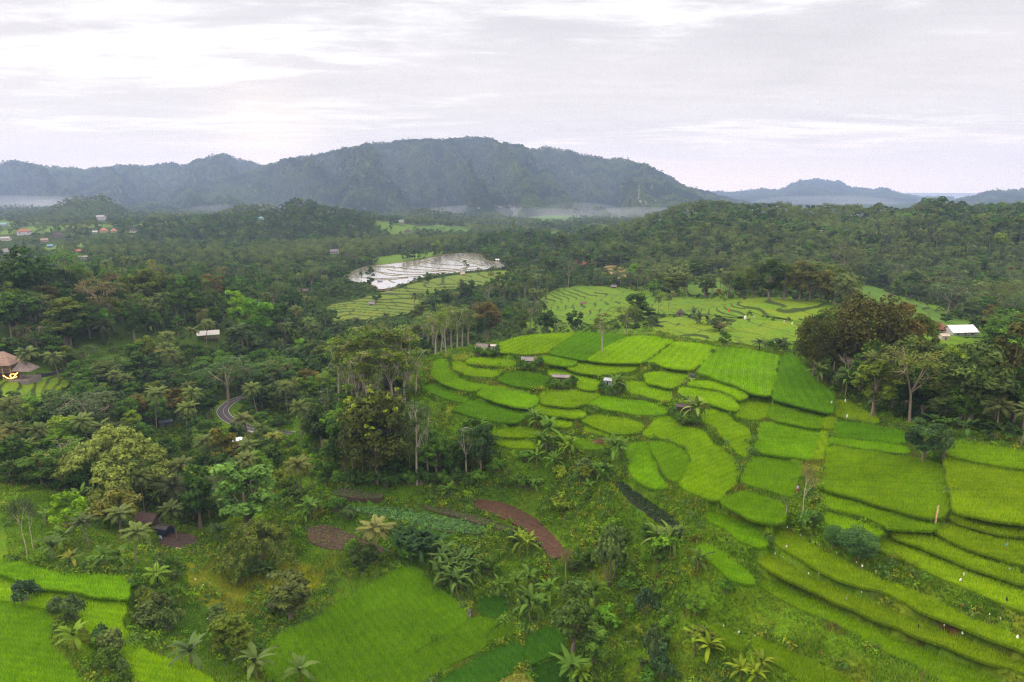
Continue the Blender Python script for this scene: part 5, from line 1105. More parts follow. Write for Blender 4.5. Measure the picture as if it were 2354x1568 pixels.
for i, (u, v, tp) in enumerate(SLIM): HAND.append(('slim', u, v, tp, 76, [(.100,.150,.024), (.115,.150,.022), (.085,.138,.028), (.140,.150,.030)][i % 4], 'feathery tree with bare pale trunk in the row left of the terraces'))
SLIM2 = [(968,812,738),(985,815,722),(1000,818,726),(1012,812,714),(1025,815,716),(1036,805,706),(1050,805,712),(1062,800,702),(1075,795,712),(1020,800,700),(995,800,716),(950,812,744),(935,820,748)]
for i, (u, v, tp) in enumerate(SLIM2): HAND.append(('slim', u, v, tp, 54, [(.110,.160,.024), (.095,.150,.024), (.140,.155,.026)][i % 3], 'feathery tree with bare pale trunk in the row behind the grey hut'))
GROUPS = {'leafy bush in the hedge at': 'hedge at the foot of the tree wall', 'leafy hedge bush crowding': 'hedge bushes round the terrace huts', 'dark blue green banana plant in': 'banana grove at the head of the dip', 'green banana plant of the long': 'banana clump above the dip paddy', 'feathery tree with bare pale trunk in the row left': 'feathery tree row left of the terraces', 'feathery tree with bare pale trunk in the row behind': 'feathery tree row behind the grey hut'}
_g = ground([h[1] for h in HAND], [h[2] for h in HAND])
def top_h(p, vt):
    b = (vt - CV) / FOC; return -p[1] * (SP + b * CP) / (CP - b * SP) + CAMZ - p[2]
for h, p in zip(HAND, _g):
    k, U, V, Vt, wpx, col, lab = h; _, _, f = project(*p); gr = next((g for a, g in GROUPS.items() if lab.startswith(a)), None)
    if k == 'banana': col = tuple(c * .58 for c in col)
    hh = top_h(p, Vt) * (1.22 if k == 'banana' else 1); wpx = wpx * (1.3 if k == 'banana' else 1); add_plant(k, *p, max(.8, hh), max(.6, wpx * f / FOC), col, lab, gr)

# ------------------------------------------------------------------ the woods: every tree in view nearer than the valley bottom is a tree of its own
LANDM = [('the thatched house', 40, 845), ('the white-roofed shed', 480, 770), ('the road bend', 520, 945), ('the huge bamboo clump', 266, 1080), ('the hidden brown-roofed house', 350, 1190), ('the flooded paddies', 980, 620), ('the olive grove', 1820, 650), ('the grey hut', 1115, 800), ('the red-roofed house', 2150, 752),
 ('the white-roofed house', 2205, 762), ('the pale terraces', 860, 705), ('the brown ledge', 300, 820), ('the leaning palm', 694, 980), ('the fan-shaped brown tree', 233, 690), ('the massive dark tree', 868, 1010), ('the terraced slope', 1360, 700), ('the far knoll', 1290, 600), ('the kiosk', 552, 1018),
 ('the rusty brown crown', 490, 660), ('the wide layered tree of the right valley', 2176, 690), ('the forked feathery tree', 2090, 900), ('the village roofs', 100, 560), ('the hill grove', 1190, 545), ('the terracotta roofs', 250, 530), ('the wooded ridge', 1900, 520), ('the tan clearing', 1415, 625), ('the left hill', 700, 520)]
def describe(p, size, colw):
    U, V, _ = project(p['x'], p['y'], p['z']); nm, lu, lv = min(LANDM, key=lambda l: (l[1] - U) ** 2 + ((l[2] - V) * 2) ** 2); du, dv = U - lu, V - lv; d = math.hypot(du, dv * 2)
    where = ('close ' if d < 45 else '' if d < 130 else 'well ')
    if abs(du) > abs(dv) * 2: w = where + ('left of ' if du < 0 else 'right of ')
    else: w = where + ('behind ' if dv < 0 else 'in front of ')
    what = {'palm': 'coconut palm', 'sugar': 'sugar palm', 'umbrella': 'layered tree', 'slim': 'thin feathery tree', 'tower': 'upright tree', 'dense': 'spreading tree', 'banana': 'banana plant', 'shrub': 'bush'}.get(p['k'], 'round tree')
    return ' '.join(f"{size} {colw} {what} {w.strip()} {nm}".split())
CW = [('dark green', (.028,.060,.012), 5), ('deep green', (.040,.082,.013), 5), ('mid green', (.058,.115,.015), 6), ('grey green', (.064,.092,.034), 3), ('olive', (.085,.108,.016), 2.6), ('brownish', (.095,.083,.020), .6), ('bright green', (.085,.170,.015), 1.8), ('yellow green', (.125,.170,.016), 1.1)]
CP_ = np.array([c[2] for c in CW]); CP_ = CP_ / CP_.sum()
def woods(name, poly, spacing, mix, hr, crown=.72, cw=None, clear=True):
    g = np.random.default_rng(sum(map(ord, name))); s = spacing
    x = np.arange(poly[:, 0].min(), poly[:, 0].max(), s); y = np.arange(poly[:, 1].min(), poly[:, 1].max(), s); X, Y = np.meshgrid(x, y); X = X + g.uniform(-.45, .45, X.shape) * s; Y = Y + g.uniform(-.45, .45, Y.shape) * s
    m = inside(poly, X, Y); X, Y = X[m], Y[m]; m = maskat(X, Y) == 0; X, Y = X[m], Y[m]; Z = hgt(X, Y); ks = list(mix); pr = np.array([mix[k] for k in ks]); pr = pr / pr.sum(); out = []
    for i in range(len(X)):
        k = ks[g.choice(len(ks), p=pr)]; q = CW[g.choice(len(CW), p=cw if cw is not None else CP_)]; t_ = g.uniform(0, 1); h = hr[0] + (hr[1] - hr[0]) * t_
        if k in ('palm', 'sugar'): c = tuple(np.array(PALM) * g.uniform(.7, 1.15) * (np.array([1.35, 1.1, .9]) if g.random() < .12 else 1)); cn = 'grey green'; h = g.uniform(9, 15) if k == 'palm' else g.uniform(6, 9); w = None
        elif k == 'shrub': c = q[1]; cn = q[0]; h = g.uniform(1.8, 4); w = h * g.uniform(1, 1.5)
        elif k == 'banana': c = tuple(np.array(BANA) * g.uniform(.45, .75)); cn = 'green'; h = g.uniform(3.2, 4.8); w = None
        else: c = q[1]; cn = q[0]; w = h * crown * g.uniform(.8, 1.2) * (.6 if k == 'tower' else 1.1 if k == 'umbrella' else .55 if k == 'slim' else .9)
        c = tuple(np.array(c) * g.uniform(.85, 1.2) * np.array([g.uniform(.9, 1.12), 1, 1])); out.append(dict(k=k, x=X[i], y=Y[i], z=Z[i], h=h, w=w, col=c, label=None, group=None, wood=None, var=None, rot=None, hand=False, size='tall' if t_ > .6 else 'low' if t_ < .25 else 'mid-height', cn=cn, reg=name))
    return out
CAND = []
MIXL = {'broad': 4, 'round': 3, 'tower': 2, 'umbrella': 1.6, 'palm': 2.2, 'shrub': .8, 'banana': .7, 'sugar': .3}
CAND += woods('left woods', FPOLY['A'], 7.2, MIXL, (9, 17))
CAND += woods('valley woods', FPOLY['B'], 6.6, {'broad': 4, 'round': 4, 'tower': 1.5, 'umbrella': 2.4, 'palm': 1.2, 'shrub': 1.2, 'banana': 1.0, 'sugar': .3}, (6, 12), 1.0)
CAND += woods('lower left woods', FPOLY['C'], 5.6, {'broad': 4, 'round': 4, 'tower': 1.2, 'umbrella': 1.6, 'palm': 1.6, 'shrub': 2.2, 'banana': 1.4, 'sugar': .4}, (5, 10.5), 1.0)
CAND += woods('tree wall', FPOLY['D'], 5.6, {'broad': 3, 'round': 4, 'slim': 3, 'shrub': 2.5, 'banana': .5}, (6, 12), .9)
CAND += woods('right grove', FPOLY['H'], 6.2, {'broad': 5, 'round': 3, 'tower': 2, 'umbrella': 1.2, 'shrub': 1.6, 'palm': .8}, (8, 15), .95)
def reg(pts): return world_poly(pts, 1)
VAL = reg([(1955,655),(2010,645),(2160,640),(2353,640),(2420,690),(2420,775),(2330,750),(2260,742),(2140,702),(2060,682)])
CAND += woods('right valley', VAL, 9.0, {'umbrella': 4, 'broad': 2, 'palm': 3, 'round': 2}, (9, 16), .9)
BHD = reg([(960,770),(1000,705),(1100,712),(1200,700),(1250,715),(1290,745),(1360,752),(1440,728),(1490,745),(1500,768),(1380,762),(1250,768),(1120,776)])
CAND += woods('trees behind the rim', BHD, 10.5, {'umbrella': 3, 'broad': 2, 'round': 2, 'shrub': 3, 'palm': .5, 'slim': 1}, (6, 12), .8)
GRV = reg([(960,700),(975,668),(1040,655),(1110,650),(1190,640),(1240,650),(1245,690),(1200,705),(1100,715),(1000,716)])
CAND += woods('grove below the pale terraces', GRV, 7.6, {'broad': 3, 'tower': 3, 'round': 3, 'slim': 2, 'palm': 1.5, 'banana': .8}, (9, 15), .8, np.array([.4, .3, .15, .1, .05, 0, 0, 0]))
HGR = reg([(1098,580),(1110,560),(1180,550),(1270,560),(1280,578),(1190,588)])
CAND += woods('hill grove', HGR, 9.0, {'broad': 3, 'tower': 4, 'round': 3, 'palm': 1}, (12, 18), .8, np.array([.6, .3, .1, 0, 0, 0, 0, 0]))
KNO = reg([(1200,640),(1260,628),(1330,615),(1390,625),(1440,645),(1470,660),(1400,655),(1300,662),(1250,680)])
CAND += woods('leafy knoll', KNO, 8.0, {'broad': 2, 'round': 5, 'umbrella': 2, 'banana': 1.5, 'shrub': 2}, (5, 9), 1.1, np.array([.1, .2, .4, .05, .1, 0, .15, 0]))
FLB = reg([(700,650),(790,642),(862,664),(865,690),(760,705),(735,735),(700,745),(690,700)])
CAND += woods('trees in front of the flooded paddies', FLB, 12, {'palm': 3, 'broad': 2, 'round': 2, 'umbrella': 2, 'banana': 2}, (7, 12), .8)

CLF = reg([(1120,1030),(1250,1015),(1400,1040),(1450,1110),(1420,1200),(1340,1205),(1290,1170),(1180,1125),(1120,1115)])
CAND += woods('cliff below the terraces', CLF, 4.2, {'shrub': 8, 'banana': 1.2, 'round': .7}, (2.5, 4.5), 1.1, np.array([.02, .10, .32, .10, .08, 0, .28, .10]))
RAV = reg([(1300,1290),(1460,1140),(1560,1260),(1690,1400),(1560,1568),(1400,1590),(1340,1400)])
CAND += woods('ravine', RAV, 4.6, {'shrub': 8, 'banana': .8, 'round': .8}, (2, 4), 1.0, np.array([.02, .10, .32, .10, .08, 0, .28, .10]))
BLF = reg([(600,1000),(700,1010),(740,1060),(720,1140),(660,1160),(610,1110)])
CAND += woods('grassy bluff', BLF, 4.6, {'shrub': 8, 'round': 1, 'banana': .6}, (2, 4.5), 1.0, np.array([.02, .10, .32, .10, .08, 0, .28, .10]))
BNK = reg([(300,1300),(390,1290),(430,1340),(410,1420),(460,1500),(380,1480),(320,1400)])
CAND += woods('bank behind the sweeping paddy', BNK, 3.6, {'shrub': 8}, (1.6, 3.2), 1.0, np.array([.1, .1, .2, .5, .1, 0, 0, 0]))
BN2 = reg([(120,1380),(180,1390),(240,1440),(290,1500),(330,1568),(230,1568),(150,1480)])
CAND += woods('bank between the left paddies', BN2, 3.4, {'shrub': 8}, (1.4, 2.8), 1.0, np.array([.1, .1, .2, .5, .1, 0, 0, 0]))
DIP = reg([(460,1250),(640,1280),(740,1260),(820,1290),(760,1340),(650,1420),(560,1500),(450,1440),(430,1330)])
CAND += woods('weedy dip', DIP, 12, {'shrub': 8, 'banana': .5}, (1.2, 2.6), 1.0, np.array([.02, .10, .32, .10, .08, 0, .28, .10]))
SLP = reg([(640,1130),(760,1150),(960,1240),(1080,1290),(1180,1330),(1280,1300),(1290,1340),(1180,1345),(900,1290),(760,1290),(660,1230)])
CAND += woods('slope under the vegetable plots', SLP, 4.4, {'shrub': 8, 'banana': .8}, (1.4, 3.0), 1.0, np.array([.02, .10, .32, .10, .08, 0, .28, .10]))
RBK = reg([(1560,1200),(1650,1260),(1720,1330),(1740,1440),(1900,1540),(1850,1568),(1700,1500),(1640,1420),(1580,1300)])
CAND += woods('lower right slope', RBK, 5.5, {'shrub': 8}, (1.0, 2.2), 1.0, np.array([.02, .10, .32, .10, .08, 0, .28, .10]))
LDG = reg([(110,790),(240,795),(380,780),(470,790),(420,815),(330,850),(240,870),(160,850)])
CAND += woods('slope by the brown ledge', LDG, 8.0, {'broad': 2, 'round': 4, 'umbrella': 1.5, 'palm': 1, 'shrub': 4, 'banana': 1.5}, (4, 9), 1.0)
# houses and huts: U, V of the middle of the foot; width in picture units; depth/width; wall height/width; roof rise/width; turn; wall, roof colour; roof shape; label
WHITE, CREAM, TERRA, DARKR, GREYR, TIN, BLUE, WOOD, RUST = (.62,.62,.62), (.50,.44,.32), (.36,.13,.065), (.075,.055,.050), (.24,.23,.235), (.62,.64,.68), (.16,.36,.52), (.13,.095,.07), (.20,.10,.075)
HOUSES = [
 (2152,762,37,.75,.27,.30,-18,CREAM,(.26,.062,.045),'hip','red tiled hipped house beside the white metal roof'),
 (2203,771,60,.62,.20,.20,28,(.50,.50,.52),(.80,.81,.84),'gable','big house with a bright white metal gable roof'),
 (2168,780,17,.9,.48,.26,20,(.50,.45,.38),(.60,.52,.44),'gable','small pale shed below the white metal roofed house'),
 (342,1206,46,.75,.20,.30,-32,(.10,.085,.07),(.105,.070,.062),'gable','old brown tiled house hidden among palms behind the dirt yard'),
 (376,1226,27,.75,.26,.10,-30,(.05,.045,.045),(.075,.065,.068),'gable','low grey lean-to roof in front of the old brown tiled house'),
 (382,978,24,.6,.25,.14,10,(.07,.07,.08),(.08,.11,.16),'gable','low dark blue roof half hidden by palms near the road'),
 (556,1030,28,.8,.30,.22,15,WOOD,(.15,.085,.075),'hip','brown roofed roadside kiosk below the road'),
 (1109,812,26,.8,.28,.42,-20,(.17,.13,.10),(.235,.205,.185),'gable','grey weathered gable hut at the left end of the plateau rim'),
 (1135,806,13,.8,.55,.20,-14,(.40,.40,.42),(.62,.60,.58),'gable','tiny white roofed annex beside the grey weathered hut'),
 (1213,838,27,.62,.15,.20,-12,(.10,.085,.07),(.27,.245,.255),'gable','low grey roofed shack sunk in a hedge on the terraces'),
 (1288,877,36,.5,.14,.08,-8,(.19,.14,.105),(.26,.225,.225),'gable','long flat grey roof hut walled in by green hedges'),
 (1397,886,16,.8,.42,.24,-15,(.30,.34,.40),(.52,.58,.66),'gable','small blue white tarp shelter beside a dark bush'),
 (1571,948,30,.55,.16,.14,-16,(.10,.075,.06),(.075,.052,.048),'gable','dark roofed hut with a red patch beside the pale banana plants'),
 (855,703,13,.8,.40,.35,-10,(.34,.32,.34),(.25,.22,.24),'gable','grey field hut on the pale terraces'),
 (1340,703,12,.6,.30,.25,-8,WOOD,(.20,.13,.10),'gable','small brown field hut on the terraced slope'),
 (1563,726,15,.8,.40,.45,-15,(.24,.20,.18),DARKR,'hip','dark thatched field hut by the banana clumps'),
 (1410,664,11,.7,.30,.35,5,WOOD,GREYR,'gable','grey roofed field hut under a small tree'),
 (1230,600,8,.8,.50,.30,0,(.45,.5,.6),(.5,.55,.62),'gable','pale blue hut on the far knoll'),
 (1143,601,8,.8,.50,.20,0,(.65,.66,.72),(.70,.70,.75),'gable','small white hut beside the flooded paddies'),
 (1063,633,9,.7,.35,.25,10,(.45,.40,.33),(.62,.55,.45),'gable','cream roofed hut on the lower edge of the flooded paddies'),
 (1075,614,7,.8,.40,.35,0,WOOD,DARKR,'gable','tiny dark hut on a dike of the flooded paddies'),
 (873,650,10,.8,.45,.30,0,(.20,.18,.25),(.30,.29,.40),'gable','purple grey hut over the small pond'),
 (1711,693,7,.8,.60,.40,0,WOOD,DARKR,'gable','narrow dark hut in front of the olive grove'),
 (2046,684,9,.8,.35,.45,0,WOOD,DARKR,'hip','dark round-roofed hut on the long green slope'),
 (1619,676,9,.7,.35,.30,0,WOOD,GREYR,'gable','brown hut behind the end of the olive grove'),
 (703,673,13,.7,.30,.35,-12,WOOD,(.20,.16,.15),'gable','brown roofed hut at the edge of the left woods'),
 (57,540,28,.7,.30,.20,8,(.60,.62,.68),TERRA,'hip','white walled house with a terracotta roof in the left village'),
 (14,553,18,.7,.30,.18,-10,WHITE,(.42,.40,.38),'gable','low white house below the terracotta roofed one'),
 (103,556,14,.7,.30,.25,5,(.45,.35,.33),(.40,.27,.25),'gable','pink roofed house in the left village'),
 (133,546,20,.7,.28,.30,-5,(.20,.20,.22),DARKR,'hip','dark roofed house in the left village'),
 (116,569,11,.8,.4,.2,0,(.2,.25,.3),BLUE,'gable','small house with a blue tarpaulin roof in the left village'),
 (233,506,17,.7,.45,.20,-20,(.52,.53,.58),(.36,.34,.36),'gable','grey white block with a sloping roof above the village'),
 (239,534,15,.8,.30,.35,0,CREAM,(.52,.22,.12),'hip','larger terracotta pavilion in the village centre'),
 (262,534,12,.8,.35,.35,12,CREAM,(.55,.24,.13),'hip','smaller terracotta pavilion right of the larger one'),
 (305,534,15,.8,.30,.35,-8,WHITE,DARKR,'hip','dark roofed white house right of the terracotta pavilions'),
 (219,536,9,.8,.40,.2,0,WHITE,(.6,.6,.62),'gable','small white house left of the terracotta pavilions'),
 (180,580,12,.8,.30,.30,6,CREAM,(.55,.20,.09),'gable','orange roofed house behind the bright spreading tree'),
 (24,586,30,.7,.28,.22,-12,(.30,.29,.29),(.20,.20,.215),'gable','wide grey roofed compound at the left edge'),
 (191,596,17,.7,.32,.18,10,(.50,.50,.54),(.33,.34,.38),'gable','grey house right of the bright spreading tree'),
 (600,505,11,.9,.30,.35,0,(.3,.4,.45),(.20,.50,.55),'hip','house with a turquoise roof behind the left hill'),
 (9,520,14,.8,.30,.25,0,(.4,.45,.5),(.22,.40,.50),'gable','blue roofed house at the left edge'),
 (769,583,18,.6,.30,.25,-6,(.45,.46,.52),(.22,.21,.23),'gable','grey roofed house with white end wall among the valley palms'),
 (937,535,15,.7,.25,.30,0,(.30,.28,.28),DARKR,'hip','dark roofed house in the valley fields'),
 (922,512,10,.7,.30,.2,0,(.55,.5,.5),(.40,.35,.35),'gable','pale house in the far valley'),
]
HOUSE_OFF = [(h[0], h[1] - h[2] * .25, h[2] * .5 + 1.5, h[2] * .30 + 2) for h in HOUSES]
# trees of the far valley and the wooded ridge: placed over all open ground that is in view
def far_trees():
    g = np.random.default_rng(77); out = []; r = 300.0; rows = []
    while r < 3400:
        s = 7.4 if r < 1000 else 8.0 + (r - 1000) * .0038
        n = int(1.30 * r / s); a = np.linspace(-.66, .66, n) + g.uniform(-.45, .45, n) * 1.3 / n; rr = r + g.uniform(-.5, .5, n) * s; rows.append(np.stack([np.sin(a) * rr, np.cos(a) * rr, np.full(n, s)], 1)); r += s
    p = np.concatenate(rows); x, y = p[:, 0], p[:, 1]
    m = (maskat(x, y) == 0) & ~np.logical_or.reduce([inside(q, x, y) for q in list(FPOLY.values()) + [VAL, BHD, GRV, HGR, KNO, FLB, LDG]])
    x, y = x[m], y[m]; d = np.hypot(x, y); z = hgt(x, y); U, V, _ = project(x, y, z)
    ia = np.clip(np.round(np.interp(np.arctan2(x, y), GA, np.arange(len(GA)))).astype(int), 0, len(GA) - 1); il = np.clip(np.round(np.interp(np.log(d), GR, np.arange(len(GR)))).astype(int), 0, len(GR) - 1)
    op = OPEN[il, ia]; plate = (d < 330) & (U > 900)
    dens = np.where(d > 1200, .8, .93) * (1 - op * .93) * np.where(plate, .0, 1); dens = np.where((U > 1350) & (d > 450) & (d < 1000), .97, dens)
    m = (g.random(len(x)) < dens) & (U > -150) & (U < 2500) & (V > 430); x, y, z, d, U = x[m], y[m], z[m], d[m], U[m]
    palmy = fbm(x / 120, y / 160, 400, 3)
    for i in range(len(x)):
        ridge = U[i] > 1350 and 430 < d[i] < 1100; pp = np.clip((palmy[i] - .44) * 6, .10, .75); k = 'palm' if g.random() < pp else ['broad', 'round', 'tower', 'umbrella'][g.choice(4, p=[.36, .30, .14, .20])]
        q = CW[g.choice(len(CW), p=CP_)]; t_ = g.uniform(0, 1); h = (8.5 + 6.5 * t_) * (1.05 if ridge else .92)
        if k == 'palm': c = tuple(np.array(PALM) * g.uniform(.65, 1.05)); cn = 'grey green'; w = None; h = g.uniform(9, 15)
        else: c = q[1]; cn = q[0]; w = h * g.uniform(.72, 1.12) * (.66 if k == 'tower' else 1)
        out.append(dict(k=k, x=x[i], y=y[i], z=z[i], h=h, w=w, col=tuple(np.array(c) * g.uniform(.8, 1.2)), label=None, group=None, wood=None, var=None, rot=None, hand=False, size='tall' if t_ > .6 else 'low' if t_ < .25 else 'mid-height', cn=cn, reg='wooded ridge' if ridge else 'valley woods floor' if d[i] < 1200 else 'far valley'))
    return out
CAND += far_trees()

# keep what shows: a coverage picture filled from the nearest plant to the farthest, and the skyline of the ground in front
HOR = np.maximum.accumulate((TZ - CAMZ) / np.exp(TR), axis=0)
KEEP_OFF = [(960,625,150,28),(1330,700,60,26),(860,705,80,22),(1360,690,70,30),(1650,745,120,30),(1750,705,80,18),(2080,700,90,22),(480,764,40,22),(40,845,75,34),(512,945,16,24),(532,966,24,14),(552,1014,30,22),(430,1240,52,28),(350,1184,40,26),(378,1222,22,18),(2200,762,62,30),(2152,756,34,26),(2168,776,24,10),(390,988,36,14),(1115,806,30,18),(1212,830,30,14),(110,862,40,12)]
KEEP_OFF += HOUSE_OFF
def visible(ps, keep_off=True):
    q = 4; Wd, Hd = 2353 // q + 1, 1568 // q + 1; cov_ = np.zeros((Hd, Wd), bool); res = []
    ps = sorted(ps, key=lambda p: p['y'])
    for p in ps:
        x, y, z, h = p['x'], p['y'], p['z'], p['h']; kk = p['k']; w = p['w'] or (h * {'palm': .55, 'banana': .9, 'sugar': .8}.get(kk, .6))
        U, Vt, f = project(x, y, z + h); _, Vb, _ = project(x, y, z + h * (.05 if kk in ('shrub', 'banana') else .28)); d = math.hypot(x, y)
        il = int(np.clip(np.interp(math.log(d), GR, np.arange(len(GR))) - 1, 0, len(GR) - 1)); ia = int(np.clip(round(float(np.interp(math.atan2(x, y), GA, np.arange(len(GA))))), 0, len(GA) - 1))
        wp = w * FOC / f; p['area'] = wp * max(1, Vb - Vt)
        if (z + h - CAMZ) / d < HOR[il, ia]: continue
        u0, u1, v0, v1 = U - wp / 2, U + wp / 2, Vt, Vb
        if u1 < -20 or u0 > 2375 or v1 < 0 or v0 > 1590: continue
        if keep_off and not p['hand'] and any(abs(U - a) < c + wp * .4 and v0 < b + e and Vb > b - e and d < 1e9 and project(x, y, z)[1] > b - 4 for a, b, c, e in KEEP_OFF): continue
        if Vb - Vt < 1 or wp < 1: continue
        a0, a1, b0, b1 = int(max(0, u0 // q)), int(min(Wd, u1 // q + 1)), int(max(0, v0 // q)), int(min(Hd, v1 // q + 1))
        if a1 <= a0 or b1 <= b0: continue
        yy, xx = np.mgrid[b0:b1, a0:a1]; e = ((xx * q + q / 2 - U) / (wp / 2 + q / 2)) ** 2 + ((yy * q + q / 2 - (v0 + v1) / 2) / ((v1 - v0) / 2 + q / 2)) ** 2; m = e < 1.05
        sub = cov_[b0:b1, a0:a1]; tot = m.sum(); free = (m & ~sub).sum()
        if tot == 0 or free / tot < (.10 if not p['hand'] else 0): continue
        p['area'] = float(p['area'] * free / tot); sub |= (e < (.62 if kk in ('broad', 'round', 'dense', 'tower', 'bamboo') else .16))
        res.append(p)
    return res
VIS = visible(PLANTS + CAND)
byname = {}
for p in VIS: byname.setdefault(NAMES[p['k']][0], []).append(p)
STUFF = []; SEL = []
LIMIT = {'broadleaf_tree': 296, 'coconut_palm': 290, 'feathery_tree': 220, 'shrub': 285, 'banana_plant': 210}
for nm, ps in byname.items():
    ps.sort(key=lambda p: (not p['hand'], -p['area'])); lim = LIMIT.get(nm, 200)
    for p in ps[:lim]:
        if not p['hand'] and not p['label']:
            p['label'] = describe(p, p['size'], p['cn']); p['group'] = {'broadleaf_tree': 'broadleaf trees of the ', 'coconut_palm': 'coconut palms of the ', 'feathery_tree': 'layered trees of the ', 'shrub': 'bushes of the ', 'banana_plant': 'banana plants of the ', 'sugar_palm': 'sugar palms of the '}.get(nm, 'trees of the ') + p['reg']
        SEL.append(p)
    STUFF += ps[lim:]
alike = {}
for p in SEL:
    if not p['hand']: alike.setdefault(p['label'], []).append(p)
for lab, ps in alike.items():
    for p in ps: p['group'] = ps[0]['group']
for p in SEL: build_plant(p)
print('plants', {k: len(v) for k, v in byname.items()}, 'stuff', len(STUFF))

# ---- distant woods: one object per kind of tree, small tree meshes set on scattered points
def low(name, b, col):
    me = b.whole(name); me.materials[1] = foliage_mat('far_leaves', trans=.1, col=col); me.materials[0] = M_FARBARK; return bpy.data.objects.new(name, me)
M_FARBARK = plain('far_bark', (.13, .11, .09))
def coll(name, objs):
    c = bpy.data.collections.new(name)
    for o in objs: c.objects.link(o)
    return c
_lows = [((.022,.048,.012), 0), (DK, 0), ((.034,.068,.016), 0), ((.042,.084,.018), 0), ((.048,.070,.030), 0), ((.064,.084,.016), 0), ((.060,.120,.018), 0)]
LC = coll('forest_kinds', [low('a_tree', g_broad(300 + i, H=1, W=.78, ncl=9, nl=34, ls=.062, fork=.2, tall=.42, shape=.9), c[0]) for i, c in enumerate(_lows)])
UC = coll('layered_kinds', [low('a_tree', g_umbrella(320 + i, H=1, W=.85, npad=11, nl=22, ls=.05), c) for i, c in enumerate([GRN, GG, (.055,.085,.022)])])
PC = coll('palm_kinds', [low('a_palm', g_palm(330 + i, H=.86, nf=14, L=.30, n=5, lw=.035, ll=.085, rt=.012), tuple(np.array(PALM) * s)) for i, s in enumerate((.75, .95, 1.15))])
MC = coll('mountain_kinds', [low('a_tree', g_broad(340 + i, H=1, W=.95, ncl=5, nl=16, ls=.12, fork=.1, tall=.45, shape=.8), c) for i, c in enumerate([(.024,.048,.014), DK, (.036,.070,.016), (.046,.086,.018), (.060,.098,.020), (.078,.100,.022), (.085,.125,.022)])])
def scatter(name, pts, sc3, cl, n_kinds, label, cat='woods'):
    n = len(pts); g = np.random.default_rng(n); me = bpy.data.meshes.new(name); me.vertices.add(n); me.vertices.foreach_set('co', np.asarray(pts, np.float32).ravel())
    def at(k, ty, arr, prop='value'): a = me.attributes.new(k, ty, 'POINT'); a.data.foreach_set(prop, np.ascontiguousarray(arr).ravel())
    pn = fbm(np.asarray(pts)[:, 0] / 170, np.asarray(pts)[:, 1] / 170 + np.asarray(pts)[:, 2] / 60, 777, 3); at('vi', 'INT', (np.clip((pn - .5) * 3.2 * n_kinds + n_kinds / 2 + g.normal(0, .9, n), 0, n_kinds - 1) if name == 'mountain_forest' else g.integers(0, n_kinds, n)).astype(np.int32)); at('sc3', 'FLOAT_VECTOR', np.asarray(sc3, np.float32), 'vector'); rot = np.zeros((n, 3), np.float32); rot[:, 2] = g.uniform(0, 6.28, n); rot[:, :2] = g.normal(0, .05, (n, 2)); at('rot', 'FLOAT_VECTOR', rot, 'vector')
    o = tag(link(name, me), label, cat, None, 'stuff'); ng = bpy.data.node_groups.new(name + '_scatter', 'GeometryNodeTree'); ng.interface.new_socket('Geometry', in_out='INPUT', socket_type='NodeSocketGeometry'); ng.interface.new_socket('Geometry', in_out='OUTPUT', socket_type='NodeSocketGeometry')
    N, L = ng.nodes, ng.links; gi = N.new('NodeGroupInput'); go = N.new('NodeGroupOutput'); ip = N.new('GeometryNodeInstanceOnPoints'); ci = N.new('GeometryNodeCollectionInfo'); ci.inputs[0].default_value = cl; ci.inputs['Separate Children'].default_value = True; ci.inputs['Reset Children'].default_value = True
    L.new(gi.outputs[0], ip.inputs['Points']); L.new(ci.outputs[0], ip.inputs['Instance']); ip.inputs['Pick Instance'].default_value = True
    for k, ty, s_ in (('vi', 'INT', 'Instance Index'), ('sc3', 'FLOAT_VECTOR', 'Scale'), ('rot', 'FLOAT_VECTOR', 'Rotation')):
        a = N.new('GeometryNodeInputNamedAttribute'); a.data_type = ty; a.inputs['Name'].default_value = k; src = next(s for s in a.outputs if s.enabled and s.name == 'Attribute')
        if k == 'rot': e = N.new('FunctionNodeEulerToRotation'); L.new(src, e.inputs[0]); src = e.outputs[0]
        L.new(src, ip.inputs[s_])
    L.new(ip.outputs[0], go.inputs[0]); md = o.modifiers.new('scatter', 'NODES'); md.node_group = ng; return o
def stuff_of(ks, name, cl, nk, label):
    ps = [p for p in STUFF if p['k'] in ks]
    if not ps: return
    pts = np.array([(p['x'], p['y'], p['z'] - .2) for p in ps]); h = np.array([p['h'] for p in ps]); w = np.array([(p['w'] or p['h'] * .9) / (.8 if p['w'] else .9) for p in ps]); scatter(name, pts, np.stack([w, w, h], 1), cl, nk, label)
stuff_of(('broad', 'round', 'tower', 'dense', 'shrub', 'banana'), 'distant_woods', LC, 7, 'dark green woods of the far valley, ridge and hills')
stuff_of(('umbrella', 'slim'), 'distant_layered_woods', UC, 3, 'paler layered trees among the far woods')
stuff_of(('palm', 'sugar'), 'distant_palm_grove', PC, 3, 'grey green palms among the far woods')
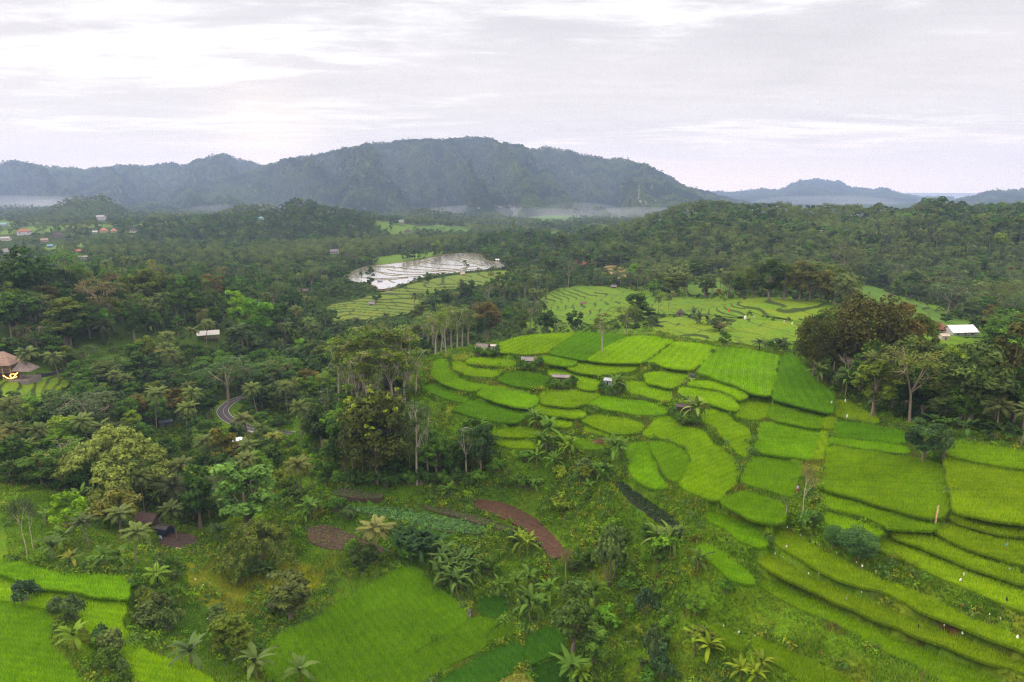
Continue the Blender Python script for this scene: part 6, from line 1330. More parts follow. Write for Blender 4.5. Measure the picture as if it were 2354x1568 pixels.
def under_woods():
    g = np.random.default_rng(41); r = 235.0; rows = []
    while r < 1150:
        s_ = 4.2 + max(0, r - 450) * .004; n = int(1.30 * r / s_); a = np.linspace(-.66, .66, n) + g.uniform(-.5, .5, n) * 1.3 / n; rr = r + g.uniform(-.5, .5, n) * s_; rows.append(np.stack([np.sin(a) * rr, np.cos(a) * rr], 1)); r += s_
    p = np.concatenate(rows); x, y = p[:, 0], p[:, 1]; z = hgt(x, y); U, V, _ = project(x, y, z); d = np.hypot(x, y); ia = np.clip(np.round(np.interp(np.arctan2(x, y), GA, np.arange(len(GA)))).astype(int), 0, len(GA) - 1); il = np.clip(np.round(np.interp(np.log(d), GR, np.arange(len(GR)))).astype(int), 0, len(GR) - 1)
    off = np.zeros(len(x), bool)
    for a, b, c, e in KEEP_OFF[7:]: off |= (np.abs(U - a) < c) & (V > b - e * .3) & (V < b + e + 6)
    m = (maskat(x, y) == 0) & (OPEN[il, ia] < .5) & (U > -60) & (U < 2420) & ~((d < 290) & (U > 950) & (U < 1850)) & ((z - CAMZ) / d >= HOR[np.maximum(il - 2, 0), ia] - .012) & ~off & (g.random(len(x)) < .85)
    x, y, z = x[m], y[m], z[m]; h = g.uniform(1.2, 3.6, len(x)) * (1 + .5 * (d[m] > 500)); w = h * g.uniform(1.1, 1.7, len(x)); print('under woods', len(x)); scatter('woodland_undergrowth', np.stack([x, y, z - .35 * h], 1), np.stack([w, w, h], 1), LC, 7, 'low bushes and saplings covering the floor of the woods')
under_woods()
def mountain_woods():
    g = np.random.default_rng(9); P_, S_ = [], []
    for (o, X, Y, Z, T, base), sp in zip(MOUNTS, (11.5, 15, 24, 18)):
        a = T[:-1, :-1] < 1.12; ex = np.hypot(X[:-1, 1:] - X[:-1, :-1], Y[:-1, 1:] - Y[:-1, :-1]); ey = np.sqrt((X[1:, :-1] - X[:-1, :-1]) ** 2 + (Y[1:, :-1] - Y[:-1, :-1]) ** 2 + (Z[1:, :-1] - Z[:-1, :-1]) ** 2); n = g.poisson(np.where(a, ex * ey / sp ** 2, 0))
        ii, jj = np.nonzero(n); k = n[ii, jj]; ii = np.repeat(ii, k); jj = np.repeat(jj, k); u = g.random(len(ii)); v = g.random(len(ii))
        B = lambda A: (A[ii, jj] * (1 - u) + A[ii, jj + 1] * u) * (1 - v) + (A[ii + 1, jj] * (1 - u) + A[ii + 1, jj + 1] * u) * v
        x, y, z = B(X), B(Y), B(Z); U, _, _ = project(x, y, z); m = (U > -120) & (U < 2470) & (z > base + 1); h = g.uniform(8, 15, len(x)) * (sp / 11.5) ** .7 * (1 + .5 * (g.random(len(x)) < .06)); w = h * g.uniform(.85, 1.25, len(x))
        P_.append(np.stack([x, y, z - 1], 1)[m]); S_.append(np.stack([w, w, h], 1)[m])
    P_ = np.concatenate(P_); print('mountain trees', len(P_)); scatter('mountain_forest', P_, np.concatenate(S_), MC, 7, 'dense forest covering the mountain slopes')
mountain_woods()

# ---- grass and weeds on the banks
M_GRASS = None
t = NT('grass_blades'); c = t.attr('cov').outputs['Color']; tone = t.attr('tone').outputs['Fac']; col = t.mix(tone, t.mix(1, c, (.55, .6, .6), 'MULTIPLY'), t.mix(1, c, (1.7, 1.6, 1.3), 'MULTIPLY')); M_GRASS = t.surf(col, .75, .04, trans=.3)
COV = cov
def covat(x, y): return np.stack([grid_interp(COV[..., k], GA, GR, np.arctan2(x, y), np.log(np.hypot(x, y))) for k in range(3)], 1)
def near_points(k, r0, r1, smin, seed):
    g = np.random.default_rng(seed); r = r0; rows = []
    while r < r1:
        s = max(smin, r * k); n = int(1.36 * r / s); a = np.linspace(-.68, .68, n) + g.uniform(-.5, .5, n) * 1.36 / n; rr = r + g.uniform(-.5, .5, n) * s; rows.append(np.stack([np.sin(a) * rr, np.cos(a) * rr, np.full(n, s)], 1)); r += s
    p = np.concatenate(rows); z = hgt(p[:, 0], p[:, 1]); U, V, _ = project(p[:, 0], p[:, 1], z); m = (U > -90) & (U < 2440) & (V < 1660) & (maskat(p[:, 0], p[:, 1]) == 0); return p[m, 0], p[m, 1], z[m], p[m, 2], g
def grass():
    x, y, z, s, g = near_points(.0031, 62, 262, .34, 3); fo = np.logical_or.reduce([inside(FPOLY[k], x, y) for k in FPOLY]); m = ~fo | (g.random(len(x)) < .35); x, y, z, s = x[m], y[m], z[m], s[m]
    hn = fbm(x / 5, y / 5, 55, 3); h = (.25 + .75 * np.clip((hn - .35) * 2, 0, 1)) * (.75 + s * .6); V, F = blades(x, y, z - .03, h, s * .30 + .03, .22 + h * .35, g, 4)
    cv = np.repeat(covat(x, y) * (.75 + .6 * fbm(x / 2.2, y / 2.2, 66, 2))[:, None], 12, 0); cv = cv * np.repeat(np.where((np.hypot(x, y) < 175) & ~fo[m], 1.45, 1.0), 12)[:, None]; dry = np.repeat(g.random(len(x)) < .05, 12)[:, None]; cv = np.where(dry, np.array([.17, .15, .06]), cv); to = np.repeat(np.clip(g.normal(.4, .22, len(V) // 3), 0, 1), 3); to[2::3] = np.clip(to[2::3] * 1.3 + .1, 0, 1)
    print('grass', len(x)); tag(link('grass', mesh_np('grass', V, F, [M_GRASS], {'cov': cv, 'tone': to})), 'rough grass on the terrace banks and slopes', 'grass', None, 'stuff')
grass()
def undergrowth():
    x, y, z, s, g = near_points(.0055, 66, 300, .68, 13); n1 = fbm(x / 8, y / 8, 131, 3); fo = np.logical_or.reduce([inside(FPOLY[k], x, y) for k in FPOLY]); U, V, _ = project(x, y, z)
    cliff = ((U > 1000) & (U < 1560) & (V > 1000)) | ((U < 760) & (V > 1000) & (V < 1320)); pr = np.clip((n1 - .47) * 4, 0, .6) + .5 * cliff * (n1 > .38) + .6 * fo; m = g.random(len(x)) < pr; x, y, z, s = x[m], y[m], z[m], s[m]
    r = g.uniform(.35, .95, len(x)) * (.8 + s * .25) * (.7 + .8 * n1[m]); nl = 42; V_, F = leafy(x, y, z + r * .25, r, nl, .22, g, .9); cb = np.array([[.070,.150,.012],[.100,.210,.012],[.135,.250,.014],[.090,.155,.030],[.150,.190,.018],[.070,.145,.036]])[g.integers(0, 6, len(x))]
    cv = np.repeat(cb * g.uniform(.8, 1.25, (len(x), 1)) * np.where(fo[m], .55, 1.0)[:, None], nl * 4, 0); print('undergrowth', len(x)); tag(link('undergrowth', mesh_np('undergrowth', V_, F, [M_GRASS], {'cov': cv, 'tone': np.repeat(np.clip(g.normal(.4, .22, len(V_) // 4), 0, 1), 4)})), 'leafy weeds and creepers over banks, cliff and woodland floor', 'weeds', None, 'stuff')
undergrowth()

def bank_grass():
    g = np.random.default_rng(31); X, Y, S = [], [], []
    for f in FLD:
        p = f['poly']; d = np.hypot(*p.mean(0)); q = resample(p, max(.22, d * .0017)); t_ = np.roll(q, -1, 0) - np.roll(q, 1, 0); n_ = np.stack([t_[:, 1], -t_[:, 0]], 1); n_ /= np.linalg.norm(n_, axis=1)[:, None] + 1e-9
        if np.sum(p[:, 0] * np.roll(p[:, 1], -1) - np.roll(p[:, 0], -1) * p[:, 1]) < 0: n_ = -n_
        for k in range(3): e = q + n_ * g.uniform(.15, 1.7, len(q))[:, None]; X.append(e[:, 0]); Y.append(e[:, 1]); S.append(np.full(len(q), max(.8, d / 130)))
    x, y, s = map(np.concatenate, (X, Y, S)); m = maskat(x, y) == 0; x, y, s = x[m], y[m], s[m]; z = hgt(x, y); hn = fbm(x / 4, y / 4, 91, 3); V, F = blades(x, y, z - .1, (.28 + .62 * hn) * s ** .4, .11 * s, .20 + .2 * hn, g, 4)
    base = np.where((fbm(x / 6, y / 6, 92, 3) > .60)[:, None], [[.115, .120, .022]], [[.050, .112, .010]]) * g.uniform(.75, 1.3, (len(x), 1)); cv = np.repeat(base, 12, 0); to = np.repeat(np.clip(g.normal(.38, .22, len(V) // 3), 0, 1), 3); print('bank grass', len(x))
    tag(link('bank_grass', mesh_np('bank_grass', V, F, [M_GRASS], {'cov': cv, 'tone': to})), 'long dark grass along the paddy bunds', 'grass', None, 'stuff')
bank_grass()
# ------------------------------------------------------------------ houses and huts
class MB:
    def __init__(s): s.v, s.f = [], []
    def add(s, v, f): n = len(s.v); s.v += [tuple(map(float, q)) for q in v]; s.f += [tuple(i + n for i in q) for q in f]; return s
    def box(s, x0, x1, y0, y1, z0, z1): return s.add([(x, y, z) for z in (z0, z1) for y in (y0, y1) for x in (x0, x1)], [(0, 2, 3, 1), (4, 5, 7, 6), (0, 1, 5, 4), (2, 6, 7, 3), (0, 4, 6, 2), (1, 3, 7, 5)])
    def rod(s, a, b, r, n=6, r2=None):
        a = Vector(a); b = Vector(b); d = (b - a).normalized(); u = d.orthogonal().normalized(); w = d.cross(u); r2 = r if r2 is None else r2
        v = [a + (u * math.cos(i / n * 6.2832) + w * math.sin(i / n * 6.2832)) * r for i in range(n)] + [b + (u * math.cos(i / n * 6.2832) + w * math.sin(i / n * 6.2832)) * r2 for i in range(n)]
        return s.add(v, [(i, (i + 1) % n, n + (i + 1) % n, n + i) for i in range(n)] + [tuple(range(n))[::-1], tuple(range(n, 2 * n))])
    def build(s, name, mat, parent=None, loc=None, rotz=0):
        me = bpy.data.meshes.new(name); me.from_pydata(s.v, [], s.f); me.materials.append(mat); me.update(); return link(name, me, parent, loc, rotz)
_mc = {}
def mat(name, col, rough=.7, var=.22, sc_=2.5, metal=0):
    k = (name, col)
    if k not in _mc: _mc[k] = plain(name, col, rough, var, sc_, .25, metal)
    return _mc[k]
def roofmat(col):
    k = ('roof', col)
    if k not in _mc:
        t = NT('roof_sheet'); tc = t.n('ShaderNodeTexCoord'); w = t.n('ShaderNodeTexWave'); w.inputs['Scale'].default_value = 1.6; t.L.new(tc.outputs['Object'], w.inputs['Vector']); nz = t.noise(1.2, 5, .65)
        c = t.mix(t.ss(nz, .3, .7), tuple(v * .72 for v in col), tuple(min(.9, v * 1.2) for v in col)); c = t.mix(t.math('MULTIPLY', w.outputs[0], .22), c, t.mix(1, c, (.45, .43, .42), 'MULTIPLY')); _mc[k] = t.surf(c, .6, .25, bump=w.outputs[0], bstr=.5, bdist=.05)
    return _mc[k]
M_DARK = mat('dark_opening', (.02, .018, .016)); M_POST = mat('timber', (.16, .12, .09)); M_GLASS = mat('window_glass', (.05, .06, .07), .2)
def house(name, label, loc, w, d, h, rh, rot, wc, rc_, shape, posts=False):
    o = thing(name, label, 'house' if w > 6 else 'hut', loc, R(rot)); e = min(.55, w * .09); z0 = h; b = MB(); x, y = w / 2, d / 2
    wl = MB().box(-x, x, -y, y, -.6, h)
    if shape == 'gable': wl.add([(-x, -y, h), (-x, y, h), (-x, 0, h + rh * .9), (x, -y, h), (x, y, h), (x, 0, h + rh * .9)], [(0, 2, 1), (3, 4, 5)])
    wl.build('wall', mat('plaster', wc, .85), o); X, Y = x + e, y + e; dz = rh * e / y * .9; th = .10
    if shape == 'gable':
        P_ = lambda z: [(-X, -Y, h - dz + z), (X, -Y, h - dz + z), (X, 0, h + rh + z), (-X, 0, h + rh + z), (X, Y, h - dz + z), (-X, Y, h - dz + z)]
        v = P_(.02) + P_(.02 + th); f = [(6, 7, 8, 9), (9, 8, 10, 11), (1, 0, 3, 2), (2, 3, 5, 4), (0, 1, 7, 6), (4, 5, 11, 10), (1, 2, 8, 7), (2, 4, 10, 8), (3, 0, 6, 9), (5, 3, 9, 11)]
    else:
        q = max(.15, x - y) ; P_ = lambda z: [(-X, -Y, h - dz + z), (X, -Y, h - dz + z), (X, Y, h - dz + z), (-X, Y, h - dz + z), (-q, 0, h + rh + z), (q, 0, h + rh + z)]
        v = P_(.02) + P_(.02 + th); f = [(6, 7, 11, 10), (8, 9, 10, 11), (7, 8, 11), (9, 6, 10), (0, 1, 7, 6), (1, 2, 8, 7), (2, 3, 9, 8), (3, 0, 6, 9), (3, 2, 1, 0)]
    r = MB().add(v, f).build('roof', roofmat(rc_), o)
    if shape == 'gable': MB().rod((-X, 0, h + rh + .12), (X, 0, h + rh + .12), .09).build('ridge_cap', roofmat(tuple(c * .8 for c in rc_)), r)
    else: MB().rod((-q - .1, 0, h + rh + .10), (q + .1, 0, h + rh + .10), .12).rod((-q, 0, h + rh), (-q, 0, h + rh + .6), .12, 6, .03).rod((q, 0, h + rh), (q, 0, h + rh + .6), .12, 6, .03).build('ridge_cap', roofmat(tuple(c * .8 for c in rc_)), r)
    dh = min(1.9, h * .82); dw = min(.9, w * .16); MB().box(-dw * .5, dw * .5, -y - .04, -y + .05, 0, dh).build('door', M_DARK if w < 8 else M_POST, o)
    if w > 5:
        for s_ in (-.3, .3):
            wn = MB().box(w * s_ - .55, w * s_ + .55, -y - .05, -y + .05, h * .40, h * .78).build('window', M_POST, o); MB().box(w * s_ - .45, w * s_ + .45, -y - .07, -y - .02, h * .44, h * .74).build('pane', M_GLASS, wn)
    return o
for U, V, wpx, dr, hr_, rr, rot, wc, rc_, shp, lab in HOUSES:
    p = g1(U, V); _, _, f = project(*p); w = wpx * f / FOC; nm = 'field_hut' if w < 6.5 else 'house'
    rc_ = tuple(c * (.62 if max(rc_) < .7 else .85) for c in rc_); wc = tuple(c * .72 for c in wc); house(nm, lab, p, w, w * dr, max(1.6, w * hr_), w * rr, rot - math.degrees(math.atan2(p[0], p[1])) * .6, wc, rc_, shp)
# red sheet and rail on the dark hut
p = g1(1571, 948); _, _, f = project(*p)
# long white shed on posts
p = g1(479, 781); o = thing('open_shed', 'long white sheet roof on bare posts above the brown ledge', 'shed', p, R(22)); L_, D_ = 10.0, 4.2
MB().add([(-L_/2,-D_/2,2.5),(L_/2,-D_/2,2.5),(L_/2,D_/2,3.9),(-L_/2,D_/2,3.9),(-L_/2,-D_/2,2.6),(L_/2,-D_/2,2.6),(L_/2,D_/2,4.0),(-L_/2,D_/2,4.0)], [(4,5,6,7),(3,2,1,0),(0,1,5,4),(1,2,6,5),(2,3,7,6),(3,0,4,7)]).build('roof', roofmat((.36,.36,.38)), o)
for x in (-4.6, -1.6, 1.6, 4.6):
    for y, z in ((-1.9, 2.55), (1.9, 3.8)): MB().rod((x, y, -.6), (x, y, z), .09).build('post', M_POST, o)
MB().box(-4.4, 4.4, .4, 1.7, 0, .8).build('bench', M_POST, o)
# thatched two-storey house with string lights, pool terrace
p = g1(25, 872); p[2] += .3; hrot = R(6); M_TH = roofmat((.23,.155,.125)); o = thing('thatched_house', 'two-storey house with a tall brown thatched roof and open balconies', 'house', p, hrot)
MB().box(-8, 8.5, -4.5, 4, -3, .25).build('platform', mat('stone', (.16,.15,.14)), o); MB().box(-6.5, 2, -.5, 3.6, .25, 3).build('lower_wall', mat('dark_wall', (.12,.09,.075)), o); MB().box(-6.5, 1, 0, 3.2, 3.25, 6.3).build('upper_wall', mat('plaster', (.30,.22,.12)), o)
MB().box(-7.2, 2.4, -3.2, 3.4, 3, 3.25).build('balcony_floor', M_POST, o)
rl = MB(); [rl.rod((-7, -3.1, z), (2.3, -3.1, z), .07) for z in (3.7, 4.25)]; rl.build('balcony_rail', mat('pale_timber', (.30,.24,.17)), o)
for x in (-6.8, -3.6, -.6, 2.1): MB().rod((x, -3.0, .2), (x, -3.0, 6.4), .2).build('post', mat('pale_timber', (.30,.24,.17)), o)
MB().add([(-8.2,-4.4,6.0),(3.3,-4.4,6.0),(3.3,4.4,6.0),(-8.2,4.4,6.0),(-4.0,0,10.4),(-.9,0,10.4)], [(0,1,5,4),(1,2,5),(2,3,4,5),(3,0,4),(3,2,1,0)]).build('roof', M_TH, o)
MB().box(-7.6, 2.7, -3.8, 3.8, 5.72, 6.0).build('eave_board', mat('cream_board', (.58,.50,.28)), o)
MB().add([(2.5,-3.6,3.6),(9,-3.6,3.3),(9,3.4,3.3),(2.5,3.4,3.6),(4.2,0,6.6),(6.6,0,6.3)], [(0,1,5,4),(1,2,5),(2,3,4,5),(3,0,4),(3,2,1,0)]).build('side_roof', roofmat((.20,.16,.155)), o)
for x, y in ((8.2,-2.8),(8.2,2.6),(5.2,-2.8)): MB().rod((x, y, .2), (x, y, 3.6), .15).build('post', M_POST, o)
t = NT('lit_bulbs'); M_BULB = t.surf((.8,.5,.15), .5, .2, emit=(1.0, .50, .10), estr=5.0)
wp = p + np.array([3.0, -3.6, 0]); so = thing('string_lights', 'glowing yellow string lights hung in loops under the thatched house', 'lights', wp, hrot); cb = MB(); bb = MB(); arc = [(-2.2, 1.9)]
for i in range(26):
    a = i / 25; x = -2.6 + 5.0 * a; z = 2.2 - 1.2 * math.sin(math.pi * min(1, a * 1.15)) + (.9 * max(0, a - .7) / .3); q = .09; bb.box(x - q, x + q, -.1, .1, z - q, z + q); cb.rod((x - .1, 0, z + .12), (x + .12, 0, z + .12), .015, 4)
for i in range(14): a = i / 13 * 5.4 + .6; x = .8 + 1.15 * math.cos(a); z = 2.0 + .75 * math.sin(a); q = .085; bb.box(x - q, x + q, -.1, .1, z - q, z + q)
bb.build('bulbs', M_BULB, so); cb.build('cable', M_DARK, so)
def wallrun(name, label, cat, pts, h, th, m, up=0.0):
    g = ground([q[0] for q in pts], [q[1] for q in pts]); g = resample(chaikin(g, 2, False), 1.2, False); tn = np.gradient(g[:, :2], axis=0); tn /= np.linalg.norm(tn, axis=1)[:, None]; nn = np.stack([-tn[:, 1], tn[:, 0]], 1) * th / 2
    n = len(g); V = np.concatenate([np.column_stack([g[:, :2] + s_ * nn, g[:, 2] + z]) for s_, z in ((-1, -1.5), (1, -1.5), (1, h), (-1, h))]); i = np.arange(n - 1); F = np.concatenate([np.stack([a * n + i, a * n + i + 1, b * n + i + 1, b * n + i], 1) for a, b in ((0, 1), (1, 2), (2, 3), (3, 0))]); F = np.vstack([F, [[0, n, 2 * n, 3 * n], [n - 1, 4 * n - 1, 3 * n - 1, 2 * n - 1]]])
    return tag(link(name, mesh_np(name, V, F, [m])), label, cat)
M_STONE = mat('grey_stone', (.17,.165,.16), .9, .35, 1.6); M_DSTONE = mat('dark_stone', (.075,.072,.070), .9, .35, 1.6)
wallrun('pool_wall', 'dark low curved wall of the pool beside the thatched house', 'wall', [(84,866),(104,866),(122,863),(134,858)], 1.3, .5, mat('pool_wall', (.035,.04,.045)))
wallrun('terrace_wall', 'dark stone terrace wall under the lawn of the thatched house', 'wall', [(10,886),(60,883),(100,880),(128,874)], .5, .6, M_DSTONE)
wallrun('retaining_wall', 'grey stone retaining wall under the road', 'wall', [(548,988),(580,1000),(610,1008),(640,1010)], 1.0, .7, M_STONE)
wallrun('stone_channel', 'dark curved stone channel wall along the flooded paddies', 'wall', [(1010,632),(975,638),(935,647),(908,655),(890,664),(889,673),(902,676)], 1.0, 3.0, mat('channel_stone', (.13,.125,.125), .9, .3, .8))
wallrun('stone_path', 'narrow pale stone path on the pale terraces', 'path', [(786,698),(820,694),(850,686),(862,681)], .6, 1.2, M_STONE)
def chair(U, V, rz, lab):
    o = thing('lounge_chair', lab, 'chair', g1(U, V), rz); m = mat('red_wood', (.22,.08,.05)); MB().box(-.35, .35, -.4, .4, .32, .42).build('seat', m, o); MB().add([(-.35,.4,.4),(.35,.4,.4),(.35,.75,1.15),(-.35,.75,1.15),(-.35,.48,.4),(.35,.48,.4),(.35,.83,1.15),(-.35,.83,1.15)], [(3,2,1,0),(4,5,6,7),(0,1,5,4),(2,3,7,6),(1,2,6,5),(3,0,4,7)]).build('backrest', m, o)
    for x in (-.3, .3):
        for y in (-.35, .35): MB().box(x - .04, x + .04, y - .04, y + .04, -.2, .32).build('leg', m, o)
chair(112, 876, R(30), 'left of the two red brown lawn chairs below the pool wall'); chair(124, 874, R(-40), 'right of the two red brown lawn chairs below the pool wall')
# tarpaulins, litter, road furniture
def sheet(name, label, cat, loc, rz, fn, n, m, th=.03):
    u, v = np.meshgrid(np.linspace(-1, 1, n), np.linspace(-1, 1, n)); X, Y, Z = fn(u, v); i = np.arange(n * n).reshape(n, n); F = np.stack([i[:-1, :-1], i[:-1, 1:], i[1:, 1:], i[1:, :-1]], -1).reshape(-1, 4); o = tag(link(name, mesh_np(name, np.stack([X, Y, Z], -1).reshape(-1, 3), F, [m]), None, loc, rz), label, cat)
    s_ = o.modifiers.new('thickness', 'SOLIDIFY'); s_.thickness = th; return o
p = g1(383, 1232); sheet('tarpaulin', 'dark blue tarpaulin hanging from the lean-to roof by the dirt yard', 'tarpaulin', p, R(48), lambda u, v: (u * 2.2, v * .5 + .12 * np.sin(u * 7), 1.0 - v * 1.0 + .15 * np.sin(u * 5)), 14, mat('blue_tarp', (.035,.062,.105)))
p = g1(368, 1240); sheet('tarpaulin', 'small pale blue bundle at the end of the dark blue tarpaulin', 'tarpaulin', p, R(20), lambda u, v: (u * .45, v * .35, 1.1 * (1 - .6 * u * u - .5 * v * v) + .08 * np.sin(9 * u)), 9, mat('pale_blue', (.30,.40,.52)))
p = g1(406, 1262); o = thing('husk_pile', 'scatter of white and orange coconut husks on the dirt yard', 'husks', p); b = MB(); g = np.random.default_rng(4)
for i in range(14): x, y = g.normal(0, .7, 2); s_ = g.uniform(.07, .16); b.box(x - s_, x + s_, y - s_ * .7, y + s_ * .7, .0, s_ * .9)
b.build('white_husks', mat('husk_white', (.55,.50,.42)), o); b = MB(); [b.box(x - .2, x + .2, y - .07, y + .07, 0, .12) for x, y in g.normal(0, .4, (5, 2))]; b.build('orange_husks', mat('husk_orange', (.40,.18,.05)), o)
p = g1(1592, 872); o = sheet('tarpaulin', 'black tarpaulin hood draped over a heap at the paddy corner', 'tarpaulin', p, R(-25), lambda u, v: (u * 1.1 + .1 * v, v * .7, np.maximum(.05, (1.65 - .75 * (u + .4) ** 2 * 1.1 - .55 * v * v) + .06 * np.sin(6 * u + 3 * v))), 16, mat('black_plastic', (.018,.019,.024), .45))
MB().box(-.9, .5, -.72, -.3, .1, .42).build('white_base', mat('white_plastic', (.60,.60,.60)), o)
p = g1(551, 1022); k = sheet('tarpaulin', 'white plastic sheets thrown over the roadside kiosk roof', 'tarpaulin', p + np.array([0, -1.5, 2.4]), R(10), lambda u, v: (u * 1.5, v * .8, .1 * np.sin(4 * u) + v * .35), 8, mat('white_sheet', (.58,.66,.75)))
p = g1(487, 952); o = thing('notice_board', 'small white notice board beside the road bend', 'sign', p, R(-20)); MB().rod((0, 0, -.3), (0, 0, 1.3), .05).build('post', M_POST, o); MB().box(-.5, .5, -.04, .04, 1.3, 2.3).build('board', mat('white_board', (.60,.60,.62)), o)
p = g1(640, 996); wb = thing('guard_post', 'low white guard stone at the end of the road', 'guard stone', p); MB().box(-.5, .5, -.25, .25, -.3, .8).build('block', mat('white_board', (.60,.60,.62)), wb); MB().box(-.6, .6, -.3, .3, .8, .95).build('cap', M_STONE, wb)
def pole(U, V, Vt, lab, arms=True):
    p = g1(U, V); h = top_h(p, Vt); o = thing('utility_pole', lab, 'pole', p); MB().rod((0, 0, -.5), (0, 0, h), .13, 6, .09).build('pole', mat('pole_wood', (.09,.08,.07)), o)
    if arms: MB().box(-.9, .9, -.05, .05, h - .7, h - .58).build('crossarm', mat('pole_wood', (.09,.08,.07)), o); MB().rod((-.8, 0, h - .58), (-.8, 0, h - .3), .05).rod((.8, 0, h - .58), (.8, 0, h - .3), .05).build('insulators', mat('pole_wood', (.09,.08,.07)), o)
pole(1285, 680, 655, 'dark utility pole on the terraced slope'); pole(918, 674, 652, 'dark utility pole on the pale terraces'); pole(2077, 720, 691, 'utility pole behind the great brown olive tree'); pole(493, 962, 936, 'utility pole at the outer side of the road bend'); pole(1456, 690, 672, 'utility pole on the low terraces')
# things standing in the fields
M_STICK = mat('bamboo_stick', (.25,.20,.10)); BAGC = {'white': (.66,.66,.66), 'cream': (.56,.48,.40), 'grey': (.36,.38,.42), 'red': (.42,.05,.03), 'yellow': (.55,.45,.05), 'black': (.016,.016,.018), 'blue': (.07,.28,.55), 'orange': (.55,.20,.07)}
def bag_mesh(seed, s):
    g = np.random.default_rng(seed); n, k = 8, 6; v = []
    for j in range(k):
        t_ = j / (k - 1); r = (.05 + .17 * math.sin(math.pi * min(1, t_ * .8 + .1)) ** .8 + (.10 * t_ if seed % 2 else 0)) * s
        for i in range(n): a = i / n * 6.2832; q = r * g.uniform(.55, 1.2); v.append((math.cos(a) * q + .10 * t_ * s, math.sin(a) * q * .7, -t_ * .75 * s))
    i = np.arange(n); F = np.concatenate([np.stack([j * n + i, j * n + (i + 1) % n, (j + 1) * n + (i + 1) % n, (j + 1) * n + i], 1) for j in range(k - 1)]); return np.array(v), F
BAGM = [bag_mesh(i, 1.0) for i in range(4)]
def scarer(U, V, col, size, lab, i):
    p = g1(U, V + 2); fz = 0; p = p + np.array([0, 0, 0]); o = thing('bird_scarer', lab, 'bird scarer', p, rng.uniform(0, 6), 'bird scarers in the paddies'); H = 1.15 + .5 * size; lean = rng.normal(0, .12, 2)
    MB().rod((0, 0, -.3), (lean[0], lean[1], H), .018, 5).build('stick', M_STICK, o); v, F = BAGM[i % 4]; b = link('rag', mesh_np('rag', v * size + np.array([lean[0], lean[1], H - .03]), F, [mat('plastic_' + col, BAGC[col], .5)]), o)
B3P = lambda x, y: (785 + (x + 2352) / 3, 689 + (y + 1068) / 3)
BAGS = [(712,540,'white',.9,'on the long ripe terrace nearest the dead tree'),(750,556,'red',.6,'beside the first white rag below the dead tree'),(810,592,'white',.6,'right of the small red rag'),(708,672,'cream',1.0,'at the upper left end of the ripe terraces'),(630,720,'white',.7,'on the tip of the second ripe terrace'),(692,742,'white',.4,'small, below the tip of the second terrace'),
 (738,770,'white',.4,'small, beside the dark hollow in the bank'),(868,858,'white',.7,'in the upper middle of the second ripe terrace'),(930,852,'white',.7,'right of the one in the upper middle of the second terrace'),(945,1005,'white',.8,'twisted, on the third ripe terrace'),(1052,717,'cream',.6,'at the lower edge of the long ripe terrace below the round bushes'),(1190,780,'white',.6,'left of the row of three below the round bushes'),
 (1213,790,'white',.4,'middle of the row of three below the round bushes'),(1240,812,'white',.9,'right of the row of three below the round bushes'),(1320,848,'cream',1.0,'tall, on the bank end right of the row of three'),(1232,990,'cream',.7,'alone on the second ripe terrace'),(1065,1035,'grey',.9,'left of two caught on a bush'),(1110,1038,'grey',.9,'right of two caught on a bush'),
 (1918,868,'cream',1.5,'tallest rag, on the wide ripe terrace'),(1908,905,'white',1.0,'at the foot of the tallest rag'),(2240,832,'grey',1.0,'near the right edge under the blue bag'),(2232,662,'blue',1.0,'bright blue, on the terrace at the right'),(1810,1222,'white',.8,'on the lower right ripe terrace'),(1925,1274,'white',.9,'round, on the lower right bank'),(2108,1150,'white',.6,'near the red rags at the right'),
 (2183,1174,'cream',.6,'right of the white one near the red rags'),(275,1222,'white',.8,'left of two on the small plot by the bananas'),(375,1262,'white',1.0,'right of two on the small plot by the bananas'),(500,1292,'cream',.7,'at the tip of the lowest terrace'),(1212,1128,'cream',.7,'pinkish, on the third ripe terrace'),(752,928,'white',.5,'small, under the dark hollow of the bank'),
 (1912,1080,'red',.7,'left of the two red rags at the right'),(2017,1120,'red',.8,'right of the two red rags at the right'),(955,1414,'red',.7,'bright, near the bottom edge'),(898,642,'yellow',.6,'left of two yellow ones on the long ripe terrace'),(942,657,'yellow',.5,'right of two yellow ones on the long ripe terrace'),(1612,1222,'black',1.1,'black, on the bank of the second terrace'),
 (1655,1152,'black',.7,'black, small, above the black bag on the bank'),(1553,572,'black',.8,'black, on the terrace above the round bushes'),(2230,1050,'black',1.2,'tall black one near the right edge'),(2210,1112,'black',1.0,'black, below the tall black one'),(2290,1300,'white',1.2,'large, at the right edge')]
for i, (x, y, c, s_, w) in enumerate(BAGS):
    U, V = B3P(x, y); q = ' '.join(f'{c} plastic bird scarer {w}'.split()[:16]); scarer(U, V, c, s_ * .52, q, i)
for i, (U, V, c, s_, w) in enumerate([(1942,930,'white',1.1,'on the pale olive wedge by the grove'),(1945,966,'white',.9,'at the corner of the dark striped paddy'),(1910,934,'cream',.9,'on the path corner by the pale wedge'),(1712,734,'white',2.4,'largest, on the stepped terraces'),(1733,734,'grey',1.8,'right of the largest one on the stepped terraces'),(1801,744,'cream',1.4,'near the right end of the stepped terraces'),(1821,749,'white',1.6,'at the right end of the stepped terraces'),(1674,718,'red',2.0,'dark red, on the stepped terraces')]): scarer(U, V, c, s_, f'{c} bird scarer {w}', i)
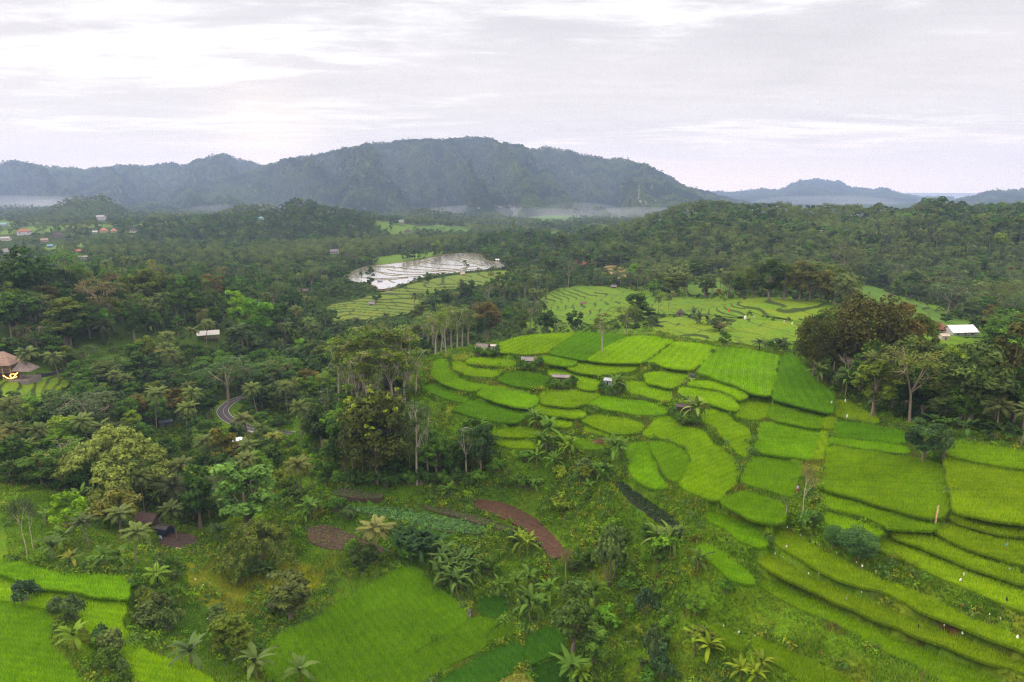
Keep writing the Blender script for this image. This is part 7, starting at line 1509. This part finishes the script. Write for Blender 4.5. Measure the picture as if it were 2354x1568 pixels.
p = g1(2147, 1214); o = thing('leaning_post', 'tan split bamboo post leaning beside the brown bank path', 'post', p, R(30)); MB().rod((0, 0, -.3), (.9, .3, 3.6), .16, 7, .10).build('stem', mat('tan_bamboo', (.42,.27,.16)), o); MB().rod((.35, .12, 1.5), (.8, .1, 2.6), .08, 5, .03).build('split_end', mat('tan_bamboo', (.42,.27,.16)), o)
p = g1(1078, 1418); o = thing('field_shrine', 'small grey stone field shrine at the end of the furrow in the dip paddy', 'shrine', p); MB().box(-.28, .28, -.28, .28, -.3, .5).build('base', M_STONE, o); MB().box(-.18, .18, -.18, .18, .5, 1.2).build('column', M_STONE, o); MB().add([(-.32,-.32,1.2),(.32,-.32,1.2),(.32,.32,1.2),(-.32,.32,1.2),(0,0,1.75)], [(0,1,4),(1,2,4),(2,3,4),(3,0,4),(3,2,1,0)]).build('cap', mat('dark_cap', (.09,.085,.08)), o)
def rock(U, V, s, lab):
    g = np.random.default_rng(int(U)); n, k = 9, 6; v = []
    for j in range(k + 1):
        t_ = math.pi * j / k
        for i in range(n): a = 2 * math.pi * i / n; q = s * g.uniform(.7, 1.15); v.append((math.sin(t_) * math.cos(a) * q, math.sin(t_) * math.sin(a) * q * .7, math.cos(t_) * q * .8))
    i = np.arange(n); F = np.concatenate([np.stack([j * n + i, (j + 1) * n + i, (j + 1) * n + (i + 1) % n, j * n + (i + 1) % n], 1) for j in range(k)]); tag(link('rock', mesh_np('rock', np.array(v), F, [mat('pale_rock', (.50,.46,.44), .9, .3)]), None, g1(U, V) + np.array([0, 0, s * .3])), lab, 'rock')
rock(464, 1348, .45, 'pale rock on the edge of the olive weed terrace'); rock(483, 1425, .55, 'pale rock in the weeds below the olive terrace'); rock(449, 1333, .3, 'small pale rock on the terrace step')
p = g1(1388, 1016); g = np.random.default_rng(8); x, y = g.normal(0, 1.1, 500), g.normal(0, .7, 500); V_, F_ = blades(x, y, np.full(500, p[2] - .1) + np.maximum(0, .55 - .3 * np.hypot(x, y)), np.full(500, .45), np.full(500, .09), np.full(500, .7), g, 3); V_[:, 0] += p[0]; V_[:, 1] += p[1]
tag(link('straw_pile', mesh_np('straw_pile', V_, F_, [mat('brown_straw', (.20,.11,.06))])), 'brown straw pile on the terrace edge above the cliff', 'straw')
# a farmer standing in the rice beside the leafless tree
def person(loc, rz, label):
    V_ = {'pel': ((0,0,.86),.145), 'waist': ((0,.01,1.02),.135), 'chest': ((0,.03,1.24),.155), 'neckb': ((0,.04,1.40),.075), 'head0': ((0,.06,1.49),.075), 'head1': ((0,.075,1.58),.095), 'head2': ((0,.06,1.66),.080)}
    E = [('pel','waist'),('waist','chest'),('chest','neckb'),('neckb','head0'),('head0','head1'),('head1','head2')]
    for s_, n in ((-1,'l'),(1,'r')):
        V_.update({f'hip{n}': ((s_*.10,0,.80),.095), f'kn{n}': ((s_*.11,.04,.46),.062), f'an{n}': ((s_*.11,0,.10),.042), f'to{n}': ((s_*.12,.15,.04),.035), f'sh{n}': ((s_*.19,.03,1.35),.065), f'el{n}': ((s_*.26,.06,1.08),.045), f'wr{n}': ((s_*.22,.24,.92),.033), f'ha{n}': ((s_*.20,.31,.89),.034)})
        E += [('pel',f'hip{n}'),(f'hip{n}',f'kn{n}'),(f'kn{n}',f'an{n}'),(f'an{n}',f'to{n}'),('chest',f'sh{n}'),(f'sh{n}',f'el{n}'),(f'el{n}',f'wr{n}'),(f'wr{n}',f'ha{n}')]
        for q in range(5): nm = f'f{q}{n}'; V_[nm] = ((s_*(.20+.022*(q-2)),.385 if q else .33,.875-.01*q),.0095); E.append((f'ha{n}',nm))
    ks = list(V_); me = bpy.data.meshes.new('person'); me.from_pydata([V_[k][0] for k in ks], [(ks.index(a), ks.index(b)) for a, b in E], []); o = link('person', me, None, loc, rz); m = o.modifiers.new('skin', 'SKIN')
    for d, k in zip(me.skin_vertices[0].data if me.skin_vertices else [], ks): d.radius = (V_[k][1],) * 2
    if not me.skin_vertices:
        bpy.context.view_layer.update()
    o.modifiers.new('smooth', 'SUBSURF').levels = 1; o.modifiers['smooth'].render_levels = 2; me.materials.append(mat('skin', (.19,.10,.06))); tag(o, label, 'person')
    def tubepart(nm, rings, m_):
        v = []; n = 12
        for z, rx, ry, oy in rings: v += [(math.cos(i / n * 6.2832) * rx, math.sin(i / n * 6.2832) * ry + oy, z) for i in range(n)]
        i = np.arange(n); F = np.concatenate([np.stack([j * n + i, j * n + (i + 1) % n, (j + 1) * n + (i + 1) % n, (j + 1) * n + i], 1) for j in range(len(rings) - 1)]); link(nm, mesh_np(nm, np.array(v), F, [m_], smooth=True), o)
    tubepart('shirt', [(.88,.18,.15,.0),(1.02,.172,.15,.01),(1.24,.20,.17,.03),(1.36,.17,.12,.035),(1.42,.08,.08,.04)], mat('striped_shirt', (.30,.38,.50), .8, .6, 14)); tubepart('sarong', [(.20,.20,.18,.02),(.50,.20,.17,.02),(.80,.195,.165,.0),(.92,.175,.15,.0)], mat('red_sarong', (.20,.04,.04)))
    tubepart('hair', [(1.56,.105,.10,.05),(1.63,.105,.105,.05),(1.70,.08,.08,.05),(1.745,.02,.02,.05)], mat('black_hair', (.015,.012,.01)))
person(g1(1832, 1133), R(160), 'farmer in blue striped shirt and red sarong standing in rice beside the leafless tree')
# egret over the wooded ridge
r = ray(1886, 531); p = r / r[1] * 190; p[2] += CAMZ; b = MB(); b.add([(-.45,0,0),(-.1,-.09,.03),(.25,0,.02),(-.1,.09,.03),(-.05,0,.10),(-.05,0,-.07)], [(0,1,4),(1,2,4),(2,3,4),(3,0,4),(1,0,5),(2,1,5),(3,2,5),(0,3,5)]); o = tag(b.build('bird', mat('white_feathers', (.75,.75,.75)), None, p, R(80)), 'white egret flying in front of the wooded ridge', 'bird')
for s_ in (-1, 1): MB().add([(-.15,s_*.06,.05),(.15,s_*.06,.05),(.10,s_*.35,.16),(-.05,s_*.62,.10),(-.2,s_*.34,.14)], [(0,1,2,4),(4,2,3)]).build('wing', mat('white_feathers', (.75,.75,.75)), o)
# on the mountain: lattice mast and hamlets
def on_mount(k, U, V):
    o, X, Y, Z, T, base = MOUNTS[k]; u, v, _ = project(X, Y, Z); e = np.hypot(u - U, v - V) + np.where(T > .95, 1e4, 0); i = np.unravel_index(e.argmin(), e.shape); return np.array([X[i], Y[i], Z[i]])
p = on_mount(0, 1467, 458); h = top_h(p, 425); o = thing('lattice_mast', 'white lattice radio mast on the right flank of the mountain', 'mast', p); w0 = h * .05; mm = mat('mast_steel', (.30,.30,.31)); lg = MB()
for x in (-1, 1):
    for y in (-1, 1): MB().rod((x * w0, y * w0, -8), (x * w0 * .2, y * w0 * .2, h), .34, 5).build('leg', mm, o)
b = MB()
for j in range(9):
    z0, z1 = h * j / 9, h * (j + 1) / 9; a = w0 * (1 - .8 * j / 9); c = w0 * (1 - .8 * (j + 1) / 9)
    for s_ in (-1, 1): b.rod((-a, s_ * a, z0), (c, s_ * c, z1), .2, 4).rod((a, s_ * a, z0), (-c, s_ * c, z1), .2, 4).rod((s_ * a, -a, z0), (s_ * c, c, z1), .2, 4)
b.build('bracing', mm, o); MB().rod((0, 0, h), (0, 0, h * 1.12), .35, 5).build('antenna', mm, o)
g = np.random.default_rng(21); proto = None
for i in range(22):
    U, V = (g.uniform(1080, 1205), g.uniform(476, 486)) if i < 15 else (g.uniform(1470, 1515), g.uniform(466, 474)); p = on_mount(0, U, V); p[2] += 3; lab = 'tiny pale house in the misty hamlet at the foot of the mountain' if i < 15 else 'tiny pale house in the hamlet under the lattice mast'; gr = 'hamlet at the mountain foot' if i < 15 else 'hamlet under the mast'
    if proto is None: proto = house('house', lab, p, 9, 7, 4.5, 2.4, 20, (.40,.38,.36), (.24,.20,.19), 'gable'); proto['group'] = gr
    else: copy_tree(proto, p, g.uniform(0, 3), g.uniform(.7, 1.2), lab, gr)
# ------------------------------------------------------------------ haze
def build_haze():
    x0, x1, y0, y1, z0, z1 = -9000, 9000, -300, 8700, -66, 480
    v = np.array([(x, y, z) for z in (z0, z1) for y in (y0, y1) for x in (x0, x1)], float)
    F = np.array([(0, 2, 3, 1), (4, 5, 7, 6), (0, 1, 5, 4), (2, 6, 7, 3), (0, 4, 6, 2), (1, 3, 7, 5)])
    m = bpy.data.materials.new('haze'); m.use_nodes = True; N = m.node_tree.nodes; N.clear()
    o = N.new('ShaderNodeOutputMaterial'); p = N.new('ShaderNodeVolumePrincipled')
    p.inputs['Color'].default_value = (.42, .58, .98, 1); p.inputs['Density'].default_value = HAZE; p.inputs['Anisotropy'].default_value = .1
    m.node_tree.links.new(p.outputs[0], o.inputs['Volume'])
    h = tag(link('haze', mesh_np('haze', v, F, [m])), kind='stuff')
def mist(U, V, d, rx, ry, rz, dens, label):
    r = ray(U, V); p = r / r[1] * d; z = float(smooth_h(np.array([p[0]]), np.array([p[1]]))[0]); n, k = 20, 10; v = []
    for j in range(k + 1):
        t_ = math.pi * j / k
        for i in range(n): a = 2 * math.pi * i / n; v.append((math.sin(t_) * math.cos(a) * rx, math.sin(t_) * math.sin(a) * ry, math.cos(t_) * rz))
    i = np.arange(n); F = np.concatenate([np.stack([j * n + i, (j + 1) * n + i, (j + 1) * n + (i + 1) % n, j * n + (i + 1) % n], 1) for j in range(k)])
    m = bpy.data.materials.new('mist'); m.use_nodes = True; N = m.node_tree.nodes; N.clear(); o = N.new('ShaderNodeOutputMaterial'); q = N.new('ShaderNodeVolumePrincipled')
    q.inputs['Color'].default_value = (.80, .86, .97, 1); q.inputs['Density'].default_value = dens; m.node_tree.links.new(q.outputs[0], o.inputs['Volume'])
    tag(link('mist', mesh_np('mist', np.array(v), F, [m]), None, (p[0], p[1], z + rz * .25)), label, 'mist', None, 'stuff')
for U, V, d, rx, ry, rz, de in ((1120, 488, 2500, 230, 260, 30, .0006), (1230, 492, 2250, 190, 240, 24, .0006), (1330, 486, 2600, 170, 220, 36, .0005), (1480, 494, 2100, 200, 260, 30, .0006), (40, 462, 2900, 330, 300, 42, .0006), (150, 456, 3200, 260, 240, 30, .0005), (560, 478, 2500, 230, 220, 26, .0005), (760, 482, 2400, 190, 200, 22, .0004), (1900, 474, 5000, 500, 500, 50, .0003), (1640, 478, 2700, 260, 240, 30, .0004)):
    mist(U, V, d, rx, ry, rz, de, 'patch of pale mist lying in the valley below the mountains')
HAZE = .000112
build_haze()
